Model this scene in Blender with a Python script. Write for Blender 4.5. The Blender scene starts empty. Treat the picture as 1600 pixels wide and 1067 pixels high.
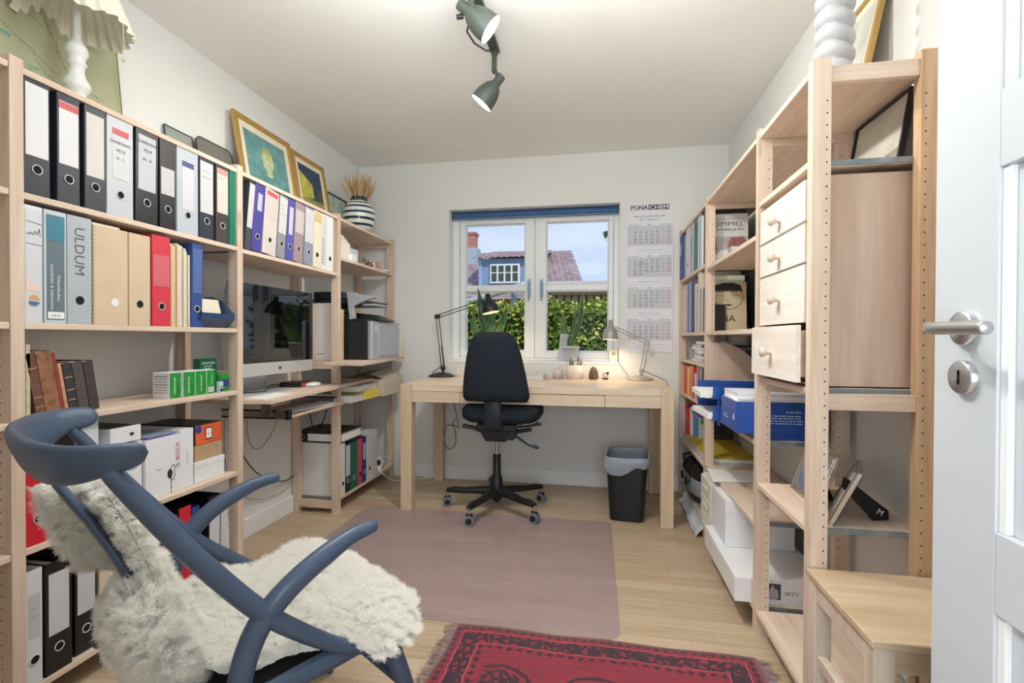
import bpy, math, random
from mathutils import Matrix, Vector, noise
R_ = random.Random(7)
PI = math.pi
sc = bpy.context.scene
C = sc.collection

# ------------------------------------------------------------------ camera
YAW, PITCH, ROLL, CAMH = 0.1848, 0.0097, 0.0033, 1.0529
r0 = Vector((math.cos(YAW), math.sin(YAW), 0))
fw = Vector((-math.sin(YAW)*math.cos(PITCH), math.cos(YAW)*math.cos(PITCH), -math.sin(PITCH)))
u0 = r0.cross(fw)
rr = r0*math.cos(ROLL) + u0*math.sin(ROLL)
uu = -r0*math.sin(ROLL) + u0*math.cos(ROLL)
cd = bpy.data.cameras.new('camera'); cam = bpy.data.objects.new('camera', cd); C.objects.link(cam)
cam.matrix_world = Matrix(((rr.x, uu.x, -fw.x, 0), (rr.y, uu.y, -fw.y, 0), (rr.z, uu.z, -fw.z, CAMH), (0, 0, 0, 1)))
cd.sensor_width = 36; cd.lens = 785.69/1600*36; cd.shift_x = 14.6/1600; cd.shift_y = 2.59/1600
cd.clip_start = 0.02; cd.clip_end = 200
sc.camera = cam

# ------------------------------------------------------------------ sky, sun, exposure
sc.view_settings.view_transform = 'Standard'; sc.view_settings.look = 'None'
sc.view_settings.gamma = 1; sc.view_settings.use_curve_mapping = False
sc.view_settings.exposure = 0.18
w = bpy.data.worlds.new('sky'); sc.world = w; w.use_nodes = True
nt = w.node_tree; nt.nodes.clear()
wo = nt.nodes.new('ShaderNodeOutputWorld'); bg = nt.nodes.new('ShaderNodeBackground')
tc = nt.nodes.new('ShaderNodeTexCoord'); sx = nt.nodes.new('ShaderNodeSeparateXYZ')
rp = nt.nodes.new('ShaderNodeValToRGB')
rp.color_ramp.elements[0].position = 0.0; rp.color_ramp.elements[0].color = (0.62, 0.74, 0.92, 1)
rp.color_ramp.elements[1].position = 0.42; rp.color_ramp.elements[1].color = (0.33, 0.50, 0.84, 1)
nt.links.new(tc.outputs['Generated'], sx.inputs[0]); nt.links.new(sx.outputs['Z'], rp.inputs[0])
nz = nt.nodes.new('ShaderNodeTexNoise'); nz.inputs['Scale'].default_value = 2.2; nz.inputs['Detail'].default_value = 5
mpw = nt.nodes.new('ShaderNodeMapping'); mpw.inputs['Scale'].default_value = (1, 1, 3.5)
nt.links.new(tc.outputs['Generated'], mpw.inputs[0]); nt.links.new(mpw.outputs[0], nz.inputs['Vector'])
cr = nt.nodes.new('ShaderNodeValToRGB'); cr.color_ramp.elements[0].position = 0.48; cr.color_ramp.elements[1].position = 0.72
cr.color_ramp.elements[0].color = (0, 0, 0, 1); cr.color_ramp.elements[1].color = (0.55, 0.55, 0.55, 1)
nt.links.new(nz.outputs['Fac'], cr.inputs[0])
mxw = nt.nodes.new('ShaderNodeMixRGB'); mxw.inputs['Color2'].default_value = (0.85, 0.88, 0.95, 1)
nt.links.new(cr.outputs[0], mxw.inputs['Fac']); nt.links.new(rp.outputs[0], mxw.inputs['Color1'])
nt.links.new(mxw.outputs[0], bg.inputs['Color']); nt.links.new(bg.outputs[0], wo.inputs[0])
bg.inputs['Strength'].default_value = 1.0

def lamp(name, kind, loc, energy, color=(1, 1, 1), rot=None, target=None, **kw):
    l = bpy.data.lights.new(name, kind); l.energy = energy; l.color = color
    for k, v in kw.items(): setattr(l, k, v)
    o = bpy.data.objects.new(name, l); C.objects.link(o); o.location = loc
    if target is not None:
        o.rotation_euler = (Vector(target)-Vector(loc)).to_track_quat('-Z', 'Y').to_euler()
    elif rot: o.rotation_euler = rot
    return o
lamp('sun', 'SUN', (6, -4, 12), 2.1, (1.0, 0.95, 0.86), target=(-2.0, 6.0, 0), angle=0.01)
# unseen area fills added to brighten the room; none belongs to a fixture
lamp('entrance_fill_down', 'AREA', (-0.45, 0.95, 2.34), 10, (0.97, 0.985, 1.0), target=(-0.45, 0.96, 0), shape='RECTANGLE', size=1.5, size_y=0.9)  # added soft fill from above, no ceiling fixture
lamp('entrance_fill_up', 'AREA', (-0.35, 1.15, 1.93), 16, (0.98, 1.0, 0.97), target=(-0.40, 1.75, 3.0), shape='RECTANGLE', size=0.8, size_y=0.4)  # added fill aimed upwards to bounce off the ceiling
lamp('doorway_fill', 'AREA', (0.12, -0.75, 1.05), 22, (0.86, 0.93, 1.0), target=(-0.40, 3.4, 0.75), shape='RECTANGLE', size=0.9, size_y=1.0)  # added fill from behind the camera, through the doorway

# ------------------------------------------------------------------ materials
def lin(c):
    f = lambda v: v/12.92 if v <= 0.04045 else ((v+0.055)/1.055)**2.4
    return tuple(f(x/255.0) for x in c) + (1.0,)
MATS = {}
def bsdf(name):
    m = bpy.data.materials.new(name); m.use_nodes = True
    return m, m.node_tree, m.node_tree.nodes['Principled BSDF']
def mat(key, col, rough=0.5, metal=0.0, var=0.0, scale=30, bump=0.0, trans=0.0, emit=None, estr=0, alpha=1.0, coat=0, sheen=0, stretch=(1, 1, 1), detail=3):
    """plain material with a little procedural variation; col is sRGB 0-255"""
    if key in MATS: return key
    m, nt, b = bsdf(key)
    c = lin(col)
    b.inputs['Base Color'].default_value = c
    b.inputs['Roughness'].default_value = rough; b.inputs['Metallic'].default_value = metal
    if trans: b.inputs['Transmission Weight'].default_value = trans
    if coat: b.inputs['Coat Weight'].default_value = coat
    if sheen: b.inputs['Sheen Weight'].default_value = sheen
    if alpha < 1: b.inputs['Alpha'].default_value = alpha
    if emit:
        b.inputs['Emission Color'].default_value = lin(emit); b.inputs['Emission Strength'].default_value = estr
    if var or bump:
        tc = nt.nodes.new('ShaderNodeTexCoord'); mp = nt.nodes.new('ShaderNodeMapping'); mp.inputs['Scale'].default_value = stretch
        n = nt.nodes.new('ShaderNodeTexNoise'); n.inputs['Scale'].default_value = scale; n.inputs['Detail'].default_value = detail
        nt.links.new(tc.outputs['Object'], mp.inputs[0]); nt.links.new(mp.outputs[0], n.inputs['Vector'])
        if var:
            rp = nt.nodes.new('ShaderNodeValToRGB')
            rp.color_ramp.elements[0].position = 0.3; rp.color_ramp.elements[1].position = 0.7
            rp.color_ramp.elements[0].color = tuple(max(0, x*(1-var)) for x in c[:3])+(1,)
            rp.color_ramp.elements[1].color = tuple(min(1, x*(1+var*0.6)) for x in c[:3])+(1,)
            nt.links.new(n.outputs['Fac'], rp.inputs[0]); nt.links.new(rp.outputs[0], b.inputs['Base Color'])
        if bump:
            bp = nt.nodes.new('ShaderNodeBump'); bp.inputs['Strength'].default_value = bump; bp.inputs['Distance'].default_value = 0.01
            nt.links.new(n.outputs['Fac'], bp.inputs['Height']); nt.links.new(bp.outputs[0], b.inputs['Normal'])
    MATS[key] = m
    return key
def wood(key, light, dark, axis='z', grain=1.0, rough=0.5, knots=0.5):
    if key in MATS: return key
    m, nt, b = bsdf(key); N = nt.nodes; L = nt.links
    tc = N.new('ShaderNodeTexCoord'); oi = N.new('ShaderNodeObjectInfo')
    ad = N.new('ShaderNodeVectorMath'); ad.operation = 'ADD'
    ml = N.new('ShaderNodeVectorMath'); ml.operation = 'SCALE'; ml.inputs['Scale'].default_value = 9
    cb = N.new('ShaderNodeCombineXYZ')
    for i in range(3): L.new(oi.outputs['Random'], cb.inputs[i])
    L.new(cb.outputs[0], ml.inputs[0]); L.new(tc.outputs['Object'], ad.inputs[0]); L.new(ml.outputs[0], ad.inputs[1])
    s = {'x': (0.9, 14, 14), 'y': (14, 0.9, 14), 'z': (14, 14, 0.9)}[axis]
    mp = N.new('ShaderNodeMapping'); mp.inputs['Scale'].default_value = tuple(v*grain for v in s)
    L.new(ad.outputs[0], mp.inputs[0])
    n1 = N.new('ShaderNodeTexNoise'); n1.inputs['Scale'].default_value = 2.2; n1.inputs['Detail'].default_value = 6; n1.inputs['Distortion'].default_value = 0.6
    L.new(mp.outputs[0], n1.inputs['Vector'])
    n2 = N.new('ShaderNodeTexNoise'); n2.inputs['Scale'].default_value = 11; n2.inputs['Detail'].default_value = 2
    L.new(mp.outputs[0], n2.inputs['Vector'])
    mx = N.new('ShaderNodeMath'); mx.operation = 'MULTIPLY_ADD'; mx.inputs[1].default_value = 0.3
    L.new(n2.outputs['Fac'], mx.inputs[0]); L.new(n1.outputs['Fac'], mx.inputs[2])
    rp = N.new('ShaderNodeValToRGB'); rp.color_ramp.elements[0].position = 0.42; rp.color_ramp.elements[1].position = 0.85
    rp.color_ramp.elements[0].color = lin(light); rp.color_ramp.elements[1].color = lin(dark)
    L.new(mx.outputs[0], rp.inputs[0])
    # knots
    mp2 = N.new('ShaderNodeMapping'); s2 = {'x': (2.0, 6, 6), 'y': (6, 2.0, 6), 'z': (6, 6, 2.0)}[axis]
    mp2.inputs['Scale'].default_value = s2; L.new(ad.outputs[0], mp2.inputs[0])
    vo = N.new('ShaderNodeTexVoronoi'); vo.inputs['Scale'].default_value = 1.0; L.new(mp2.outputs[0], vo.inputs['Vector'])
    kr = N.new('ShaderNodeValToRGB'); kr.color_ramp.elements[0].position = 0.05; kr.color_ramp.elements[1].position = 0.11
    kr.color_ramp.elements[0].color = (knots,)*3+(1,); kr.color_ramp.elements[1].color = (0, 0, 0, 1)
    L.new(vo.outputs['Distance'], kr.inputs[0])
    mk = N.new('ShaderNodeMixRGB'); mk.inputs['Color2'].default_value = lin(tuple(int(x*0.62) for x in dark))
    L.new(kr.outputs[0], mk.inputs['Fac']); L.new(rp.outputs[0], mk.inputs['Color1']); L.new(mk.outputs[0], b.inputs['Base Color'])
    b.inputs['Roughness'].default_value = rough
    MATS[key] = m; return key

PINE_L, PINE_D = (226, 207, 188), (204, 178, 155)
wood('pine_upright', PINE_L, PINE_D, 'z'); wood('pine_board', (232, 215, 197), (210, 186, 163), 'y'); wood('pine_rail', PINE_L, PINE_D, 'x')
wood('pine_chest', (214, 192, 174), (192, 164, 142), 'z', grain=0.7, knots=0.6)
wood('pine_orange', (208, 176, 142), (184, 148, 114), 'z')
wood('drawer_front', (238, 231, 224), (224, 212, 200), 'y', knots=0.25)
wood('oak_desk', (226, 209, 186), (208, 186, 158), 'x', grain=0.8, knots=0.0, rough=0.4); wood('oak_leg', (220, 201, 172), (202, 178, 146), 'z', grain=0.8, knots=0.0, rough=0.4)
wood('stool_wood', (200, 180, 152), (178, 154, 124), 'x', grain=0.8, knots=0.2, rough=0.35)
wood('stool_leg_wood', (216, 204, 190), (196, 178, 158), 'z', grain=0.8, knots=0.2, rough=0.35)
mat('white', (236, 238, 240), 0.55); mat('paper', (240, 240, 238), 0.8); mat('paper_cream', (232, 222, 200), 0.8)
mat('black', (22, 23, 26), 0.45); mat('black_matte', (16, 17, 19), 0.8); mat('hole', (6, 6, 7), 0.9)
mat('ink', (42, 42, 48), 0.8); mat('ink_grey', (150, 152, 158), 0.8); mat('ink_red', (196, 60, 66), 0.8)
mat('steel', (190, 192, 194), 0.3, 1.0); mat('zinc', (140, 150, 156), 0.5, 0.6, var=0.25, scale=25)
mat('brushed', (205, 205, 206), 0.32, 0.95)

# ------------------------------------------------------------------ mesh helpers
TXT = {}
def text_geo(s):
    if s not in TXT:
        c = bpy.data.curves.new('t', 'FONT'); c.body = s; c.size = 1; c.resolution_u = 2
        o = bpy.data.objects.new('t', c); m = o.to_mesh()
        V = [v.co.copy() for v in m.vertices]; F = [tuple(p.vertices) for p in m.polygons]
        o.to_mesh_clear(); bpy.data.objects.remove(o); bpy.data.curves.remove(c)
        if V:
            x0 = min(v.x for v in V); x1 = max(v.x for v in V)
        else: x0 = x1 = 0
        TXT[s] = (V, F, x0, x1)
    return TXT[s]
def T(x=0, y=0, z=0): return Matrix.Translation((x, y, z))
def RX(a): return Matrix.Rotation(a, 4, 'X')
def RY(a): return Matrix.Rotation(a, 4, 'Y')
def RZ(a): return Matrix.Rotation(a, 4, 'Z')
def frame(o, X, Y):
    X = Vector(X); Y = Vector(Y); Z = X.cross(Y)
    return Matrix(((X.x, Y.x, Z.x, o[0]), (X.y, Y.y, Z.y, o[1]), (X.z, Y.z, Z.z, o[2]), (0, 0, 0, 1)))
def face_px(o): return frame(o, (0, 1, 0), (0, 0, 1))    # drawing plane facing +x
def face_nx(o): return frame(o, (0, -1, 0), (0, 0, 1))   # facing -x
def face_ny(o): return frame(o, (1, 0, 0), (0, 0, 1))    # facing -y
def face_pz(o): return frame(o, (1, 0, 0), (0, 1, 0))    # facing up

class MB:
    def __init__(s, T=None): s.V = []; s.F = []; s.M = []; s.S = []; s.keys = []; s.T = T or Matrix.Identity(4)
    def add(s, V, F, m, smooth=False):
        if m not in s.keys: s.keys.append(m)
        k = s.keys.index(m); b = len(s.V); s.V += [s.T @ Vector(v) for v in V]
        flip = s.T.determinant() < 0
        for f in F:
            f = tuple(b+i for i in f); s.F.append(f[::-1] if flip else f); s.M.append(k); s.S.append(smooth)
        return s
    def box(s, x0, y0, z0, x1, y1, z1, m, M=None):
        if x0 > x1: x0, x1 = x1, x0
        if y0 > y1: y0, y1 = y1, y0
        if z0 > z1: z0, z1 = z1, z0
        V = [Vector(v) for v in ((x0, y0, z0), (x1, y0, z0), (x1, y1, z0), (x0, y1, z0), (x0, y0, z1), (x1, y0, z1), (x1, y1, z1), (x0, y1, z1))]
        if M: V = [M @ v for v in V]
        return s.add(V, [(3, 2, 1, 0), (4, 5, 6, 7), (0, 1, 5, 4), (1, 2, 6, 5), (2, 3, 7, 6), (3, 0, 4, 7)], m)
    def tbox(s, x0, y0, z0, x1, y1, z1, tx, ty, m):   # box tapering towards the top (or base when negative)
        V = [(x0, y0, z0), (x1, y0, z0), (x1, y1, z0), (x0, y1, z0), (x0-tx, y0-ty, z1), (x1+tx, y0-ty, z1), (x1+tx, y1+ty, z1), (x0-tx, y1+ty, z1)]
        return s.add(V, [(3, 2, 1, 0), (4, 5, 6, 7), (0, 1, 5, 4), (1, 2, 6, 5), (2, 3, 7, 6), (3, 0, 4, 7)], m)
    def quad(s, a, b, c, d, m): return s.add([a, b, c, d], [(0, 1, 2, 3)], m)
    def rect(s, M, x0, y0, x1, y1, m, z=0.0):           # flat mark on a drawing plane
        return s.add([M @ Vector(v) for v in ((x0, y0, z), (x1, y0, z), (x1, y1, z), (x0, y1, z))], [(0, 1, 2, 3)], m)
    def poly(s, M, pts, m, z=0.0):
        return s.add([M @ Vector((p[0], p[1], z)) for p in pts], [tuple(range(len(pts)))], m)
    def disc(s, M, x, y, r, m, z=0.0, n=20, ry=None, a0=0, a1=2*PI):
        ry = ry or r
        return s.add([M @ Vector((x+r*math.cos(a0+(a1-a0)*i/n), y+ry*math.sin(a0+(a1-a0)*i/n), z)) for i in range(n)], [tuple(range(n))], m)
    def line(s, M, pts, wd, m, z=0.0):                  # stroke of given width on a drawing plane
        for (ax, ay), (bx, by) in zip(pts, pts[1:]):
            dx, dy = bx-ax, by-ay; l = math.hypot(dx, dy) or 1; nx, ny = -dy/l*wd/2, dx/l*wd/2
            ex, ey = dx/l*wd*0.3, dy/l*wd*0.3
            s.add([M @ Vector(v) for v in ((ax+nx-ex, ay+ny-ey, z), (ax-nx-ex, ay-ny-ey, z), (bx-nx+ex, by-ny+ey, z), (bx+nx+ex, by+ny+ey, z))], [(0, 1, 2, 3)], m)
        return s
    def text(s, M, txt, x, y, size, m, z=0.0, align='c', width=None, rot=0, sx=1.0):
        V, F, a, b = text_geo(txt)
        if not V: return s
        k = size
        kx = k*sx
        if width: kx = width/(b-a)
        off = {'c': -(a+b)/2, 'l': -a, 'r': -b}[align]
        Mt = M @ T(x, y, z) @ RZ(rot)
        return s.add([Mt @ Vector(((v.x+off)*kx, (v.y-0.35)*k, 0)) for v in V], F, m)
    def dashes(s, M, x0, x1, y, h, m, seed=0, z=0.0):     # illegible small print
        rg = random.Random(seed+int(y*1000)); x = x0
        while x < x1-h:
            w_ = min(rg.uniform(1.2, 5)*h, x1-x); s.rect(M, x, y-h*.35, x+w_, y+h*.35, m, z); x += w_+h*.8
        return s
    def tube(s, pts, r, m, n=10, cap=True, flat=None, up=None):
        """tube through points; r number or list; flat=(a,b) scales of the two cross axes"""
        P = [Vector(p) for p in pts]; rs = r if isinstance(r, (list, tuple)) else [r]*len(P)
        V = []; F = []; prev = Vector(up) if up else None
        for i, p in enumerate(P):
            t = (P[min(i+1, len(P)-1)]-P[max(i-1, 0)]).normalized()
            if prev is None:
                a = Vector((0, 0, 1)) if abs(t.z) < 0.9 else Vector((1, 0, 0))
            else: a = prev
            a = (a - t*a.dot(t)).normalized(); b = t.cross(a); prev = a
            fa, fb = flat if flat else (1, 1)
            for k in range(n):
                q = 2*PI*k/n; V.append(p + a*math.cos(q)*rs[i]*fa + b*math.sin(q)*rs[i]*fb)
        for i in range(len(P)-1):
            for k in range(n):
                F.append((i*n+k, i*n+(k+1) % n, (i+1)*n+(k+1) % n, (i+1)*n+k))
        s.add(V, F, m, True)
        if cap:
            s.add(V[:n], [tuple(range(n))[::-1]], m); s.add(V[-n:], [tuple(range(n))], m)
        return s
    def lathe(s, prof, m, n=32, M=None, smooth=True, cap0=False, cap1=False):
        M = M or Matrix.Identity(4); V = []; F = []
        for (r, z) in prof:
            for k in range(n): V.append(M @ Vector((r*math.cos(2*PI*k/n), r*math.sin(2*PI*k/n), z)))
        for i in range(len(prof)-1):
            for k in range(n): F.append((i*n+k, i*n+(k+1) % n, (i+1)*n+(k+1) % n, (i+1)*n+k))
        s.add(V, F, m, smooth)
        if cap0: s.add(V[:n], [tuple(range(n))[::-1]], m)
        if cap1: s.add(V[-n:], [tuple(range(n))], m)
        return s
    def cyl(s, p0, p1, r, m, n=16, r1=None):
        return s.tube([p0, p1], [r, r1 if r1 is not None else r], m, n)
    def torus(s, M, R, r, m, n=24, k=8):
        pts = []; V = []; F = []
        for i in range(n):
            a = 2*PI*i/n
            for j in range(k):
                q = 2*PI*j/k; V.append(M @ Vector(((R+r*math.cos(q))*math.cos(a), (R+r*math.cos(q))*math.sin(a), r*math.sin(q))))
        for i in range(n):
            for j in range(k): F.append((i*k+j, ((i+1) % n)*k+j, ((i+1) % n)*k+(j+1) % k, i*k+(j+1) % k))
        return s.add(V, F, m, True)
    def prism(s, M, pts, depth, m, smooth=False):       # polygon in plane, extruded by depth along plane normal
        n = len(pts)
        V = [M @ Vector((p[0], p[1], 0)) for p in pts] + [M @ Vector((p[0], p[1], depth)) for p in pts]
        F = [tuple(range(n))[::-1], tuple(range(n, 2*n))] + [(i, (i+1) % n, n+(i+1) % n, n+i) for i in range(n)]
        return s.add(V, F, m, smooth)
    def grid(s, fn, nu, nv, m, smooth=True):
        V = [fn(i/(nu-1), j/(nv-1)) for j in range(nv) for i in range(nu)]
        F = [(j*nu+i, j*nu+i+1, (j+1)*nu+i+1, (j+1)*nu+i) for j in range(nv-1) for i in range(nu-1)]
        return s.add(V, F, m, smooth)
    def build(s, name, parent=None, bevel=0, seg=2, sub=0, loc=None, rot=None, solid=0, autosmooth=False):
        me = bpy.data.meshes.new(name); me.from_pydata([tuple(v) for v in s.V], [], s.F)
        for k in s.keys: me.materials.append(MATS[k])
        me.polygons.foreach_set('material_index', s.M); me.polygons.foreach_set('use_smooth', s.S); me.update()
        o = bpy.data.objects.new(name, me); C.objects.link(o)
        if parent: o.parent = parent
        if loc: o.location = loc
        if rot: o.rotation_euler = rot
        if solid:
            q = o.modifiers.new('solid', 'SOLIDIFY'); q.thickness = solid; q.offset = 0
        if bevel:
            q = o.modifiers.new('bevel', 'BEVEL'); q.width = bevel; q.segments = seg; q.limit_method = 'ANGLE'; q.harden_normals = False
        if sub:
            q = o.modifiers.new('sub', 'SUBSURF'); q.levels = sub; q.render_levels = sub
        return o
def thing(name, label, cat, loc=(0, 0, 0), rot=(0, 0, 0), group=None):
    o = bpy.data.objects.new(name, None); C.objects.link(o); o.location = loc; o.rotation_euler = rot
    o.empty_display_size = 0.05; o['label'] = label; o['category'] = cat
    if group: o['group'] = group
    return o
def tag(o, label, cat, group=None):
    o['label'] = label; o['category'] = cat
    if group: o['group'] = group
    return o
def struct(o): o['kind'] = 'structure'; return o
def col(c, rough=0.5, **k):
    return mat('c_%d_%d_%d_%d' % (c[0], c[1], c[2], int(rough*100)), c, rough, **k)

# ------------------------------------------------------------------ the room
XL, WLX, WRX, YB, HC, YN = -1.5064, -1.8148, 0.8725, 3.634, 2.3702, 0.12
mat('wall', (230, 231, 229), 0.85, bump=0.04, scale=180); mat('ceiling', (240, 241, 238), 0.9, bump=0.03, scale=120)
mat('trim', (240, 242, 244), 0.4); mat('door_paint', (200, 207, 213), 0.35); mat('sash', (238, 241, 243), 0.4)
def floor_mat():
    m, nt, b = bsdf('floor'); N = nt.nodes; L = nt.links
    tc = N.new('ShaderNodeTexCoord')
    br = N.new('ShaderNodeTexBrick'); br.inputs['Scale'].default_value = 1; br.inputs['Brick Width'].default_value = 0.52
    br.inputs['Row Height'].default_value = 0.068; br.inputs['Mortar Size'].default_value = 0.0008; br.inputs['Bias'].default_value = 0.1
    br.inputs['Mortar Smooth'].default_value = 0.3; br.offset = 0.37; br.squash_frequency = 3; br.squash = 0.8
    br.inputs['Color1'].default_value = lin((208, 190, 164)); br.inputs['Color2'].default_value = lin((190, 168, 140)); br.inputs['Mortar'].default_value = lin((160, 138, 112))
    L.new(tc.outputs['Object'], br.inputs['Vector'])
    mp = N.new('ShaderNodeMapping'); mp.inputs['Scale'].default_value = (1.6, 26, 1); L.new(tc.outputs['Object'], mp.inputs[0])
    n = N.new('ShaderNodeTexNoise'); n.inputs['Scale'].default_value = 2; n.inputs['Detail'].default_value = 6; n.inputs['Distortion'].default_value = 0.5
    L.new(mp.outputs[0], n.inputs['Vector'])
    rp = N.new('ShaderNodeValToRGB'); rp.color_ramp.elements[0].position = 0.3; rp.color_ramp.elements[1].position = 0.75
    rp.color_ramp.elements[0].color = (1, 1, 1, 1); rp.color_ramp.elements[1].color = (0.83, 0.79, 0.74, 1)
    L.new(n.outputs['Fac'], rp.inputs[0])
    mx = N.new('ShaderNodeMixRGB'); mx.blend_type = 'MULTIPLY'; mx.inputs['Fac'].default_value = 1
    L.new(br.outputs['Color'], mx.inputs['Color1']); L.new(rp.outputs[0], mx.inputs['Color2']); L.new(mx.outputs[0], b.inputs['Base Color'])
    b.inputs['Roughness'].default_value = 0.42; b.inputs['Specular IOR Level'].default_value = 0.4
    MATS['floor'] = m
floor_mat()
def glass_mat(key, refl=1.0, tint=(1, 1, 1, 1), rough=0.0):
    m = bpy.data.materials.new(key); m.use_nodes = True; nt = m.node_tree; N = nt.nodes; L = nt.links
    N.remove(N['Principled BSDF']); out = N['Material Output']
    tr = N.new('ShaderNodeBsdfTransparent'); tr.inputs[0].default_value = tint
    gl = N.new('ShaderNodeBsdfGlossy'); gl.inputs['Roughness'].default_value = rough
    fr = N.new('ShaderNodeFresnel'); fr.inputs[0].default_value = 1.45
    ml = N.new('ShaderNodeMath'); ml.operation = 'MULTIPLY'; ml.inputs[1].default_value = refl
    mx = N.new('ShaderNodeMixShader'); L.new(fr.outputs[0], ml.inputs[0]); L.new(ml.outputs[0], mx.inputs[0])
    L.new(tr.outputs[0], mx.inputs[1]); L.new(gl.outputs[0], mx.inputs[2]); L.new(mx.outputs[0], out.inputs[0]); MATS[key] = m
glass_mat('glass', 0.6); glass_mat('pane_glass', 0.06)

WX0, WX1, WZ0, WZ1 = -1.0925, 0.1584, 0.8858, 2.0143
struct(MB().box(-2.0, -2.2, -0.12, 1.1, YB+0.3, 0.0, 'floor').build('floor'))
struct(MB().box(-2.0, -2.2, HC, 1.1, YB+0.3, HC+0.2, 'ceiling').build('ceiling'))
struct(MB().box(WLX-0.2, -0.0, 0, WLX, YB+0.3, HC, 'wall').build('wall_left'))
struct(MB().box(WRX, -0.0, 0, WRX+0.2, YB+0.3, HC, 'wall').build('wall_right'))
b = MB()
WT = 0.3
b.box(WLX, YB, 0, WX0, YB+WT, HC, 'wall').box(WX1, YB, 0, WRX, YB+WT, HC, 'wall')
b.box(WX0, YB, WZ1, WX1, YB+WT, HC, 'wall').box(WX0, YB, 0, WX1, YB+WT, WZ0-0.012, 'wall')
struct(b.build('wall_back'))
b = MB(); b.box(WLX, 0.0, 0, -0.30, YN, HC, 'wall').box(0.62, 0.0, 0, WRX, YN, HC, 'wall').box(-0.30, 0.0, 2.08, 0.62, YN, HC, 'wall')
struct(b.build('wall_near'))
b = MB(); b.box(-1.3, -2.2, 0, -1.2, 0, HC, 'wall').box(1.0, -2.2, 0, 1.1, 0, HC, 'wall').box(-1.2, -2.2, 0, 1.0, -2.1, HC, 'wall')
struct(b.build('wall_hall'))
b = MB(); b.box(WLX, YB-0.014, 0, WRX, YB, 0.10, 'trim'); struct(b.build('baseboard_back', bevel=0.003))
b = MB(); b.box(WLX, YN, 0, WLX+0.014, YB, 0.10, 'trim'); struct(b.build('baseboard_left', bevel=0.003))
b = MB(); b.box(WRX-0.014, YN, 0, WRX, YB, 0.10, 'trim'); struct(b.build('baseboard_right', bevel=0.003))
b = MB()
b.box(-0.33, YN, 0, -0.26, YN+0.015, 2.12, 'trim').box(0.61, YN, 0, 0.68, YN+0.015, 2.12, 'trim').box(-0.26, YN, 2.05, 0.61, YN+0.015, 2.12, 'trim')
b.box(-0.30, 0, 0, -0.27, YN, 2.08, 'trim').box(0.62-0.001, 0, 0, 0.65, YN, 2.08, 'trim')
struct(b.build('trim_1', bevel=0.002))

# window
WY = 3.76
win = bpy.data.objects.new('window_1', None); C.objects.link(win); win.location = (-0.467, WY, WZ0); win['kind'] = 'structure'
def wpart(name, fn, bev=0.003):
    b = MB(T(0.467, -WY, -WZ0)); fn(b); return b.build(name, win, bevel=bev)
def f(b):
    b.box(WX0, WY-0.01, WZ0, -1.040, WY+0.08, WZ1, 'sash').box(0.118, WY-0.01, WZ0, WX1, WY+0.08, WZ1, 'sash')
    b.box(-1.040, WY-0.01, 1.985, 0.118, WY+0.08, WZ1, 'sash').box(-1.040, WY-0.01, WZ0, 0.118, WY+0.08, 0.905, 'sash')
    b.box(-0.490, WY+0.01, 0.905, -0.425, WY+0.08, 1.985, 'sash')
wpart('window_frame', f)
def sash(gx0, gx1, ox0, ox1):
    def f(b):
        z0, z1, g0, g1 = 0.906, 1.982, 0.955, 1.922
        b.box(ox0, WY-0.004, z0, gx0, WY+0.045, z1, 'sash').box(gx1, WY-0.004, z0, ox1, WY+0.045, z1, 'sash')
        b.box(gx0, WY-0.004, z0, gx1, WY+0.045, g0, 'sash').box(gx0, WY-0.004, g1, gx1, WY+0.045, z1, 'sash')
        b.box(gx0, WY+0.004, 1.410, gx1, WY+0.045, 1.452, 'sash')
        s = 0.008
        for a0, a1 in ((g0, 1.410), (1.452, g1)):
            b.box(gx0, WY+0.02, a0, gx0+s, WY+0.04, a1, 'white').box(gx1-s, WY+0.02, a0, gx1, WY+0.04, a1, 'white')
            b.box(gx0+s, WY+0.02, a0, gx1-s, WY+0.04, a0+s, 'white').box(gx0+s, WY+0.02, a1-s, gx1-s, WY+0.04, a1, 'white')
    o = wpart('sash', f)
    b = MB(T(0.467, -WY, -WZ0)); b.box(gx0-0.005, WY+0.028, 0.95, gx1+0.005, WY+0.032, 1.93, 'pane_glass'); b.build('pane', o)
    return o
s1 = sash(-0.995, -0.533, -1.037, -0.460); s2 = sash(-0.374, 0.084, -0.456, 0.115)
mat('handle_blue', (150, 172, 188), 0.35, 0.3)
for cx, so in ((-0.500, s1), (-0.405, s2)):
    b = MB(T(0.467, -WY, -WZ0))
    b.box(cx-0.013, WY-0.014, 1.36, cx+0.013, WY-0.004, 1.50, 'handle_blue')
    b.cyl((cx, WY-0.012, 1.47), (cx, WY-0.045, 1.47), 0.008, 'handle_blue')
    b.tube([(cx, WY-0.045, 1.48), (cx, WY-0.047, 1.42), (cx, WY-0.045, 1.33)], [0.009, 0.010, 0.008], 'handle_blue', flat=(0.7, 1.2))
    b.build('handle', so)
b = MB(); b.box(WX0, YB-0.004, WZ0-0.014, WX1, WY-0.01, WZ0, 'trim'); struct(b.build('trim_2', bevel=0.003))
b = MB()
e = 0.0025
b.box(WX0, YB+0.0, WZ0, WX0+e, WY, WZ1, 'white').box(WX1-e, YB+0.0, WZ0, WX1, WY, WZ1, 'white').box(WX0+e, YB+0.0, WZ1-e, WX1-e, WY, WZ1, 'white')
struct(b.build('trim_3'))

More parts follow.
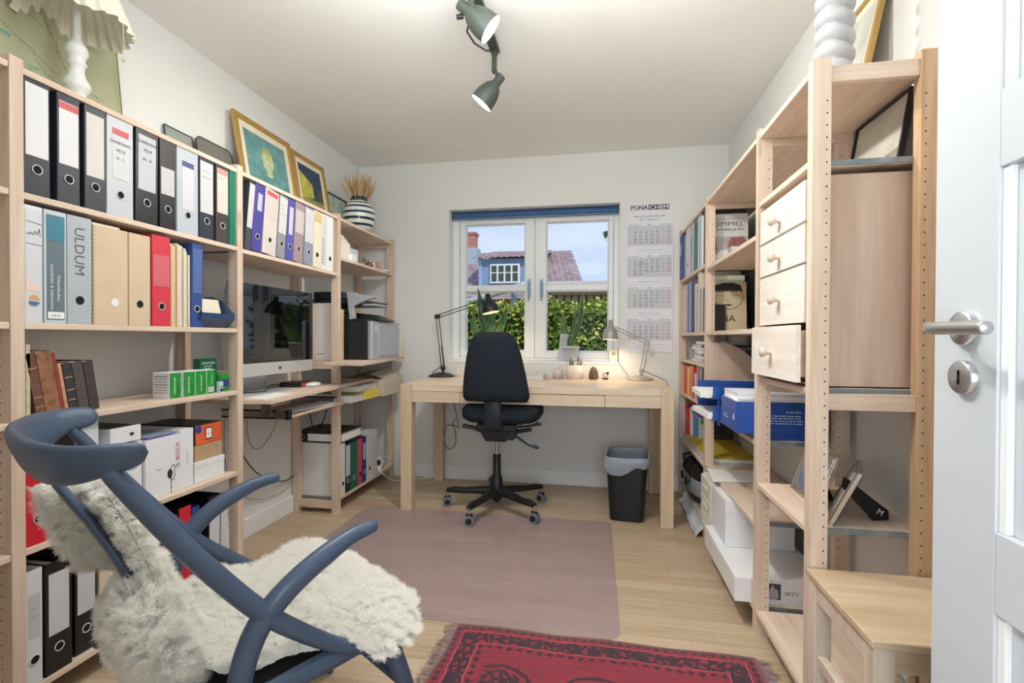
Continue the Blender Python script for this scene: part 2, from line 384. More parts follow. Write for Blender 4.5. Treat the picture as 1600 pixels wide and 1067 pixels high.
# roller blind
bl = thing('roller_blind', 'dark blue roller blind rolled up at the top of the window', 'blind', (-0.467, 3.72, 1.955))
mat('blind_blue', (50, 92, 140), 0.55); mat('blind_dark', (20, 38, 52), 0.5)
b = MB(T(0.467, -3.72, -1.955)); b.tube([(-1.078, 3.722, 1.980), (0.142, 3.722, 1.980)], 0.028, 'blind_blue', n=24); b.build('fabric_roll', bl)
b = MB(T(0.467, -3.72, -1.955)); b.box(-1.083, 3.70, 1.955, -1.078, 3.75, 2.010, 'blind_dark').box(0.142, 3.70, 1.955, 0.147, 3.75, 2.010, 'blind_dark'); b.build('bracket', bl)
b = MB(T(0.467, -3.72, -1.955)); b.box(-1.078, 3.704, 1.952, 0.142, 3.714, 1.964, col((110, 140, 160))); b.build('bottom_rail', bl)

# open door leaf, hinge beside the camera
DX = 0.560
dr = bpy.data.objects.new('door_1', None); C.objects.link(dr); dr.location = (DX+0.02, 0.15, 0.008); dr['kind'] = 'structure'
TD = T(-DX-0.02, -0.15, -0.008)
b = MB(TD); z0, z1 = 0.008, 2.04
b.box(DX, 0.832, z0, DX+0.04, 0.968, z1, 'door_paint').box(DX, 0.150, z0, DX+0.04, 0.285, z1, 'door_paint')
for a0, a1 in ((z0, 0.24), (0.661, 0.779), (1.297, 1.407), (1.92, z1)):
    b.box(DX, 0.285, a0, DX+0.04, 0.832, a1, 'door_paint')
b.build('leaf_frame', dr, bevel=0.002)
for a0, a1 in ((0.24, 0.661), (0.779, 1.297), (1.407, 1.92)):
    b = MB(TD); b.box(DX+0.012, 0.285, a0, DX+0.028, 0.832, a1, 'door_paint')
    for y0, y1 in ((0.285, 0.300), (0.817, 0.832)):
        b.box(DX+0.004, y0, a0, DX+0.014, y1, a1, 'white')
    b.build('panel', dr, bevel=0.0015)
hy, hz = 0.892, 1.071
b = MB(TD); b.lathe([(0.0, 0.011), (0.024, 0.011), (0.0262, 0.009), (0.0265, 0.0)], 'brushed', 40, T(DX, hy, hz) @ RY(-PI/2)); b.build('rose', dr)
b = MB(TD)
pts = [(DX-0.008, hy, hz+0.001), (DX-0.030, hy, hz+0.001), (DX-0.044, hy-0.002, hz), (DX-0.056, hy-0.010, hz), (DX-0.060, hy-0.024, hz-0.001), (DX-0.060, hy-0.05, hz-0.001), (DX-0.060, hy-0.128, hz-0.002)]
# smooth bend
b.tube(pts, [0.0085, 0.0085, 0.009, 0.0095, 0.0095, 0.0095, 0.0095], 'brushed', n=20)
b.lathe([(0.0095, 0), (0.0093, 0.002), (0.007, 0.0038), (0, 0.0045)], 'brushed', 20, T(DX-0.060, hy-0.128, hz-0.002) @ RX(PI/2))
b.build('door_handle', dr)
b = MB(TD); b.lathe([(0.0, 0.011), (0.024, 0.011), (0.0262, 0.009), (0.0265, 0.0)], 'brushed', 40, T(DX, hy, hz-0.076) @ RY(-PI/2))
M = face_nx((DX-0.0113, hy, hz-0.076)); b.rect(M, -0.003, -0.0085, 0.003, 0.0085, 'hole').disc(M, 0, 0.0085, 0.003, 'hole').disc(M, 0, -0.0085, 0.003, 'hole')
b.build('keyhole_plate', dr)

# ------------------------------------------------------------------ rug
def rug_mat():
    m, nt, bs = bsdf('rug'); N = nt.nodes; L = nt.links
    tc = N.new('ShaderNodeTexCoord'); sp = N.new('ShaderNodeSeparateXYZ'); L.new(tc.outputs['Object'], sp.inputs[0])
    def mth(op, a, b_=None, c=None):
        n = N.new('ShaderNodeMath'); n.operation = op
        for i, v in enumerate((a, b_, c)):
            if v is None: continue
            if isinstance(v, (int, float)): n.inputs[i].default_value = v
            else: L.new(v, n.inputs[i])
        return n.outputs[0]
    ns = N.new('ShaderNodeTexNoise'); ns.inputs['Scale'].default_value = 26; L.new(tc.outputs['Object'], ns.inputs['Vector'])
    wob = mth('MULTIPLY_ADD', ns.outputs['Fac'], 0.012, -0.006)
    dx = mth('SUBTRACT', 0.505, mth('ABSOLUTE', sp.outputs['X'])); dy = mth('SUBTRACT', 0.41, mth('ABSOLUTE', sp.outputs['Y']))
    d = mth('ADD', mth('MINIMUM', dx, dy), wob)
    # motif coordinates: along the edge
    alongx = mth('LESS_THAN', dy, dx)
    s = mth('ADD', mth('MULTIPLY', sp.outputs['X'], alongx), mth('MULTIPLY', sp.outputs['Y'], mth('SUBTRACT', 1.0, alongx)))
    def motif(period, c0, amp, th):       # repeated lozenge/flower around band centre c0
        a = mth('ABSOLUTE', mth('SUBTRACT', mth('FRACT', mth('DIVIDE', s, period)), 0.5))
        q = mth('ABSOLUTE', mth('SUBTRACT', d, c0))
        v = mth('ADD', mth('MULTIPLY', a, amp), mth('MULTIPLY', q, 1.0/period))
        v = mth('ADD', v, mth('MULTIPLY_ADD', ns.outputs['Fac'], 0.3, -0.15))
        return mth('LESS_THAN', v, th)
    def band(a, c): return mth('MULTIPLY', mth('GREATER_THAN', d, a), mth('LESS_THAN', d, c))
    dark = motif(0.030, 0.018, 0.9, 0.36)
    vor = N.new('ShaderNodeTexVoronoi'); vor.inputs['Scale'].default_value = 34; vor.feature = 'DISTANCE_TO_EDGE'; L.new(tc.outputs['Object'], vor.inputs['Vector'])
    vv = mth('LESS_THAN', vor.outputs['Distance'], 0.16)
    d1 = mth('MULTIPLY', dark, band(0.0, 0.036))
    d2 = mth('MULTIPLY', mth('MAXIMUM', vv, motif(0.045, 0.072, 0.9, 0.22)), band(0.042, 0.098))
    d3 = mth('MULTIPLY', motif(0.034, 0.118, 0.8, 0.30), band(0.104, 0.140))
    l1 = mth('MULTIPLY', mth('ABSOLUTE', mth('SUBTRACT', d, 0.039)), 1.0); l1 = mth('LESS_THAN', l1, 0.0022)
    l2 = mth('LESS_THAN', mth('ABSOLUTE', mth('SUBTRACT', d, 0.101)), 0.0022)
    # inner medallions: rings on a grid
    fx = mth('SUBTRACT', mth('FRACT', mth('ADD', mth('DIVIDE', sp.outputs['X'], 0.30), 0.5)), 0.5); fy = mth('SUBTRACT', mth('FRACT', mth('DIVIDE', sp.outputs['Y'], 0.24)), 0.5)
    rr_ = mth('SQRT', mth('ADD', mth('MULTIPLY', fx, fx), mth('MULTIPLY', fy, fy)))
    rr_ = mth('ADD', rr_, mth('MULTIPLY_ADD', ns.outputs['Fac'], 0.1, -0.05))
    ring = mth('MAXIMUM', mth('LESS_THAN', mth('ABSOLUTE', mth('SUBTRACT', rr_, 0.34)), 0.025), mth('MULTIPLY', mth('LESS_THAN', rr_, 0.26), vv))
    d4 = mth('MULTIPLY', ring, mth('GREATER_THAN', d, 0.15))
    dk = mth('MAXIMUM', mth('MAXIMUM', d1, d2), mth('MAXIMUM', d3, d4))
    n2 = N.new('ShaderNodeTexNoise'); n2.inputs['Scale'].default_value = 14; n2.inputs['Detail'].default_value = 5; mp = N.new('ShaderNodeMapping'); mp.inputs['Scale'].default_value = (1, 5, 1)
    L.new(tc.outputs['Object'], mp.inputs[0]); L.new(mp.outputs[0], n2.inputs['Vector'])
    rp = N.new('ShaderNodeValToRGB'); rp.color_ramp.elements[0].position = 0.3; rp.color_ramp.elements[1].position = 0.7
    rp.color_ramp.elements[0].color = lin((118, 12, 36)); rp.color_ramp.elements[1].color = lin((152, 22, 50)); L.new(n2.outputs['Fac'], rp.inputs[0])
    m1 = N.new('ShaderNodeMixRGB'); m1.inputs['Color2'].default_value = lin((44, 12, 30)); L.new(dk, m1.inputs['Fac']); L.new(rp.outputs[0], m1.inputs['Color1'])
    m2 = N.new('ShaderNodeMixRGB'); m2.inputs['Color2'].default_value = lin((206, 78, 92)); L.new(mth('MULTIPLY', mth('MAXIMUM', l1, l2), 0.7), m2.inputs['Fac']); L.new(m1.outputs[0], m2.inputs['Color1'])
    L.new(m2.outputs[0], bs.inputs['Base Color']); bs.inputs['Roughness'].default_value = 0.95; bs.inputs['Sheen Weight'].default_value = 0.3
    n3 = N.new('ShaderNodeTexNoise'); n3.inputs['Scale'].default_value = 420; L.new(tc.outputs['Object'], n3.inputs['Vector'])
    bp = N.new('ShaderNodeBump'); bp.inputs['Strength'].default_value = 0.5; bp.inputs['Distance'].default_value = 0.004
    L.new(n3.outputs['Fac'], bp.inputs['Height']); L.new(bp.outputs[0], bs.inputs['Normal'])
    MATS['rug'] = m
rug_mat()
rug = thing('rug', 'dark red patterned oriental rug with grey fringes on the wooden floor', 'rug', (0.003, 1.358, 0.002), (0, 0, -0.012))
def rf(u, v):
    x = -0.505+1.01*u; y = -0.41+0.82*v
    x += 0.008*math.sin(v*9); return Vector((x, y, 0.007+0.002*math.sin(u*17+v*5)))
b = MB(); b.grid(rf, 40, 30, 'rug'); o = b.build('pile', rug); q = o.modifiers.new('solid', 'SOLIDIFY'); q.thickness = 0.008; q.offset = -1
mat('fringe', (150, 128, 130), 0.9, var=0.3, scale=60)
b = MB()
for side in (-1, 1):
    for i in range(120):
        y = -0.40+0.80*i/119+R_.uniform(-.003, .003); x = side*(0.503+0.008*math.sin((y+0.41)/0.82*9)*side); l = R_.uniform(.03, .05); a = R_.uniform(-.5, .5)
        b.tube([(x, y, .004), (x+side*l*.5, y+a*l*.4, .007), (x+side*l, y+a*l, .003)], [.0022, .0018, .0012], 'fringe', n=4)
b.build('fringe', rug)['kind'] = 'stuff'

# transparent chair mat
mm, nt_, bb = bsdf('mat_plastic')
bb.inputs['Base Color'].default_value = lin((192, 170, 176)); bb.inputs['Roughness'].default_value = 0.25; bb.inputs['Alpha'].default_value = 0.33
MATS['mat_plastic'] = mm
def rrect(x0, y0, x1, y1, r, n=6):
    P = []
    for cx, cy, a in ((x1-r, y0+r, -PI/2), (x1-r, y1-r, 0), (x0+r, y1-r, PI/2), (x0+r, y0+r, PI)):
        for i in range(n+1): P.append((cx+r*math.cos(a+PI/2*i/n), cy+r*math.sin(a+PI/2*i/n)))
    return P
b = MB(T(0.655, -2.36, 0)); b.prism(T(0, 0, 0.0003), rrect(-1.40, 1.785, 0.088, 2.935, 0.05), 0.0022, 'mat_plastic')
o = b.build('chair_mat', loc=(-0.655, 2.36, 0)); tag(o, 'clear pinkish plastic floor mat lying under the office chair', 'floor mat')

# ------------------------------------------------------------------ outdoors
mat('grass', (120, 140, 70), 0.9, var=0.3, scale=20)
struct(MB().box(-30, YB+0.3, -0.35, 20, 60, -0.30, 'grass').build('ground'))
def roof_mat():
    m, nt, b = bsdf('roof_tile'); N = nt.nodes; L = nt.links
    tc = N.new('ShaderNodeTexCoord'); br = N.new('ShaderNodeTexBrick'); br.offset = 0.0
    br.inputs['Scale'].default_value = 1; br.inputs['Brick Width'].default_value = 0.24; br.inputs['Row Height'].default_value = 0.34; br.inputs['Mortar Size'].default_value = 0.03; br.inputs['Mortar Smooth'].default_value = 1
    br.inputs['Color1'].default_value = lin((186, 166, 166)); br.inputs['Color2'].default_value = lin((156, 136, 140)); br.inputs['Mortar'].default_value = lin((92, 78, 84))
    L.new(tc.outputs['UV'], br.inputs['Vector']); L.new(br.outputs['Color'], b.inputs['Base Color']); b.inputs['Roughness'].default_value = 0.7
    MATS['roof_tile'] = m
roof_mat()
def brick_mat(key, c1, c2, mo, s=1):
    m, nt, b = bsdf(key); N = nt.nodes; L = nt.links
    tc = N.new('ShaderNodeTexCoord'); mp = N.new('ShaderNodeMapping'); mp.inputs['Rotation'].default_value = (PI/2, 0, 0)
    br = N.new('ShaderNodeTexBrick'); br.inputs['Scale'].default_value = s; br.inputs['Brick Width'].default_value = 0.24; br.inputs['Row Height'].default_value = 0.075; br.inputs['Mortar Size'].default_value = 0.01
    br.inputs['Color1'].default_value = lin(c1); br.inputs['Color2'].default_value = lin(c2); br.inputs['Mortar'].default_value = lin(mo)
    L.new(tc.outputs['Object'], mp.inputs[0]); L.new(mp.outputs[0], br.inputs['Vector']); L.new(br.outputs['Color'], b.inputs['Base Color']); b.inputs['Roughness'].default_value = 0.9
    MATS[key] = m
brick_mat('brick', (186, 104, 90), (160, 84, 72), (200, 170, 150))
hs = thing('house', 'brick house with brown tiled roof, blue dormer and red chimney beyond the fence', 'house', (-6.0, 24.0, -0.3))
TH = T(6.0, -24.0, 0.3)
def roof_quad(name, a, b_, c, d):      # a,b eave left/right, c,d ridge right/left; real relief tiles as ridged strips
    A, B, Cc, D = map(Vector, (a, b_, c, d))
    def fn(u, v):
        p = (A.lerp(B, u)).lerp(D.lerp(Cc, u), v); return p
    L_ = (B-A).length; nu = int(L_/0.24)*4+1; nv = int((D-A).length/0.36)*2
    nrm = (B-A).cross(D-A).normalized()
    if nrm.z < 0: nrm = -nrm
    V = []; F = []
    for j in range(nv):
        v = (j//2 + (j % 2)*0.98)/(nv/2-0.02)
        for i in range(nu):
            u = i/(nu-1); p = fn(u, min(v, 1)); h = 0.035*abs(math.sin(u*(nu-1)/4*PI)) + (0.03 if j % 2 == 0 else 0.0)
            V.append(TH @ (p+nrm*h))
    for j in range(nv-1):
        for i in range(nu-1): F.append((j*nu+i, j*nu+i+1, (j+1)*nu+i+1, (j+1)*nu+i))
    mb = MB(); mb.add(V, F, 'tile_clay'); return mb.build(name, hs)
mat('tile_clay', (172, 150, 150), 0.75, var=0.35, scale=3.5)
roof_quad('roof', (-12.0, 19.6, 2.45), (-0.30, 20.2, 2.65), (-1.29, 26, 5.54), (-12.5, 26, 5.54))
b = MB(TH); b.box(-12, 20.6, -0.3, -0.9, 28, 2.7, 'brick'); b.build('wall', hs)
b = MB(TH); b.add([(-0.9, 20.8, 2.6), (-0.9, 30.5, 2.6), (-1.4, 26, 5.4)], [(0, 1, 2)], 'brick'); b.build('gable', hs)
b = MB(TH); b.box(-6.62, 24.4, 4.6, -5.98, 25.0, 6.22, 'brick').box(-6.68, 24.34, 6.22, -5.92, 25.06, 6.34, 'brick').box(-6.75, 24.3, 4.6, -5.85, 25.1, 5.55, col((170, 180, 190))); b.build('chimney', hs)
mat('slate_blue', (132, 156, 184), 0.7, var=0.12, scale=4)
b = MB(TH); b.box(-4.92, 21.2, 3.05, -2.55, 25, 4.46, 'slate_blue').box(-5.02, 21.15, 3.1, -4.88, 21.3, 4.5, col((150, 176, 205))); dm = b.build('dormer', hs)
roof_quad('dormer_roof', (-5.25, 20.9, 4.44), (-2.2, 20.9, 4.44), (-2.2, 25.6, 5.50), (-5.25, 25.6, 5.50))
b = MB(TH)
x0, x1, z0, z1 = -4.50, -3.22, 3.41, 4.22
b.box(x0, 21.10, z0, x1, 21.19, z1, 'white'); wn = b.build('window', hs)
b = MB(TH)
for i in range(4):
    a = x0+0.06+i*0.305; c_ = a+0.225
    b.box(a, 21.085, z0+0.07, c_, 21.1, z0+0.42, col((70, 78, 62), 0.1)).box(a, 21.085, z0+0.47, c_, 21.1, z1-0.07, col((70, 78, 62), 0.1))
b.build('pane', wn)
# second, lower roof slab in front (garage) and its fascia
gr = thing('garage', 'wooden garage wall with pale fascia board behind the hedge', 'garage', (-0.3, 9.6, -0.3))
TG = T(0.3, -9.6, 0.3)
mat('fascia', (214, 204, 196), 0.7, var=0.1, scale=6); mat('larch', (186, 158, 130), 0.8, var=0.3, scale=8, stretch=(6, 6, 0.4)); mat('larch_dark', (120, 96, 76), 0.9)
b = MB(TG); b.box(-1.10, 9.0, -0.3, 2.4, 9.1, 1.93, 'larch_dark'); b.build('wall', gr)
b = MB(TG)
for i in range(27): b.box(-1.08+i*0.13, 8.97, -0.3, -1.08+i*0.13+0.105, 9.0, 1.86, 'larch')
b.build('cladding', gr, bevel=0.004)
b = MB(TG); b.box(-1.25, 8.80, 1.86, 2.5, 8.9, 2.04, 'fascia').box(-1.25, 8.9, 1.99, 2.5, 11.5, 2.06, 'fascia').box(-1.2, 8.85, 1.82, 2.5, 8.97, 1.87, 'larch'); b.build('fascia_board', gr)
cp = thing('carport', 'grey carport beam and posts seen above the left part of the hedge', 'carport', (-1.9, 9.0, -0.3))
TC = T(1.9, -9.0, 0.3)
b = MB(TC); b.tube([(-2.7, 9.6, 1.70), (-1.25, 8.7, 1.99)], 0.055, col((206, 208, 206)), n=10); b.build('gutter', cp)
b = MB(TC); b.box(-1.52, 8.95, -0.3, -1.42, 9.05, 1.88, col((150, 165, 180))); b.build('post', cp)
b = MB(TC); b.box(-2.5, 10.4, -0.3, -1.2, 10.5, 1.72, 'larch'); b.build('board_wall', cp)
# hedge: dense leaf mass
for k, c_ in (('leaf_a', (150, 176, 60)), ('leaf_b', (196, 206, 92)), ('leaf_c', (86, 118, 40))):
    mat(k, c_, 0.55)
def hedge(name, label, x0, x1, y0, y1, z0, z1, n, seed):
    rg = random.Random(seed); mb = MB()
    cx, cy = (x0+x1)/2, (y0+y1)/2
    mb.T = T(-cx, -cy, -z0)
    for i in range(n):
        x = rg.uniform(x0, x1)
        top = z1 + 0.07*noise.noise(Vector((x*2.3, seed, 0))) + 0.03*noise.noise(Vector((x*9, seed, 3)))
        if rg.random() < 0.30: z = top + rg.gauss(0, 0.035); y = rg.uniform(y0, y1)
        else: z = rg.uniform(z0, top); y = y0 + 0.10*noise.noise(Vector((x*3, z*3, seed))) + abs(rg.gauss(0, 0.06))
        s = rg.uniform(0.028, 0.05); a, b_, c_ = rg.uniform(0, 6.3), rg.uniform(-.9, .9), rg.uniform(-.9, .9)
        M = T(x, y, z) @ RZ(a) @ RX(b_) @ RY(c_)
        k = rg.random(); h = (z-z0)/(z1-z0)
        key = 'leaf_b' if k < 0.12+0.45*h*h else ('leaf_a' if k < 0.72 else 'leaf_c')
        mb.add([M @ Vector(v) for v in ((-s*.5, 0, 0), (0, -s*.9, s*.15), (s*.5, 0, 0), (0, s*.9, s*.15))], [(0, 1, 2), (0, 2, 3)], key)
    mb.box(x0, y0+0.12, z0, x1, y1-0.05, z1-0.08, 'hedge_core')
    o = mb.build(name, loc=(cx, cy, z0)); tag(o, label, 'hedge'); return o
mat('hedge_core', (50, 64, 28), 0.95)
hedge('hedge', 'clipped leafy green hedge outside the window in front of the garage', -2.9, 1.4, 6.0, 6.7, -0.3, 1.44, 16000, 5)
# twig of a tree hanging into the right pane
b = MB(T(-0.2, -5.0, -2.0)); rg = random.Random(3)
b.tube([(0.75, 5.2, 2.35), (0.35, 5.05, 2.18), (0.10, 5.0, 2.08)], [.012, .008, .004], col((90, 72, 54)), n=6)
for i in range(90):
    t = rg.random()**0.7; p = Vector((0.75-0.66*t+rg.uniform(-.06, .06), 5.1+rg.uniform(-.1, .1), 2.35-0.29*t+rg.uniform(-.08, .05))); s = rg.uniform(.03, .055)
    M = T(*p) @ RZ(rg.uniform(0, 6)) @ RX(rg.uniform(-1, 1)) @ RY(rg.uniform(-1, 1))
    b.add([M @ Vector(v) for v in ((-s*.5, 0, 0), (0, -s, 0), (s*.5, 0, 0), (0, s, 0))], [(0, 1, 2, 3)], 'leaf_d')
mat('leaf_d', (92, 128, 84), 0.6)
tr_ = thing('tree', 'tree whose green leafy branch hangs into the right edge of the window view', 'tree', (1.9, 5.3, -.3))
o = b.build('branch', tr_, loc=(-1.7, -.3, 2.3))
b = MB(); b.tube([(0, 0, 0), (.02, 0, 1.5), (-.1, 0, 2.5), (-.6, -.03, 2.72), (-1.15, -.1, 2.65)], [.09, .07, .05, .03, .013], col((90, 72, 54)), 10); b.build('trunk', tr_)

# ------------------------------------------------------------------ pine shelving
def post(unit, base, x0, x1, y0, y1, holes_x, key='pine_upright', z1=1.79):
    b = MB(T(-base[0], -base[1], 0)); b.box(x0, y0, 0, x1, y1, z1, key)
    z = 0.11
    while z < z1-0.1:
        b.disc(face_ny((holes_x, y0-0.0006, z)), 0, 0, 0.0023, 'hole', n=6)
        z += 0.032
    o = b.build('upright', unit); return o
def side_frame(unit, base, xa, xb, y0, inner, keyr='pine_rail', orange=None):
    """two uprights xa<xb outer faces, rails between; inner hole offsets"""
    y1 = y0+0.033
    post(unit, base, xa, xa+0.044, y0, y1, xa+0.034, orange[0] if orange else 'pine_upright')
    post(unit, base, xb-0.044, xb, y0, y1, xb-0.034, orange[1] if orange else 'pine_upright')
    for z0, z1 in ((0.030, 0.078), (0.866, 0.909), (1.728, 1.771)):
        b = MB(T(-base[0], -base[1], 0)); b.box(xa+0.044, y0+0.006, z0, xb-0.044, y1-0.006, z1, 'pine_rail'); b.build('crossbar', unit, bevel=0.0015)
def board(unit, base, x0, x1, y0, y1, ztop, key='pine_board'):
    b = MB(T(-base[0], -base[1], 0)); b.box(x0, y0+0.001, ztop-0.018, x1, y1-0.001, ztop, key); o = b.build('shelf', unit, bevel=0.002)
    b = MB(T(-base[0], -base[1], 0)); b.box(x0+0.045, y0-0.0035, ztop-0.016, x1-0.045, y0+0.0006, ztop-0.001, 'zinc'); b.build('metal_edge', o)
    return o
LY = [0.215, 1.056, 1.902, 2.750, 3.556]
bL = (-1.66, 1.9, 0)
LU = thing('shelving_unit', 'long pine shelving unit along the left wall holding binders, computer and printer', 'shelves', bL)
for y in LY: side_frame(LU, bL, -1.808, XL, y, 1)
SH = {0: (1.771, 1.440, 1.091, 0.826, 0.480, 0.096), 1: (1.771, 1.440, 1.091, 0.826, 0.480, 0.096),
      2: (1.771, 1.436), 3: (1.771, 1.536, 0.897, 0.660, 0.096)}
for k, zs in SH.items():
    for z in zs:
        board(LU, bL, -1.806, XL-0.001, LY[k]+0.033, LY[k+1], z)
# board continuing under the printer beyond the last upright (as in the photo it overhangs)
RYs = [1.456, 1.904, 2.765, 3.585]
XR = 0.5566; XRb = 0.852
bR = (0.70, 2.5, 0)
RU = thing('shelving_unit', 'pine shelving unit along the right wall with a chest of drawers, books and blue trays', 'shelves', bR)
for i, y in enumerate(RYs): side_frame(RU, bR, XR, XRb, y, 1, orange=('pine_upright', 'pine_orange') if i == 0 else None)
RSH = {0: (1.771, 1.532, 0.922, 0.548, 0.096), 1: (1.771, 1.425, 1.091, 0.690, 0.400, 0.096), 2: (1.771, 1.450, 1.091, 0.920, 0.700, 0.390, 0.096)}
for k, zs in RSH.items():
    for z in zs: board(RU, bR, XR+0.001, XRb-0.003, RYs[k]+0.033, RYs[k+1], z)
# curved divider panel standing in the middle bay
b = MB(T(-0.70, -2.70, -0.69))
pts = [(0.560, 0.690), (0.560, 1.035), (0.60, 1.035)]
for i in range(1, 9):
    a = PI/2*i/8; pts.append((0.60+0.22*math.sin(a), 0.80+0.235*math.cos(a)))
pts += [(0.835, 0.80), (0.835, 0.690)]
b.prism(frame((0, 2.70, 0), (1, 0, 0), (0, 0, 1)), pts, -0.018, 'pine_chest')
o = b.build('shelf_divider', loc=(0.70, 2.70, 0.69), bevel=0.001); tag(o, 'curved pine divider panel standing behind the blue letter trays', 'divider')
# small chest of drawers fitted in the near right bay
ch = thing('chest_of_drawers', 'small pine chest of four white-washed drawers fitted in the right shelves', 'drawers', (0.70, 1.69, 0.924))
TCH = T(-0.70, -1.69, -0.924)
b = MB(TCH); z0, z1 = 0.926, 1.497
b.box(0.575, 1.500, z0, 0.845, 1.513, z1, 'pine_chest').box(0.575, 1.879, z0, 0.845, 1.892, z1, 'pine_chest').box(0.575, 1.513, z1-0.008, 0.845, 1.879, z1, 'pine_chest')
b.box(0.835, 1.513, z0, 0.845, 1.879, z1-0.008, 'pine_chest').box(0.575, 1.513, z0, 0.835, 1.879, z0+0.006, 'pine_chest')
b.build('body', ch, bevel=0.001)
mat('knob_wood', (200, 186, 168), 0.4)
for (a0, a1, xf, kz) in ((1.378, 1.489, 0.0, 1.420), (1.265, 1.371, 0.0, 1.307), (1.099, 1.259, 0.0, 1.176), (0.934, 1.092, -0.024, 1.012)):
    x = 0.557+xf; ya, yb = (1.506, 1.886) if xf == 0 else (1.500, 1.889)
    b = MB(TCH); b.box(x, ya, a0, x+0.016, yb, a1, 'drawer_front').box(x+0.016, ya+0.02, a0+0.01, 0.82, yb-0.02, a0+0.016, 'pine_rail')
    b.box(x+0.016, ya+0.02, a0+0.01, 0.82, ya+0.03, a1-0.015, 'pine_rail').box(x+0.016, yb-0.03, a0+0.01, 0.82, yb-0.02, a1-0.015, 'pine_rail')
    d = b.build('drawer', ch, bevel=0.0015)
    b = MB(TCH); b.lathe([(0.009, 0), (0.0075, 0.004), (0.0065, 0.010), (0.010, 0.016), (0.0145, 0.021), (0.0155, 0.027), (0.012, 0.032), (0, 0.0335)], 'knob_wood', 20, T(x, 1.695 if xf == 0 else 1.69, kz) @ RY(-PI/2)); b.build('knob', d)

# ------------------------------------------------------------------ ring binders
def binder(cover, w, h, loc, face, lean=0.0, label=None, lc=(238, 238, 240), lz=(0.11, 0.29), lw=0.75, d=0.285, ring='m', texts=(), strip=None,
           say='', group=None, name='ring_binder', rough=0.4, side=None, lineN=0, cat='binder'):
    """face: +1 spine to +x (left shelves), -1 spine to -x (right shelves)"""
    t = thing(name, say, cat, loc, (0, lean, PI/2 if face > 0 else -PI/2), group)
    ck = col(cover, rough); sk = col(side, rough) if side else ck
    b = MB(); hw = w/2
    b.box(-hw, 0, 0, hw, 0.0025, h, ck).box(-hw, 0.0025, 0, -hw+0.0025, d, h, sk).box(hw-0.0025, 0.0025, 0, hw, d, h, sk)
    b.build('cover', t, bevel=0.0012)
    if w > 0.03:
        b = MB(); pw = hw-0.004; b.box(-pw, 0.03, 0.008, pw*0.72, d-0.02, h-0.022, 'paper'); b.build('paper_block', t)
    if label is not None or strip:
        b = MB(); M = face_ny((0, -0.0012, 0)); q = hw*lw
        b.box(-q, -0.0010, lz[0], q, 0, lz[1], col(tuple(int(c_*.93) for c_ in lc), 0.45))
        if strip: b.rect(M, -q, lz[1]-0.022, q, lz[1]-0.002, col(strip, 0.5), 0.0003)
        for i in range(lineN):
            zz = lz[1]-0.04-i*0.022
            b.rect(M, -q*0.8, zz, q*R_.uniform(.1, .8), zz+0.0022, 'ink_grey', 0.0003)
        for tx in texts:      # (string, z, size, rot, matkey)
            b.text(M, tx[0], tx[4] if len(tx) > 4 else 0, tx[1], tx[2], tx[5] if len(tx) > 5 else 'ink', 0.0005, rot=tx[3])
        b.build('spine_label', t)
    if ring:
        b = MB(); M = face_ny((0, -0.0014, 0.070)); rr = min(0.0125, hw*0.62)
        if ring == 'h': b.disc(M, 0, 0, rr, 'hole', 0)
        else:
            b.disc(M, 0, 0, rr, 'hole', 0); b.torus(M, rr, 0.0016, col((210, 212, 214), 0.3), 22, 6)
        b.build('finger_ring', t)
    return t
BLK = (26, 26, 30); BLKG = (46, 50, 60); WHT = (196, 201, 208); GRY = (184, 188, 194)
xs = -1.512
def rowL(items, z):
    for it in items:
        y0, y1 = it.pop('y'); lean = it.pop('lean', 0.0); w_ = (y1-y0)-0.0015; xx = it.pop('x', xs)
        it.setdefault('h', 0.318)
        dz = abs(math.sin(lean))*w_/2
        binder(w=w_, loc=(xx, (y0+y1)/2-(0.0 if not lean else math.sin(lean)*it['h']*0.0), z+dz+0.0005), face=1, lean=lean, **it)
Z1 = 1.440
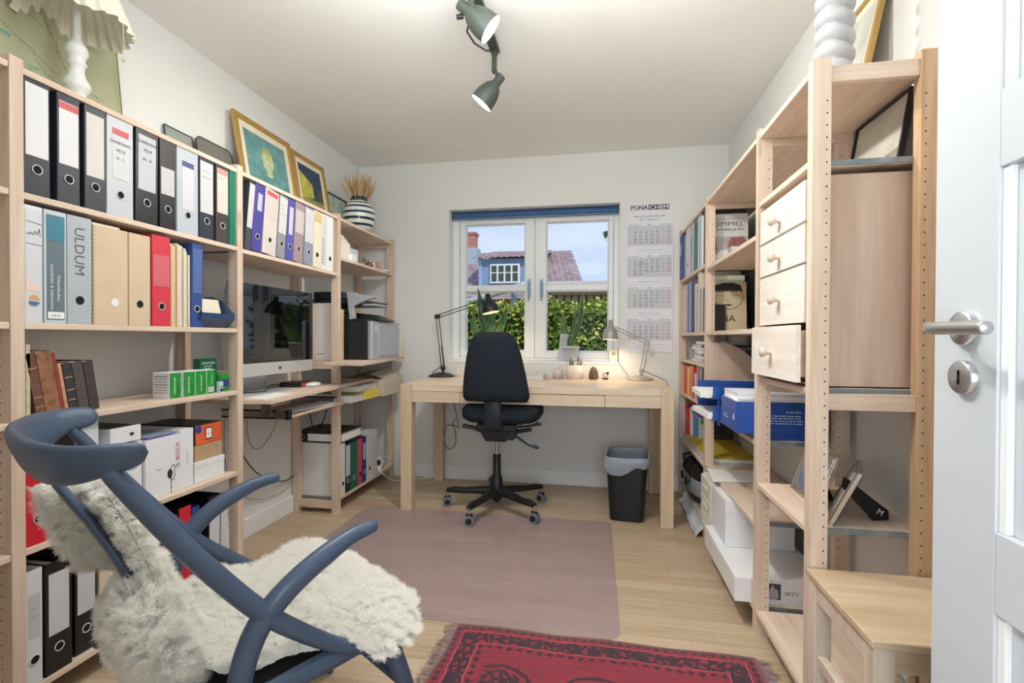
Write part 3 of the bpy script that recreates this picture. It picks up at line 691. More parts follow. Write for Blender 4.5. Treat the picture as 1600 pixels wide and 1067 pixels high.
rowL([
 dict(cover=BLKG, y=(1.092, 1.160), label=1, lz=(.105, .30), lw=.86, say='black ring binder with blank white label, nearest of the top row by the corner upright'),
 dict(cover=BLKG, y=(1.178, 1.243), label=1, lz=(.11, .29), lw=.86, strip=(206, 96, 100), texts=(('1', .245, .03, 0, -0.015, 'paper'),), say='black ring binder with a red strip across the head of its white label'),
 dict(cover=BLKG, y=(1.256, 1.322), label=1, lz=(.10, .29), lw=.85, lc=(226, 222, 216), say='black ring binder with shiny white label left of the wide grey one'),
 dict(cover=WHT, y=(1.326, 1.418), label=1, lz=(.12, .28), lw=.62, lc=(222, 226, 230), strip=(206, 96, 100), texts=(('DANEVANG', .235, .013, 0), ('VEJ 35', .21, .013, 0), ('A - L', .185, .014, 0)), say='wide pale grey ring binder handwritten A - L under a red strip'),
 dict(cover=BLK, y=(1.424, 1.512), label=1, lz=(.11, .295), lw=.78, lc=(206, 212, 220), texts=(('DANEVANG', .272, .013, 0), ('VEJ 35', .247, .013, 0), ('M - Å', .215, .015, 0)), lean=0.01, say='black ring binder with white label handwritten M - Å'),
 dict(cover=BLK, y=(1.520, 1.588), label=1, lz=(.12, .215), lw=.85, lc=(214, 214, 214), say='black ring binder with a short white label low on the spine'),
 dict(cover=(188, 197, 206), y=(1.594, 1.694), label=1, lz=(.09, .27), lw=.55, lc=(226, 228, 236), strip=(78, 76, 130), say='pale blue-grey ring binder with a violet strip on its label'),
 dict(cover=BLKG, y=(1.700, 1.774), label=1, lz=(.10, .30), lw=.9, lc=(224, 226, 228), lineN=2, say='grey-black ring binder with tall white label beside the pale blue-grey one'),
 dict(cover=(70, 62, 62), y=(1.786, 1.858), label=1, lz=(.12, .30), lw=.85, lc=(226, 222, 214), strip=(222, 150, 140), lineN=1, say='brown-black ring binder with a salmon strip left of the green one'),
 dict(cover=(0, 122, 96), y=(1.862, 1.896), ring=None, say='thin green folder at the far end of the top binder row'),
], Z1)
Z2 = 1.091
rowL([
 dict(cover=(222, 224, 230), y=(1.092, 1.139), ring=None, label=1, lz=(.0, .31), lw=.9, lc=(228, 230, 236), say='white folder with orange and blue round emblem at the near end of its row'),
 dict(cover=(196, 210, 216), y=(1.142, 1.203), ring=None, label=1, lz=(.01, .305), lw=.8, lc=(108, 128, 138), texts=(('Virksomhedens', .10, .012, -PI/2, .008, 'paper'), ('protokoller & dokumenter', .10, .012, -PI/2, -.010, 'paper')), say='grey binder with teal head and white words on its spine'),
 dict(cover=(176, 186, 190), y=(1.204, 1.277), ring='h', label=None, say='grey ring binder with ULDUM written down its spine'),
 dict(cover=(214, 58, 76), y=(1.488, 1.564), ring='m', label=1, lz=(.14, .25), lw=.9, lc=(226, 110, 124), say='red ring binder with faded label beside the cardboard magazine files'),
 dict(cover=(52, 78, 148), y=(1.657, 1.712), ring='m', label=1, lz=(.13, .30), lw=.8, lc=(92, 118, 176), lean=0.02, say='blue ring binder left of the card index box'),
], Z2)
# extra marks on those spines
def find(lbl): return [o for o in C.objects if str(o.get('label', '')).startswith(lbl)][0]
mat('emb_or', (224, 160, 110), 0.6); mat('emb_bl', (90, 110, 150), 0.6); mat('emb_pale', (232, 206, 190), 0.6)
b = MB(); M = face_ny((0, -0.0018, 0))
b.poly(M, [(-.020, .085), (.018, .085), (-.020, .125)], 'emb_pale').disc(M, 0, .062, .014, 'emb_or', 0.0003, a0=0, a1=PI).disc(M, 0, .059, .014, 'emb_bl', 0.0003, a0=PI, a1=2*PI)
b.line(M, [(-.02, .275), (.02, .270)], .0012, 'ink').line(M, [(-.02, .215), (.02, .212)], .0012, 'ink').line(M, [(-.018, .243), (-.012, .238), (-.008, .246), (-.002, .239), (.003, .250), (.008, .240), (.014, .258), (.016, .236)], .0014, 'ink')
b.build('emblem', find('white folder with orange'))
mk = [o for o in C.objects if o.get('label', '').startswith('grey binder with teal')][0]
b = MB(); M = face_ny((0, -0.0016, 0)); b.rect(M, -0.024, 0.235, 0.024, 0.30, mat('teal', (60, 128, 148), 0.5)).rect(M, -0.022, 0.013, 0.022, 0.032, 'paper').text(M, 'Hørsild', 0, 0.022, 0.008, 'ink', 0.0003); b.build('spine_print', mk)
mk = [o for o in C.objects if o.get('label', '').startswith('grey ring binder with ULDUM')][0]
b = MB(); M = face_ny((0, -0.0008, 0)); b.text(M, 'ULDUM', 0, 0.215, 0.042, mat('pencil', (104, 108, 112), .8), 0.0, rot=-PI/2, sx=1.0); b.build('handwriting', mk)

ZB = 1.436
PUR = (74, 70, 150)
rowL([
 dict(cover=(70, 74, 82), y=(1.952, 1.990), label=1, lz=(.10, .30), lw=.9, lc=(220, 220, 222), ring=None, lean=0.12, h=.31, say='thin grey binder with white label leaning beside the first purple-blue binder'),
 dict(cover=PUR, y=(1.994, 2.062), label=1, lz=(.19, .27), lw=.45, lc=(206, 206, 220), lean=0.12, h=.31, say='purple-blue ring binder with small white label, the nearer of the two'),
 dict(cover=(212, 202, 194), y=(2.068, 2.168), label=1, lz=(.17, .30), lw=.8, lc=(218, 210, 204), strip=(208, 86, 90), lean=0.10, h=.31, say='wide beige ring binder with a red strip on its label'),
 dict(cover=(140, 144, 150), y=(2.174, 2.240), label=1, lz=(.12, .30), lw=.92, lc=(222, 220, 220), lineN=3, lean=0.10, h=.31, say='grey ring binder with tall printed white label next to the beige one'),
 dict(cover=(84, 84, 168), y=(2.246, 2.304), label=1, lz=(.13, .27), lw=.55, lc=(214, 214, 226), lean=0.09, h=.31, say='purple-blue ring binder with tall narrow label, the farther of the two'),
 dict(cover=(160, 140, 142), y=(2.310, 2.392), label=1, lz=(.15, .27), lw=.9, lc=(214, 204, 202), lean=0.085, h=.31, say='mauve-brown ring binder with pale label on the middle top shelf'),
 dict(cover=(140, 150, 164), y=(2.404, 2.486), label=1, lz=(.12, .30), lw=.95, lc=(226, 226, 230), lineN=2, lean=0.06, h=.31, say='grey-blue ring binder with white label left of the cream one'),
 dict(cover=(232, 222, 196), y=(2.492, 2.566), label=1, lz=(.25, .30), lw=.9, lc=(232, 206, 140), ring='h', lean=0.05, h=.31, say='cream ring binder with a yellow patch at its head'),
 dict(cover=(232, 232, 230), y=(2.572, 2.622), label=1, lz=(.02, .30), lw=.9, lc=(228, 228, 226), ring=None, lean=0.04, h=.31, say='white binder with diagonal grey stripes along its spine'),
 dict(cover=(236, 236, 234), y=(2.628, 2.704), label=None, ring='h', lean=0.02, h=.312, say='plain white ring binder at the far end of the middle top shelf'),
], ZB)
mk = [o for o in C.objects if o.get('label', '').startswith('white binder with diagonal')][0]
b = MB(); M = face_ny((0, -0.0016, 0))
for i in range(9): b.poly(M, [(-.021, .03+i*.016), (.0, .042+i*.016), (.0, .049+i*.016), (-.021, .037+i*.016)], 'ink_grey')
b.build('stripe_print', mk)
rowL([
 dict(cover=(206, 24, 48), y=(1.092, 1.160), label=None, x=-1.515, say='bright red ring binder on the lower shelf behind the armchair'),
 dict(cover=(24, 24, 28), y=(1.166, 1.236), label=None, x=-1.53, say='black ring binder next to the bright red one behind the armchair'),
], 0.480)
Z5 = 0.096
rowL([
 dict(cover=(214, 218, 222), y=(1.092, 1.134), label=1, lz=(.13, .25), lw=.7, lc=(206, 210, 212), lineN=2, say='white ring binder at the near end of the bottom shelf'),
 dict(cover=(20, 20, 24), y=(1.140, 1.214), label=1, lz=(.11, .285), lw=.76, lc=(222, 224, 232), say='black ring binder with blank white label beside the white one at the bottom'),
 dict(cover=(20, 20, 24), y=(1.232, 1.300), label=1, lz=(.12, .30), lw=.8, lc=(214, 218, 224), x=-1.525, say='black ring binder with tall white label, second black one of the bottom shelf'),
 dict(cover=(216, 202, 180), y=(1.310, 1.372), label=None, ring='m', x=-1.53, say='beige ring binder on the bottom shelf partly behind the sheepskin'),
 dict(cover=(196, 40, 52), y=(1.400, 1.452), label=None, ring=None, x=-1.53, h=.30, lean=-.03, side=(120, 20, 30), say='dark red binder nearest the sheepskin on the bottom shelf'),
 dict(cover=(206, 44, 56), y=(1.462, 1.520), label=1, lz=(.14, .20), lw=.6, lc=(206, 180, 160), ring=None, x=-1.52, h=.30, lean=-.03, say='red binder with small beige label on the bottom shelf'),
 dict(cover=(200, 24, 44), y=(1.530, 1.596), label=1, lz=(.10, .19), lw=.6, lc=(226, 196, 190), ring=None, x=-1.51, h=.305, lean=-.02, side=(40, 20, 24), say='red binder with pink-white label, middle of the red binders at the bottom'),
 dict(cover=(210, 36, 56), y=(1.608, 1.664), label=1, lz=(.16, .22), lw=.6, lc=(220, 150, 150), ring=None, x=-1.52, side=(24, 22, 26), say='red binder behind the black folder top on the bottom shelf'),
 dict(cover=(36, 70, 140), y=(1.672, 1.712), label=1, lz=(.14, .24), lw=.8, lc=(206, 194, 160), ring=None, x=-1.525, h=.30, say='blue binder with yellowish label on the bottom shelf'),
 dict(cover=(20, 20, 24), y=(1.736, 1.806), label=1, lz=(.10, .30), lw=.8, lc=(224, 226, 230), lean=.02, x=-1.512, say='black ring binder with tall white label standing before the far upright at the bottom'),
 dict(cover=(206, 210, 214), y=(1.815, 1.870), label=None, ring=None, x=-1.53, h=.30, say='pale grey folder against the far upright of the bottom shelf'),
], Z5)
ZC = 0.096
rowL([
 dict(cover=(222, 222, 220), y=(2.790, 2.848), label=None, ring='h', say='plain white ring binder at the bottom left of the printer bay'),
 dict(cover=(24, 26, 32), y=(2.852, 2.912), label=1, lz=(.10, .29), lw=.85, lc=(216, 220, 226), h=.30, say='black ring binder with white label on the lower shelf below the printer'),
 dict(cover=(0, 104, 78), y=(2.916, 3.010), label=None, h=.30, say='green ring binder on the lower shelf below the printer'),
 dict(cover=(206, 66, 92), y=(3.014, 3.072), label=None, h=.30, ring='h', say='pink-red ring binder on the lower shelf below the printer'),
 dict(cover=(36, 44, 110), y=(3.076, 3.134), label=1, lz=(.15, .26), lw=.6, lc=(190, 200, 224), h=.30, say='navy ring binder with pale label below the printer'),
 dict(cover=(214, 212, 204), y=(3.142, 3.226), label=None, ring='h', h=.315, say='off-white ring binder on the lower shelf, near side of the pair'),
 dict(cover=(206, 206, 200), y=(3.230, 3.306), label=None, ring=None, h=.318, say='off-white folder closing the lower binder row below the printer'),
], ZC)
# binder lying flat on the lower row
t = thing('ring_binder', 'black ring binder lying flat on top of the white binder below the printer', 'binder', (-1.66, 2.875, 0.4165), (0, 0, 0))
b = MB(); b.box(-.155, -.09, 0, -.1525+.003, .19, .062, col((20, 20, 24))).box(-.155, -.09, .0595, .155, .19, .062, col((20, 20, 24))).box(-.155, -.09, 0, .155, .19, .0025, col((20, 20, 24))).box(-.155, -.09, .0025, .155, -.0875, .0595, col((20, 20, 24)))
b.build('cover', t, bevel=.001)
b = MB(); b.box(-.145, -.08, .004, .145, .18, .055, 'paper'); b.build('paper_block', t)
b = MB(); M = face_ny((0, -.0905, 0)); b.rect(M, -.065, .009, .11, .053, 'paper', .0004); b.build('spine_label', t)
b = MB(); M = face_ny((0, -.091, 0)); b.disc(M, -.10, .031, .0125, 'hole').torus(M @ T(-.10, .031, 0), .0125, .0016, col((210, 212, 214), 0.3), 22, 6); b.build('finger_ring', t)

# ------------------------------------------------------------------ things on the left shelves
def wbox(name, say, cat, x0, y0, z0, x1, y1, z1, key, marks=None, group=None, bevel=0.0015, rz=0.0, lid=None, lidkey=None):
    """carton standing in world axes; marks(b, T) adds printing; lid = height of a separate lid"""
    cx, cy = (x0+x1)/2, (y0+y1)/2
    if lid or marks:
        t = thing(name, say, cat, (cx, cy, z0), (0, 0, rz), group)
        b = MB(T(-cx, -cy, -z0)); zt = z1-(lid or 0)
        e = 0.0015 if lid else 0
        b.box(x0+e, y0+e, z0, x1-e, y1-e, zt, key); b.build('box', t, bevel=bevel)
        if lid: b = MB(T(-cx, -cy, -z0)); b.box(x0, y0, zt, x1, y1, z1, lidkey or key); b.build('lid', t, bevel=bevel)
        if marks: b = MB(T(-cx, -cy, -z0)); marks(b); b.build('print', t)
        return t
    b = MB(T(-cx, -cy, -z0)); b.box(x0, y0, z0, x1, y1, z1, key)
    o = b.build(name, loc=(cx, cy, z0), rot=(0, 0, rz), bevel=bevel); return tag(o, say, cat, group)

mat('kraft', (214, 192, 162), 0.75, var=0.06, scale=12); mat('kraft_dark', (178, 154, 122), 0.8); mat('box_white', (232, 234, 238), 0.5)
# cardboard magazine files
for (y0, y1, xx, say, hl) in ((1.281, 1.398, -1.512, 'wide cardboard magazine file with scalloped edge and open flap', 'white'), (1.400, 1.482, -1.512, 'narrow cardboard magazine file left of the red ring binder', 'hole')):
    t = thing('magazine_file', say, 'magazine file', (xx, (y0+y1)/2, Z2+0.0005), (0, 0, PI/2)); hw = (y1-y0)/2-0.001
    b = MB(); b.box(-hw, 0, 0, hw, .27, .306, 'kraft'); b.build('box', t, bevel=.0015)
    if hl == 'white': b = MB(); b.box(-hw+.004, .01, .3065, hw-.02, .22, .314, 'paper_cream'); b.build('flap', t)
    b = MB(); M = face_ny((0, -.0006, 0)); b.disc(M, .012 if hl == 'white' else 0, .072, .0125, 'hole' if hl == 'hole' else 'white')
    for i in range(24): b.disc(M, -hw+.0025 if hl == 'white' else hw-.0025, .006+i*.0127, .0024, 'kraft_dark', n=8)
    b.build('finger_hole', t)
# paper folders between red and blue binder
y = 1.570
for i, (w_, h_, c_) in enumerate(((.022, .295, (214, 190, 150)), (.016, .300, (228, 208, 172)), (.012, .30, (206, 208, 206)), (.010, .292, (222, 214, 190)), (.010, .285, (230, 214, 176)), (.008, .27, (216, 214, 206)))):
    b = MB(); k = col(c_, .8); b.box(0, 0, 0, .24, w_*.9, h_, k).box(.004, w_*.2, h_, .23, w_*.6, h_+.006, 'paper')
    o = b.build('document_folder', loc=(-1.755+.006*(i % 2), y, Z2+.0005), bevel=.0015)
    tag(o, ['thick worn tan document folder beside the red binder', 'pale tan document folder, second from the red binder', 'grey-white document folder in the middle of the paper bundle', 'cream document folder in the paper bundle', 'light tan document folder, last but one before the blue binder', 'thin grey document folder touching the blue binder'][i], 'folder', 'document folders between the red and blue binders')
    y += w_*.93+.0015
# blue card index box with cards
t = thing('card_index_box', 'open blue plastic card index box full of white cards', 'card box', (-1.555, 1.785, Z2+.0005))
kb = mat('blue_plastic', (52, 78, 118), 0.3)
b = MB()
b.add([(.055, -.085, .035), (.055, .085, .035), (.060, .088, .058), (.060, -.088, .058)], [(0, 1, 2, 3)], kb)
b.add([(.02, -.07, 0), (.02, .07, 0), (.055, .085, .035), (.055, -.085, .035)], [(0, 1, 2, 3)], kb)
for s in (-1, 1):
    b.prism(frame((0, s*.088, 0), (1, 0, 0), (0, 0, 1)), [(-.10, 0), (.02, 0), (.056, .035), (.059, .058), (.0, .115), (-.05, .132), (-.10, .132)], .002*s, kb)
b.box(-.10, -.088, 0, .02, .088, .003, kb).box(-.102, -.088, 0, -.10, .088, .125, kb)
b.build('tray', t, bevel=.0008)
for i in range(9):
    b = MB(); b.box(0, -.07+R_.uniform(-.004, .004), 0, .0035, .07, .118+R_.uniform(-.006, .006), 'paper_cream' if i % 3 else 'ink_grey'); b.build('card', t, loc=(-.085+i*.013, 0, .0035), rot=(0, -.25, 0))
# old books
Z4 = 0.826
def book(y0, y1, z, h, c, say, x=-1.53, d=.17, lean=0.0, face=1, bands=None, pages=True, rough=.6, var=.25, group=None, name='book', title=None, tk='paper', xw=None):
    w_ = y1-y0-.0008; dz = abs(math.sin(lean))*w_/2
    t = thing(name, say, 'book', (x, (y0+y1)/2, z+dz+.0005), (0, lean, PI/2 if face > 0 else -PI/2), group)
    k = mat('bk_%d_%d_%d' % c, c, rough, var=var, scale=40); hw = w_/2
    b = MB(); b.box(-hw, 0, 0, hw, .002, h, k).box(-hw, .002, 0, -hw+.0015, d, h, k).box(hw-.0015, .002, 0, hw, d, h, k)
    b.build('cover', t, bevel=.0008)
    if pages: b = MB(); b.box(-hw+.0016, .0022, .002, hw-.0016, d-.003, h-.003, 'paper_cream'); b.build('pages', t)
    if bands or title:
        b = MB(); M = face_ny((0, -.0008, 0))
        for zz in (bands or ()): b.rect(M, -hw*.95, zz*h, hw*.95, zz*h+.004, mat('bkband', (170, 130, 84), .5))
        if title: b.text(M, title, 0, h*.55, min(hw*1.3, .016), tk, .0004, rot=-PI/2)
        b.build('spine_print', t)
    return t
OB = 'old books on the third shelf'
book(1.100, 1.1075, Z4, .21, (222, 208, 176), 'thin cream book standing first beside the near upright', group=OB)
book(1.1085, 1.120, Z4, .205, (206, 196, 168), 'pale straw coloured book beside the thin cream one', group=OB)
book(1.135, 1.160, Z4, .182, (112, 78, 66), 'cracked dark brown leather book with worn spine', lean=-.16, bands=(.15, .3, .75), group=OB)
book(1.161, 1.202, Z4, .184, (150, 104, 72), 'thickest old book, tan-brown leather with flaked spine', lean=-.16, var=.45, group=OB)
book(1.203, 1.212, Z4, .182, (150, 60, 52), 'thin dark red book leaning behind the thick leather one', lean=-.16, group=OB)
book(1.213, 1.224, Z4, .150, (196, 150, 118), 'thin tan book leaning against the black ones', lean=-.16, group=OB)
book(1.225, 1.250, Z4, .150, (52, 54, 60), 'black old book with gilt bands on its spine', lean=-.15, bands=(.25, .45, .7), group=OB)
book(1.252, 1.284, Z4, .152, (84, 76, 70), 'dark grey-brown old book, second from the end', lean=-.15, group=OB)
book(1.286, 1.316, Z4, .153, (66, 60, 60), 'dark brown-black book at the far end leaning towards the others', lean=-.15, group=OB)
# gum packs
mat('gum_green', (34, 150, 58), .35, var=.35, scale=14); mat('gum_dark', (16, 92, 66), .35); mat('gum_blue', (30, 60, 150), .35)
GP = 'green gum packs on the third shelf'
for i, (y0, y1) in enumerate(((1.587, 1.637), (1.649, 1.706), (1.708, 1.764), (1.766, 1.812))):
    def mk_(b, y0=y0, y1=y1, i=i):
        M = face_px((-1.5392, 0, 0)); cy = (y0+y1)/2
        b.rect(M, y0+.001, Z4+.001, y1-.001, Z4+.094, 'gum_green')
        if i < 3: b.text(M, 'nicorette', cy, Z4+.045, .017, 'white', .0004, rot=-PI/2 if i != 2 else PI/2)
        else:
            b.text(M, 'nicorette', cy+.006, Z4+.055, .011, 'white', .0004, rot=-PI/2).rect(M, cy-.016, Z4+.006, cy+.016, Z4+.026, 'white', .0003)
            for q in range(7): b.rect(M, cy-.013+q*.004, Z4+.009, cy-.0115+q*.004, Z4+.023, 'ink', .0006)
        M2 = face_ny((0, y0-.0006, 0))
        for q in range(7): b.rect(M2, -1.605, Z4+.02+q*.010, -1.548, Z4+.0225+q*.010, 'ink' if q in (3, 6) else 'ink_grey')
    wbox('gum_pack', ['green gum pack with printed white side, nearest of the row', 'green gum pack second from the near end of the row', 'green gum pack third from the near end, lettering reading upwards', 'green gum pack with a barcode, last of the upright row'][i], 'pack', -1.612, y0, Z4+.0003, -1.54, y1, Z4+.096, 'box_white', mk_, group=GP)
def mk_(b):
    M = face_px((-1.5892, 0, 0)); b.rect(M, 1.787, Z4+.001, 1.879, Z4+.137, 'gum_dark').rect(M, 1.787, Z4+.001, 1.879, Z4+.07, 'gum_green', .0003)
    b.text(M, 'nicorette', 1.833, Z4+.122, .020, 'white', .0006, width=.07).dashes(M, 1.808, 1.858, Z4+.106, .004, 'white', 1, .0006).dashes(M, 1.812, 1.852, Z4+.097, .004, 'white', 2, .0006)
wbox('gum_pack', 'dark green upright gum carton standing behind the blue and green pack', 'pack', -1.62, 1.786, Z4+.0003, -1.59, 1.880, Z4+.138, 'gum_dark', mk_)
def mk_(b):
    M = face_px((-1.5392, 0, 0)); b.rect(M, 1.837, Z4+.022, 1.890, Z4+.05, 'gum_blue')
wbox('gum_pack', 'blue and green gum pack at the end of the row', 'pack', -1.585, 1.836, Z4+.0003, -1.54, 1.891, Z4+.072, 'gum_green', mk_)
def mk_(b):
    M = face_px((-1.5192, 0, 0)); b.rect(M, 1.815, Z4+.004, 1.833, Z4+.016, 'gum_blue').rect(M, 1.815, Z4+.022, 1.833, Z4+.026, 'gum_dark')
wbox('gum_pack', 'tiny white and blue gum pack in front of the green carton', 'pack', -1.535, 1.813, Z4+.0003, -1.52, 1.835, Z4+.045, col((190, 210, 206)), mk_)
# electronics cartons, shelf above the bottom row
Z3 = 0.480
G3 = 'white cartons above the red binders'
wbox('carton', 'white carton standing behind the armchair rail, nearest of the row', 'box', -1.76, 1.240-.0, Z3+.0005, -1.56, 1.243+.012, Z3+.30, 'box_white', group=G3)
wbox('carton', 'tall pale grey-white carton, tallest on its shelf, behind the armchair rail', 'box', -1.77, 1.262, Z3+.0005, -1.54, 1.320, Z3+.328, col((212, 218, 226)), group=G3)
wbox('carton', 'narrow white carton under the laptop-size box with fruit emblem', 'box', -1.77, 1.323, Z3+.0005, -1.545, 1.374, Z3+.222, 'box_white', group=G3)
def linesx(y0, y1, zs, x, key='ink_grey', r=None):
    def f(b):
        M = face_px((x, 0, 0))
        for z in zs: b.rect(M, y0, z, y1, z+.0035, key)
    return f
wbox('carton', 'white carton with a small grey line of print below the fruit emblem box', 'box', -1.77, 1.396, Z3+.0005, -1.54, 1.472, Z3+.218, 'box_white', linesx(1.418, 1.452, (Z3+.125,), -1.5392), group=G3)
def apple(b, M, x, y, s, k):
    b.disc(M, x-.18*s, y, .26*s, k, ry=.32*s, n=14).disc(M, x+.16*s, y, .25*s, k, .0001, ry=.32*s, n=14).poly(M, [(x-.02*s, y+.34*s), (x+.10*s, y+.50*s), (x+.16*s, y+.56*s), (x+.06*s, y+.40*s)], k)
def mk_(b):
    M = face_px((-1.5292, 0, 0)); apple(b, M, 1.425, Z3+.249, .018, 'ink')
    b.rect(face_pz((0, 0, Z3+.2762)), -1.76, 1.352, -1.54, 1.455, col((50, 50, 56), .3))
wbox('carton', 'flat white carton with dark top and apple emblem lying on two others', 'box', -1.77, 1.350, Z3+.224, -1.53, 1.460, Z3+.2755, 'box_white', mk_, group=G3)
def mk_(b):
    M = face_px((-1.5292, 0, 0))
    b.text(M, 'BOSCH', 1.612, Z3+.150, .026, 'ink_red', .0003, rot=PI/2, width=.062)
    b.torus(M @ T(1.612, Z3+.100, 0), .0075, .0012, 'ink_grey', 14, 4).rect(M, 1.606, Z3+.098, 1.618, Z3+.101, 'ink_grey')
    b.disc(M, 1.578, Z3+.075, .011, 'ink', ry=.017).rect(M, 1.572, Z3+.062, 1.584, Z3+.088, 'ink', .0002)
    b.line(M, [(1.578, Z3+.092), (1.592, Z3+.105), (1.602, Z3+.095), (1.596, Z3+.08), (1.600, Z3+.064), (1.592, Z3+.055)], .0025, 'ink')
    b.line(M, [(1.578, Z3+.058), (1.588, Z3+.05), (1.598, Z3+.052)], .002, 'ink')
    b.dashes(M @ T(1.583, Z3+.028, 0) @ RZ(PI/2), -.026, .034, 0, .005, 'ink', 3, .0003)
    b.rect(M, 1.520, Z3+.098, 1.540, Z3+.101, 'ink_grey')
wbox('carton', 'large white charger carton with red vertical lettering and a small drawing', 'box', -1.79, 1.478, Z3+.0005, -1.53, 1.626, Z3+.213, 'box_white', mk_, group=G3)
mat('rainbow', (120, 110, 180), .4, var=.5, scale=12)
b = MB(); b.box(0, 0, 0, .2, .12, .008, 'rainbow').box(0, 0, .008, .2, .12, .009, col((150, 170, 190)))
o = b.build('booklet', loc=(-1.735, 1.49, Z3+.2138), bevel=.0008); tag(o, 'thin booklet with rainbow coloured edge on the charger carton', 'booklet')
def mk_(b):
    M = face_px((-1.5392, 0, 0)); b.rect(M, 1.665, Z3+.09, 1.668, Z3+.14, 'ink_grey')
wbox('carton', 'tall narrow white carton right of the charger carton', 'box', -1.78, 1.634, Z3+.0005, -1.54, 1.698, Z3+.222, 'box_white', mk_, group=G3)
wbox('carton', 'low white lidded carton at the bottom of the far stack', 'box', -1.79, 1.704, Z3+.0005, -1.54, 1.866, Z3+.080, 'box_white', lid=.022, group=G3)
def mk_(b):
    M = face_px((-1.5492, 0, 0)); b.text(M, 'CE  FC', 1.775, Z3+.128, .024, 'kraft_dark', .0003, align='c').torus(M @ T(1.825, Z3+.128, 0), .007, .0012, 'kraft_dark', 12, 4)
    b.rect(M, 1.775, Z3+.104, 1.805, Z3+.108, 'kraft_dark')
wbox('carton', 'tan cardboard carton with certification marks in the middle of the stack', 'box', -1.79, 1.716, Z3+.081, -1.55, 1.862, Z3+.143, mat('kraft_tan', (188, 160, 124), .6), mk_, group=G3)
mat('orange_box', (226, 104, 58), .4, var=.12, scale=6)
def mk_(b):
    M = face_px((-1.5492, 0, 0)); b.rect(M, 1.718, Z3+.146, 1.858, Z3+.222, 'orange_box')
    b.rect(M, 1.770, Z3+.160, 1.806, Z3+.208, 'black', .0003).rect(M, 1.774, Z3+.165, 1.802, Z3+.204, 'paper', .0006).disc(M, 1.734, Z3+.206, .016, mat('badge', (50, 66, 150), .4), .0003)
    b.rect(M, 1.786, Z3+.168, 1.788, Z3+.20, 'ink_grey', .0009).rect(M, 1.776, Z3+.182, 1.80, Z3+.184, 'ink_grey', .0009)
wbox('carton', 'orange and black gadget carton with round blue badge on top of the stack', 'box', -1.80, 1.716, Z3+.144, -1.55, 1.860, Z3+.224, 'black', mk_, group=G3)

# ------------------------------------------------------------------ computer place in the middle bay
def plate(name, say, cat, pts, z0, z1, key, bev=.0015):
    cx = sum(p[0] for p in pts)/len(pts); cy = sum(p[1] for p in pts)/len(pts)
    b = MB(T(-cx, -cy, -z0)); b.prism(T(0, 0, z0), pts, z1-z0, key)
    o = b.build(name, loc=(cx, cy, z0), bevel=bev); return tag(o, say, cat)
plate('worktop_board', 'loose pine worktop board carrying the computer and jutting into the room', 'board', [(-1.80, 1.945), (-1.504, 1.945), (-1.390, 1.965), (-1.488, 3.20), (-1.503, 3.20), (-1.503, 2.745), (-1.80, 2.745)], .762, .780, 'pine_board')
kt = thing('keyboard_tray', 'sliding pine keyboard tray on metal rails under the computer worktop', 'tray', (-1.6, 2.5, .655))
TK = T(1.6, -2.5, -.655)
b = MB(TK); b.prism(T(0, 0, .657), [(-1.76, 2.178), (-1.472, 2.178), (-1.494, 2.99), (-1.503, 2.99), (-1.503, 2.743), (-1.76, 2.743)], .013, 'pine_board'); b.build('tray_board', kt, bevel=.001)
for (ya, yb) in ((2.150, 2.176), (2.720, 2.742)):
    b = MB(TK); b.box(-1.79, ya, .665, -1.445 if ya < 2.5 else -1.515, yb, .705, 'steel').box(-1.79, ya-.003, .664, -1.50, ya, .671, 'black').box(-1.79, ya-.003, .699, -1.50, ya, .706, 'black')
    if ya < 2.5: b.box(-1.449, ya-.002, .662, -1.432, yb+.002, .708, 'black').disc(face_ny((-1.475, ya-.0006, .685)), 0, 0, .003, 'hole').disc(face_ny((-1.50, ya-.0006, .685)), 0, 0, .003, 'hole')
    b.build('slide_rail', kt)
    if ya < 2.5: b = MB(TK); b.box(-1.575, ya-.006, .676, -1.520, ya-.003, .752, 'steel').box(-1.575, ya-.006, .752, -1.520, ya+.03, .761, 'steel').disc(face_ny((-1.547, ya-.0066, .735)), 0, 0, .003, 'hole').disc(face_ny((-1.547, ya-.0066, .70)), 0, 0, .003, 'hole'); b.build('bracket', kt)
# keyboard
kb = thing('computer_keyboard', 'slim white keyboard on the sliding tray', 'keyboard', (-1.565, 2.52, .6703), (0, 0, PI/2-.06))
b = MB(); b.box(-.21, -.057, 0, .21, .057, .006, col((222, 224, 226))); b.build('case', kb, bevel=.001)
b = MB()
for r in range(5):
    n_ = 14
    for i in range(n_):
        if r == 4 and 4 <= i <= 8: continue
        b.box(-.203+i*.029, -.052+(4-r)*.0212, .006, -.203+i*.029+.0255, -.052+(4-r)*.0212+.018, .0085, 'white')
b.box(-.203+4*.029, -.052, .006, -.203+8*.029+.0255, -.034, .0085, 'white')
b.build('keys', kb)['kind'] = 'stuff'
# mouse
ms = thing('computer_mouse', 'flat white mouse near the front edge of the worktop', 'mouse', (-1.575, 2.60, .7803), (0, 0, .1))
b = MB(); b.grid(lambda u, v: Vector((.03*math.sin((u-.5)*PI)*math.sin(v*PI)**.35, -.057*math.cos(v*PI), .004+.017*math.cos((u-.5)*PI)**.5*math.sin(v*PI)**.5)), 16, 18, 'white'); b.box(-.024, -.045, 0, .024, .045, .004, col((150, 150, 152))); b.build('shell', ms)
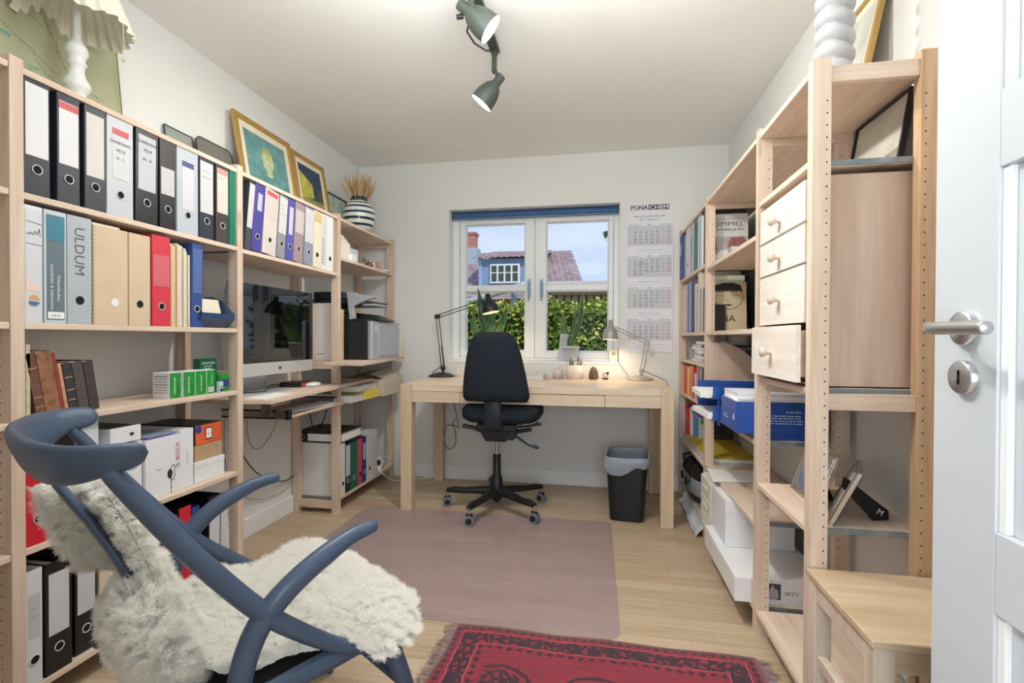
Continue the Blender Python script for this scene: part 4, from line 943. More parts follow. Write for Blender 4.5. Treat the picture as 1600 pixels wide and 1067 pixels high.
# iMac
im = thing('desktop_computer', 'silver all-in-one computer with glossy black screen in the middle bay', 'computer', (-1.66, 2.30, .7803))
TI = T(1.66, -2.30, -.7803)
mat('screen_black', (5, 5, 8), .03, coat=.3); mat('alu', (214, 217, 220), .3, .55)
y0, y1 = 1.965, 2.632
b = MB(TI); b.prism(frame((0, y0, 0), (1, 0, 0), (0, 0, 1)), [(-1.602, .868), (-1.602, 1.306), (-1.612, 1.306), (-1.64, 1.19), (-1.64, .99), (-1.612, .868)], -(y1-y0), 'alu'); b.build('housing', im, bevel=.002)
b = MB(TI); b.box(-1.602, y0, .930, -1.599, y1, 1.306, 'screen_black'); b.build('screen', im, bevel=.0008)
b = MB(TI); b.box(-1.602, y0, .868, -1.599, y1, .9295, 'alu'); M = face_px((-1.5986, 0, 0)); apple(b, M, 2.33, .898, .026, 'ink'); b.build('chin', im, bevel=.0008)
b = MB(TI); b.prism(frame((0, 2.19, 0), (1, 0, 0), (0, 0, 1)), [(-1.56, .781), (-1.56, .785), (-1.735, .787), (-1.70, .85), (-1.655, 1.02), (-1.64, 1.06), (-1.64, 1.04), (-1.665, .96), (-1.722, .85), (-1.752, .781)], -.20, 'alu'); b.build('stand', im, bevel=.001)
# small things on worktop
hd = thing('external_drive', 'black and red external drive lying behind the mouse', 'drive', (-1.66, 2.56, .7803), (0, 0, .15))
b = MB(); b.box(-.06, -.07, 0, .06, .07, .026, 'black'); b.build('case', hd, bevel=.003)
b = MB(); M = face_px((.0604, 0, 0)); b.rect(M, -.06, .005, .02, .021, 'ink_red').rect(M, .035, .007, .06, .019, 'paper'); b.build('print', hd)
plate('papers', 'grey paper sheets spread on the computer worktop', 'papers', [(-1.79, 2.10), (-1.60, 2.03), (-1.545, 2.30), (-1.62, 2.46), (-1.79, 2.48)], .7805, .783, col((176, 180, 190), .8), 0)
plate('papers', 'white printed sheet at the near end of the computer worktop', 'papers', [(-1.545, 1.99), (-1.43, 1.98), (-1.45, 2.22), (-1.56, 2.24)], .7803, .7812, 'paper', 0)
def cable(say, pts, r, key, name='cable', n=6):
    P = [Vector(p) for p in pts]; Q = []
    for i in range(len(P)-1):
        a = P[max(i-1, 0)]; b_ = P[i]; c_ = P[i+1]; d_ = P[min(i+2, len(P)-1)]
        for k in range(8):
            t_ = k/8; Q.append(0.5*((2*b_)+(-a+c_)*t_+(2*a-5*b_+4*c_-d_)*t_*t_+(-a+3*b_-3*c_+d_)*t_**3))
    Q.append(P[-1]); c0 = P[0]
    mb = MB(T(-c0.x, -c0.y, -c0.z)); mb.tube(Q, r, key, n); o = mb.build(name, loc=c0); return tag(o, say, 'cable')
cable('black cables tangled on the worktop below the computer screen', [(-1.78, 2.0, .79), (-1.68, 2.14, .786), (-1.60, 2.20, .79), (-1.66, 2.32, .79), (-1.70, 2.42, .80), (-1.60, 2.50, .786)], .0025, 'black')
cable('thin black cable looping in front of the wall below the worktop', [(-1.78, 2.20, .66), (-1.79, 2.25, .52), (-1.79, 2.40, .33), (-1.79, 2.62, .22), (-1.79, 2.74, .22)], .003, 'black')
cable('thin grey cable looping lower on the wall below the worktop', [(-1.795, 2.33, .66), (-1.80, 2.36, .50), (-1.80, 2.45, .45), (-1.80, 2.58, .55), (-1.80, 2.60, .66)], .0022, 'ink_grey')
cable('long pale cable hanging in a wide loop against the wall', [(-1.802, 2.18, .66), (-1.802, 2.20, .38), (-1.802, 2.36, .20), (-1.802, 2.60, .15), (-1.80, 2.72, .17)], .002, 'ink_grey')
cable('black cable hanging down behind the flat binder', [(-1.78, 2.86, .66), (-1.765, 2.87, .58), (-1.75, 2.88, .485)], .003, 'black')
cable('second black cable curving down towards the flat binder', [(-1.64, 2.84, .655), (-1.65, 2.86, .58), (-1.70, 2.88, .485)], .003, 'black')

# ------------------------------------------------------------------ printer bay
plate('shelf_board', 'loose pine board under the printer jutting into the room', 'board', [(-1.80, 2.79), (-1.503, 2.79), (-1.503, 2.60), (-1.262, 2.565), (-1.420, 3.58), (-1.503, 3.58), (-1.503, 3.545), (-1.80, 3.545)], .8975, .9165, 'pine_board')
TP = (-1.36, 3.115, .917)
pr_ = thing('printer', 'black and silver multifunction laser printer on the far left shelf', 'printer', TP)
mat('printer_black', (30, 33, 40), .35); mat('printer_silver', (176, 182, 190), .35, .3)
b = MB(); b.box(-.40, -.215, .0, -.03, .215, .245, 'printer_black').prism(frame((0, .215, 0), (1, 0, 0), (0, 0, 1)), [(-.40, .245), (-.05, .245), (-.16, .262), (-.20, .30), (-.40, .30)], .43, 'printer_black'); b.build('body', pr_, bevel=.006)
b = MB(); b.box(-.03, -.215, .0, .0, .215, .240, 'printer_silver'); b.build('front', pr_, bevel=.006)
b = MB(); b.box(.0, -.13, .022, .008, .13, .225, 'printer_silver').box(.008, -.125, .085, .0085, .125, .087, 'ink_grey'); M = face_px((.0089, 0, 0)); b.dashes(M, .035, .075, .125, .010, 'ink_grey', 5); b.build('tray_door', pr_, bevel=.003)
b = MB(); M = face_px((.0008, 0, 0)); b.disc(M, -.165, .195, .013, 'white').text(M, 'hp', -.165, .195, .016, 'ink', .0004).rect(M, -.205, .040, -.135, .042, 'ink_grey').rect(M, -.205, .07, -.135, .072, 'ink_grey'); b.build('emblem', pr_)
b = MB(); b.box(-.40, -.215, .345, -.08, .215, .375, 'printer_black').box(-.40, -.215, .375, -.20, .10, .425, 'printer_black')
b.prism(frame((0, .225, 0), (1, 0, 0), (0, 0, 1)), [(-.40, .30), (-.38, .30), (-.38, .345), (-.40, .345)], .44, 'printer_black'); b.build('scanner', pr_, bevel=.01)
b = MB(); b.prism(frame((0, -.190, 0), (1, 0, 0), (0, 0, 1)), [(-.150, .248), (-.115, .255), (-.125, .33), (-.06, .36), (.02, .385), (.02, .392), (-.08, .405), (-.12, .418), (-.170, .422)], .030, 'printer_silver'); b.build('side_trim', pr_, bevel=.003)
b = MB(); b.box(-.08, -.19, .335, .012, .0, .350, 'printer_silver').box(-.06, -.18, .350, .016, -.01, .358, 'printer_black'); b.build('control_panel', pr_, bevel=.004)
b = MB(); b.prism(frame((0, .10, 0), (1, 0, 0), (0, 0, 1)), [(-.12, .270), (.0, .243), (.02, .248), (-.10, .290)], .24, 'printer_black'); b.build('output_tray', pr_)
def mk_(b):
    M = face_ny((0, 2.7892, 0)); b.dashes(M, -1.665, -1.615, .955, .005, 'ink', 4)
wbox('box_file', 'tall cream box file standing between the computer and the printer', 'box', -1.745, 2.790, .917, -1.575, 2.870, 1.262, col((226, 216, 208), .5), mk_)
for i, (x0, x1, hz_) in enumerate(((-1.572, -1.560, .30), (-1.556, -1.545, .305), (-1.541, -1.534, .31))):
    b = MB(); b.box(0, 0, 0, x1-x0, .07, hz_, 'paper_cream' if i % 2 else 'kraft')
    o = b.build('document_folder', loc=(x0, 2.80, .917), bevel=.001); tag(o, ['kraft folder standing against the tall cream box file', 'cream folder between the box file and the printer', 'kraft folder nearest to the printer side'][i], 'folder')
wbox('carton', 'cream upright envelope box on the far side of the printer', 'box', -1.60, 3.40, .917, -1.38, 3.43, 1.10, 'paper_cream')
wbox('carton', 'thin beige board standing behind the cream envelope box by the printer', 'box', -1.62, 3.445, .917, -1.40, 3.46, 1.12, col((206, 200, 184), .8))
# under-printer shelf
wbox('carton', 'open beige cardboard carton on the shelf below the printer', 'box', -1.76, 3.165, .6605, -1.40, 3.50, .775, col((206, 196, 178), .8))
b = MB(); kk = col((190, 180, 160), .8)
b.add([(-.0, -.16, 0), (.0, .16, 0), (-.10, .15, .05), (-.10, -.15, .035)], [(0, 1, 2, 3)], kk).add([(-.28, -.16, 0), (-.28, .16, 0), (-.16, .15, .045), (-.16, -.15, .04)], [(0, 1, 2, 3)], kk)
o = b.build('carton_flap', loc=(-1.41, 3.33, .7765), solid=.003); o.parent = find('open beige cardboard carton'); o.location = (.17, 0, .116)
PS = 'paper stacks below the printer'
wbox('paper_stack', 'yellow document stack in front of the open carton', 'paper stack', -1.76, 2.955, .6605, -1.437, 3.155, .722, mat('yellow_paper', (236, 216, 96), .7), group=PS)
wbox('paper_stack', 'white paper stack left of the yellow one below the printer', 'paper stack', -1.76, 2.80, .6605, -1.445, 2.948, .700, 'paper', group=PS)
wbox('paper_stack', 'white papers lying over the yellow document stack', 'paper stack', -1.74, 2.85, .7225, -1.44, 3.15, .752, 'paper', rz=.06, group=PS)
# power strip with cables
ps = thing('power_strip', 'white power strip at the far end of the lower left shelf', 'power strip', (-1.56, 3.44, .0965), (0, 0, .3))
b = MB(); b.box(-.03, -.10, 0, .03, .10, .042, 'white'); b.build('case', ps, bevel=.006)
for i in range(2): b = MB(); b.box(-.018, -.07+i*.07, .0425, .018, -.035+i*.07, .075, 'white' if i else 'black'); b.build('plug', ps, bevel=.005)
cable('white cable running from the power strip over the shelf edge to the floor', [(-1.55, 3.36, .15), (-1.53, 3.33, .19), (-1.50, 3.40, .20), (-1.485, 3.47, .15), (-1.49, 3.50, .105)], .0035, 'white')
cable('pair of white cables lying on the floor by the left desk leg', [(-1.52, 3.33, .12), (-1.49, 3.36, .08), (-1.45, 3.45, .012), (-1.36, 3.52, .006), (-1.27, 3.56, .006), (-1.20, 3.60, .006)], .0045, 'white')
cable('thin black cable stub behind the off-white folders', [(-1.60, 3.33, .10), (-1.59, 3.34, .22), (-1.585, 3.355, .27), (-1.57, 3.37, .24)], .006, 'black')
# small things on the upper printer-bay shelf
Z6 = 1.5365
t = thing('paper_bag', 'white folded paper bag on the shelf under the striped vase', 'bag', (-1.60, 2.875, Z6))
b = MB(); b.tbox(-.07, -.07, 0, .07, .07, .10, 0, 0, col((236, 230, 224), .8)).prism(frame((0, .07, 0), (1, 0, 0), (0, 0, 1)), [(-.07, .10), (.07, .10), (.02, .165), (-.02, .165)], .14, col((236, 230, 224), .8)); b.build('bag', t, bevel=.002)
wbox('small_box', 'pale blue checked box on the shelf under the striped vase', 'box', -1.62, 2.965, Z6, -1.54, 3.075, Z6+.088, mat('checked', (206, 214, 228), .6, var=.15, scale=90))
wbox('small_box', 'little white box in front of the paper bag', 'box', -1.545, 2.93, Z6, -1.512, 2.99, Z6+.045, 'paper')
o = MB().lathe([(.0, 0), (.026, 0), (.028, .05), (.026, .05), (.024, .004), (0, .004)], 'glass', 20).build('drinking_glass', loc=(-1.54, 3.115, Z6)); tag(o, 'small clear drinking glass beside the pale blue box', 'glass')
o = MB().torus(RX(PI/2), .018, .003, 'black').build('ring', loc=(-1.54, 3.155, Z6+.021)); tag(o, 'small black ring standing beside the drinking glass', 'ring')
t = thing('trinket', 'small brown and silver trinket on the shelf under the vase', 'trinket', (-1.53, 3.22, Z6))
b = MB(); b.lathe([(0, 0), (.022, 0), (.026, .015), (.018, .03), (0, .034)], col((120, 92, 70)), 14); b.build('bowl', t)
b = MB(); b.lathe([(.012, .034), (.016, .045), (.0, .05)], 'steel', 14); b.build('lid', t)
o = MB().lathe([(0, 0), (.015, 0), (.017, .03), (.008, .042), (0, .042)], col((210, 204, 196)), 14).build('jar', loc=(-1.53, 3.275, Z6)); tag(o, 'tiny pale jar left of the wooden block', 'jar')
o = MB().box(-.03, -.025, 0, .03, .025, .05, 'pine_orange').build('wooden_block', loc=(-1.54, 3.345, Z6), bevel=.002); tag(o, 'small tan wooden block on the shelf under the vase', 'block')
o = MB().box(-.06, -.05, 0, .05, .05, .006, 'paper').box(-.055, -.045, .006, .04, .05, .011, 'paper_cream').build('paper_sheets', loc=(-1.54, 3.46, Z6), rot=(0, 0, .2)); tag(o, 'few loose papers at the far end of the shelf under the vase', 'papers')

# ------------------------------------------------------------------ on top of the left shelves
ZT = 1.7715
def picture(name, say, cat, x, y0, y1, h, lean, fw_, fkey, art, z=ZT, depth=.018, side=1, mat_w=0.0, mkey='paper_cream'):
    """framed picture leaning towards the wall; side=+1 faces +x (left wall), -1 faces -x"""
    t = thing(name, say, cat, (x, (y0+y1)/2, z+.001), (-lean, 0, PI/2 if side > 0 else -PI/2))
    w_ = (y1-y0); hw = w_/2
    b = MB()
    b.box(-hw, 0, 0, -hw+fw_, depth, h, fkey).box(hw-fw_, 0, 0, hw, depth, h, fkey).box(-hw+fw_, 0, 0, hw-fw_, depth, fw_, fkey).box(-hw+fw_, 0, h-fw_, hw-fw_, depth, h, fkey)
    b.build('frame', t, bevel=min(.004, fw_*.3))
    b = MB(); b.box(-hw+fw_, depth*.5, fw_, hw-fw_, depth*.9, h-fw_, mkey); b.build('mount', t)
    b = MB(); M = face_ny((0, depth*.5-.0006, 0)); a = fw_+mat_w
    art(b, M, -hw+a, a, hw-a, h-a); b.build('artwork', t)
    return t
mat('gold', (196, 160, 92), .35, .5); mat('gold_pale', (216, 196, 140), .35, .35)
mat('teal_paint', (104, 156, 156), .6, var=.3, scale=18); mat('skin_paint', (196, 206, 160), .6, var=.3, scale=25); mat('coat_paint', (96, 150, 150), .6, var=.35, scale=22)
def art1(b, M, x0, y0, x1, y1):       # plain generic figure in teal
    w_, h_ = x1-x0, y1-y0; P = lambda u, v: (x0+u*w_, y0+v*h_)
    b.rect(M, x0, y0, x1, y1, 'teal_paint')
    b.poly(M, [P(.12, 0), P(.22, .20), P(.40, .32), P(.66, .32), P(.86, .20), P(.98, 0)], 'coat_paint', .0003)
    b.disc(M, x0+.50*w_, y0+.58*h_, .15*w_, 'skin_paint', .0006, ry=.20*h_).rect(M, x0+.43*w_, y0+.28*h_, x0+.58*w_, y0+.45*h_, 'skin_paint', .0005)
    b.poly(M, [P(.36, .66), P(.42, .80), P(.55, .82), P(.66, .72), P(.60, .70), P(.44, .70)], mat('hair_paint', (170, 172, 110), .6), .0009)
mat('night_paint', (50, 74, 100), .6, var=.4, scale=25); mat('yellow_paint', (196, 190, 84), .6, var=.3, scale=18); mat('ground_paint', (150, 150, 90), .6, var=.35, scale=30)
def art2(b, M, x0, y0, x1, y1):       # plain generic street scene in blue and yellow
    w_, h_ = x1-x0, y1-y0; P = lambda u, v: (x0+u*w_, y0+v*h_)
    b.rect(M, x0, y0, x1, y1, 'night_paint').rect(M, x0, y0, x1, y0+.28*h_, 'ground_paint', .0003)
    b.poly(M, [P(0, .25), P(.55, .32), P(.55, .62), P(.0, .85)], 'yellow_paint', .0005).poly(M, [P(.75, .28), P(1, .28), P(1, .60), P(.75, .55)], mat('wall_paint', (88, 96, 80), .6, var=.3, scale=20), .0005)
picture('framed_picture', 'gold-framed picture of a figure in teal, larger picture on the left shelves', 'picture', -1.700, 2.205, 2.675, .42, .17, .030, 'gold', art1, mat_w=.035)
picture('framed_picture', 'gold-framed blue and yellow street scene beside the teal picture', 'picture', -1.702, 2.685, 3.045, .40, .17, .028, 'gold', art2, mat_w=.030)
mat('flower_paint', (120, 160, 150), .6, var=.4, scale=30); mat('pale_green', (186, 206, 190), .6)
def art3(b, M, x0, y0, x1, y1):
    b.rect(M, x0, y0, x1, y1, 'pale_green')
    for i in range(26):
        x, y = R_.uniform(x0+.03, x1-.02), R_.uniform(y0+.03, y1-.02); b.disc(M, x, y, R_.uniform(.004, .010), 'flower_paint', .0003+i*.00002, n=7)
        b.line(M, [(x, y), (x+R_.uniform(-.02, .02), y-.04)], .0014, 'ink_grey', .0002)
picture('framed_picture', 'black-framed pale green flower print behind the striped vase', 'picture', -1.745, 3.050, 3.380, .27, .14, .010, 'black', art3)
# large unframed map on board
mat('map_paper', (172, 174, 142), .7, var=.08, scale=6); mat('map_line', (126, 132, 88), .8); mat('map_blue', (128, 162, 140), .8, var=.3, scale=20)
def wig(x, y, dx, dy, n, a, sd):
    P = []; 
    for i in range(n): P.append((x+dx*i/(n-1)+a*noise.noise(Vector((i*.7, sd, 0))), y+dy*i/(n-1)+a*noise.noise(Vector((i*.7, sd, 9)))))
    return P
def artm(b, M, x0, y0, x1, y1):
    w_, h_ = x1-x0, y1-y0; b.rect(M, x0, y0, x1, y1, 'map_paper')
    for q in (.006, .016): b.line(M, [(x0+q, y0+q), (x1-q, y0+q), (x1-q, y1-q), (x0+q, y1-q), (x0+q, y0+q)], .0016, 'map_line', .0003)
    for (u, v, du, dv, n, a, sd) in ((.02, .85, .55, -.75, 60, .03, 1), (.10, .95, .60, -.60, 60, .028, 2), (.62, .95, .20, -.9, 50, .02, 3), (.25, .98, .40, -.28, 40, .03, 4), (.60, .40, .22, -.36, 24, .02, 5), (.05, .5, .3, -.42, 30, .03, 6), (.82, .06, -.02, .30, 16, .006, 7), (.89, .06, -.02, .28, 16, .006, 8), (.79, .34, .12, -.02, 10, .006, 9)):
        b.line(M, wig(x0+u*w_, y0+v*h_, du*w_, dv*h_, n, a, sd), .0022, 'map_line', .0004)
    rg = random.Random(4)
    for i in range(26):
        t_ = rg.random(); b.disc(M, x0+(.12+.48*t_+rg.uniform(-.05, .05))*w_, y0+(.85-.62*t_+rg.uniform(-.08, .08))*h_, rg.uniform(.006, .02), 'map_blue', .0006+i*.00003, n=8, ry=rg.uniform(.004, .009))
picture('map_picture', 'large olive green antique map leaning at the near end of the left shelves', 'map', -1.742, .86, 1.602, .412, .10, .004, 'map_line', artm, depth=.006, mkey='map_paper')
# two dark glass panes / trays leaning
for (y0, y1, h_, c_, say, x) in ((1.835, 1.985, .185, (150, 160, 150), 'pale grey glass photo sheet leaning flat against the wall', -1.775), (1.985, 2.215, .200, (120, 118, 112), 'grey-brown rounded tray leaning against the wall left of the teal picture', -1.755)):
    t = thing('tray' if h_ > .19 else 'glass_sheet', say, 'tray' if h_ > .19 else 'sheet', (x, (y0+y1)/2, ZT+.001), (-.16, 0, PI/2)); hw = (y1-y0)/2
    b = MB(); P = rrect(-hw, 0, hw, h_, .035 if h_ > .19 else .004); b.prism(frame((0, .008, 0), (1, 0, 0), (0, 0, 1)), P, .008, col(c_, .3)); b.build('sheet', t, bevel=.001)
    b = MB(); b.tube([(p[0], 0, p[1]) for p in P]+[(P[0][0], 0, P[0][1])], .003, col((56, 60, 56), .4), 6); b.build('rim', t)
# striped vase with dried grass
vs = thing('vase', 'round white vase with dark blue horizontal stripes on the left shelves', 'vase', (-1.605, 3.215, ZT+.0005))
PF = [(0, 0), (.045, 0), (.062, .006), (.086, .030), (.100, .060), (.108, .095), (.108, .125), (.100, .160), (.086, .185), (.068, .203), (.058, .212), (.057, .240), (.053, .240), (.052, .214)]
def vprof(zq):
    for (r1, z1_), (r2, z2_) in zip(PF[1:], PF[2:]):
        if z1_ <= zq <= z2_: return r1+(r2-r1)*(zq-z1_)/(z2_-z1_+1e-9)
    return .05
mat('vase_white', (222, 230, 228), .15, coat=.5); mat('vase_blue', (24, 40, 62), .15, coat=.5)
b = MB(); zz = [0, .014, .036, .052, .076, .094, .118, .134, .158, .172, .188, .198, .212, .240]
for i in range(len(zz)-1):
    P = [(vprof(zz[i]+(zz[i+1]-zz[i])*k/5), zz[i]+(zz[i+1]-zz[i])*k/5) for k in range(6)]
    if i == 0: P = [(0, 0)]+[(max(r, .045), z) for r, z in P]
    b.lathe(P, 'vase_blue' if i % 2 == 0 else 'vase_white', 40)
b.lathe([(.057, .240), (.050, .240), (.049, .12), (0, .12)], 'vase_blue', 40)
b.build('body', vs)
gr_ = thing('dried_grass', 'bunch of dried wheat-coloured grass ears in the striped vase', 'dried grass', (-1.605, 3.215, ZT+.13))
mat('straw', (196, 166, 116), .8, var=.25, scale=30)
for i in range(64):
    a = R_.uniform(0, 2*PI); tl = R_.uniform(.10, .62); l = R_.uniform(.22, .30)
    if abs(math.sin(a)) < .3: tl *= .8
    dr_ = Vector((math.cos(a)*math.sin(tl)*.7, math.sin(a)*math.sin(tl), math.cos(tl)))
    p0_ = Vector((math.cos(a)*.015, math.sin(a)*.015, .0)); b = MB()
    P = [p0_, p0_+dr_*l*.45+Vector((0, 0, .01)), p0_+dr_*l*.6+Vector((0, 0, .012)), p0_+dr_*l*.8, p0_+dr_*l]
    b.tube(P, [.0012, .0014, .0044, .0046, .0008], 'straw', 6); o = b.build('grass_ear', gr_)
# table lamp with turned white foot and pleated shade
def turned(prof, key, n=28): return prof
tl_ = thing('table_lamp', 'white turned table lamp with pleated shade on the left shelves', 'lamp', (-1.648, 1.345, ZT+.0005))
mat('lamp_white', (224, 226, 224), .5); 
b = MB(); pr2 = [(0, 0), (.050, 0), (.052, .008), (.036, .03), (.026, .05), (.024, .062), (.034, .075), (.038, .088), (.032, .102), (.024, .115), (.020, .135), (.022, .150), (.028, .158), (.022, .168), (.026, .180), (.032, .195), (.028, .212), (.018, .225), (.012, .235), (.012, .325)]
b.lathe(pr2, 'lamp_white', 28); b.build('turned_foot', tl_)
mm, nt_, bb = bsdf('shade_fabric'); bb.inputs['Base Color'].default_value = lin((226, 222, 204)); bb.inputs['Roughness'].default_value = .9; bb.inputs['Transmission Weight'].default_value = .0
bb.inputs['Subsurface Weight'].default_value = 0; bb.inputs['Alpha'].default_value = .92; MATS['shade_fabric'] = mm
def shade(u, v):
    a = 2*PI*u; r = (.150+.012*math.cos(a*24)*.6)*(1-v)+(.075+.004*math.cos(a*24))*v; z = .285+.20*v+(.008*math.cos(a*6)*(1-v))
    return Vector((r*math.cos(a), r*math.sin(a), z))
b = MB(); b.grid(shade, 193, 8, 'shade_fabric'); b.build('lamp_shade', tl_)
b = MB(); b.tube([(.145, .03, .288), (.146, .032, .21), (.147, .03, .175)], .0015, 'kraft', 5).lathe([(0, -.006), (.005, -.003), (.005, .003), (0, .006)], 'kraft', 10, T(.147, .03, .171)); b.build('pull_cord', tl_)

# ------------------------------------------------------------------ desk
dk = thing('desk', 'long light oak desk with a drawer below the window', 'desk', (-0.376, 3.26, 0))
TD_ = T(0.376, -3.26, 0)
dx0, dx1, dy0, dy1, dz = -1.177, 0.4245, 2.905, 3.612, .771
b = MB(TD_); b.box(dx0+.071, dy0+.002, .731, dx1-.071, dy1, dz-.0005, 'oak_desk').box(dx0+.002, dy0+.072, .731, dx0+.071, dy1-.071, dz-.0005, 'oak_desk').box(dx1-.071, dy0+.072, .731, dx1-.002, dy1-.071, dz-.0005, 'oak_desk'); b.build('tabletop', dk, bevel=.0015)
for xa in (dx0, dx1-.070):
    for ya in (dy0, dy1-.070):
        b = MB(TD_); b.box(xa, ya, 0, xa+.070, ya+.070, dz, 'oak_leg'); b.build('leg', dk, bevel=.002)
b = MB(TD_)
b.box(dx0+.071, dy0+.004, .664, -.804, dy0+.026, .730, 'oak_desk').box(.049, dy0+.004, .664, dx1-.071, dy0+.026, .730, 'oak_desk').box(dx0+.071, dy1-.026, .664, dx1-.071, dy1-.004, .730, 'oak_desk').box(dx0+.004, dy0+.071, .664, dx0+.026, dy1-.071, .730, 'oak_desk').box(dx1-.026, dy0+.071, .664, dx1-.004, dy1-.071, .730, 'oak_desk')
b.build('apron', dk, bevel=.001)
b = MB(TD_); b.box(-.801, dy0+.004, .664, .046, dy0+.024, .727, 'oak_desk').box(-.78, dy0+.024, .668, .03, dy0+.40, .676, 'pine_rail'); b.build('drawer', dk, bevel=.001)

# ------------------------------------------------------------------ office chair
oc = thing('office_chair', 'black swivel office chair with tapered backrest standing before the desk', 'chair', (-.60, 3.03, .0027))
mat('chair_fabric', (16, 28, 40), .9, bump=.15, scale=260, var=.15); mat('chair_plastic', (34, 44, 52), .4); mat('wheel_grey', (120, 124, 130), .45)
TO = T(.60, -3.03, -.0027)
# backrest
def backf(front):
    def f(u, v):
        z = .688+.402*v; w_ = .198-.068*v**1.5-.02*(v**8); cxx = -.567+(-.022)*v
        s = 2*u-1; edge = abs(s)
        rnd = 1-.18*(max(0, v-.86)/.14)**2-.10*(max(0, .10-v)/.10)**2
        x = cxx+s*w_*rnd; th = .036*(1-edge**4)**.5*(1-(abs(2*v-1))**7)**.5
        y = 2.808 - (-.022*s*s) + .03*(v-.3)**2 + (-th if front else th)
        return Vector((x, y, z))
    return f
b = MB(TO); b.grid(backf(True), 28, 30, 'chair_fabric'); b.grid(lambda u, v: backf(False)(1-u, v), 28, 30, 'chair_fabric')
o = b.build('backrest', oc); w_ = o.modifiers.new('weld', 'WELD'); w_.merge_threshold = .002
b = MB(TO); M = face_ny((0, 2.772, 0)); b.lathe([(0, .002), (.004, .001), (.005, 0)], 'chair_plastic', 12, T(-.573, 2.773, .802) @ RX(PI/2)); b.build('screw_cap', oc)
b = MB(TO); b.tube([(-.588, 2.845, .86), (-.588, 2.84, .72), (-.588, 2.835, .62), (-.588, 2.85, .55), (-.588, 2.90, .515), (-.588, 3.0, .50)], [.022, .05, .054, .055, .05, .05], 'chair_plastic', 16, flat=(.35, 1.0), up=(0, 1, 0)); b.build('back_bracket', oc)
def seatf(u, v):
    a = 2*PI*u; e = 4.2
    ca, sa = math.cos(a), math.sin(a); r = (abs(ca)**e+abs(sa)**e)**(-1/e)
    q = v; rr_ = math.sin(PI*q)**.38 if 0 < q < 1 else 0.0
    z = .600-.052*math.cos(PI*q)
    x = -.560+.238*r*ca*rr_; y = 3.045+.215*r*sa*rr_
    if z > .6: z += .018*(abs((x+.56)/.238)**2.5)-.006+.014*(1-(y-2.83)/.43)
    else: z += .004*math.sin(a*30)*rr_
    return Vector((x, y, z))
b = MB(TO); b.grid(seatf, 65, 24, 'chair_fabric'); b.build('seat', oc)
b = MB(TO); b.box(-.70, 2.90, .505, -.46, 3.18, .545, 'chair_plastic').tbox(-.655, 2.935, .435, -.525, 3.125, .505, .03, .03, 'chair_plastic').tbox(-.535, 2.92, .45, -.475, 3.02, .53, 0, 0, 'chair_plastic'); b.build('mechanism', oc, bevel=.008)
for pts in ([(-.66, 2.95, .49), (-.72, 2.93, .515), (-.79, 2.92, .528)], [(-.50, 2.95, .49), (-.44, 2.93, .505), (-.375, 2.92, .52)]):
    b = MB(TO); b.tube(pts, [.022, .018, .018], 'chair_plastic', 8, flat=(.7, 1), up=(0, 0, 1)); b.build('arm_bracket', oc, bevel=.003)
b = MB(TO); b.tube([(-.50, 2.96, .485), (-.44, 2.94, .455), (-.39, 2.93, .425), (-.345, 2.925, .418), (-.328, 2.925, .412)], [.007, .008, .006, .012, .008], 'chair_plastic', 8); b.build('lever', oc)
b = MB(TO); b.tube([(-.45, 2.96, .525), (-.37, 2.94, .54), (-.335, 2.935, .552), (-.315, 2.935, .552)], [.006, .006, .012, .009], 'chair_plastic', 8); b.build('lever', oc)
b = MB(TO); b.cyl((-.60, 3.03, .30), (-.60, 3.03, .44), .0135, 'steel', 20); b.build('gas_lift', oc)
b = MB(TO); b.lathe([(.0245, .34), (.0245, .215), (.033, .205), (.033, .19), (.036, .187), (.036, .10), (.03, .06), (.012, .055), (.012, .045), (0, .045)], 'black', 28, T(-.60, 3.03, 0)); b.lathe([(0, .34), (.0245, .34)], 'black', 28, T(-.60, 3.03, 0)); b.build('column', oc)
for k in range(5):
    a = math.radians(180+72*k); ca, sa = math.cos(a), math.sin(a)
    P = [Vector((-.60+ca*r, 3.03+sa*r, z)) for r, z in ((.025, .115), (.12, .112), (.21, .105), (.27, .106), (.318, .100))]
    b = MB(TO); b.tube(P, [.036, .031, .025, .026, .019], 'black', 12, flat=(.72, 1.0), up=(0, 0, 1)); leg = b.build('base_arm', oc)
    cx, cy = -.60+ca*.316, 3.03+sa*.316; wa = a+(.4 if k % 2 else PI/2+.3); 
    b = MB(TO); wx, wy = math.cos(wa), math.sin(wa)
    b.cyl((cx, cy, .10), (cx, cy, .062), .007, 'steel', 8)
    b.box(-.006, -.018, .02, .006, .018, .066, 'black', T(cx, cy, 0) @ RZ(wa))
    for s in (-1, 1):
        o1 = Vector((cx, cy, .030)) + Vector((wx, wy, 0))*s*.009; o2 = Vector((cx, cy, .030)) + Vector((wx, wy, 0))*s*.024
        b.cyl(o1, o2, .0285, 'wheel_grey', 20); b.cyl(o2, o2+Vector((wx, wy, 0))*s*.001, .018, 'black', 16)
    b.build('castor', leg)

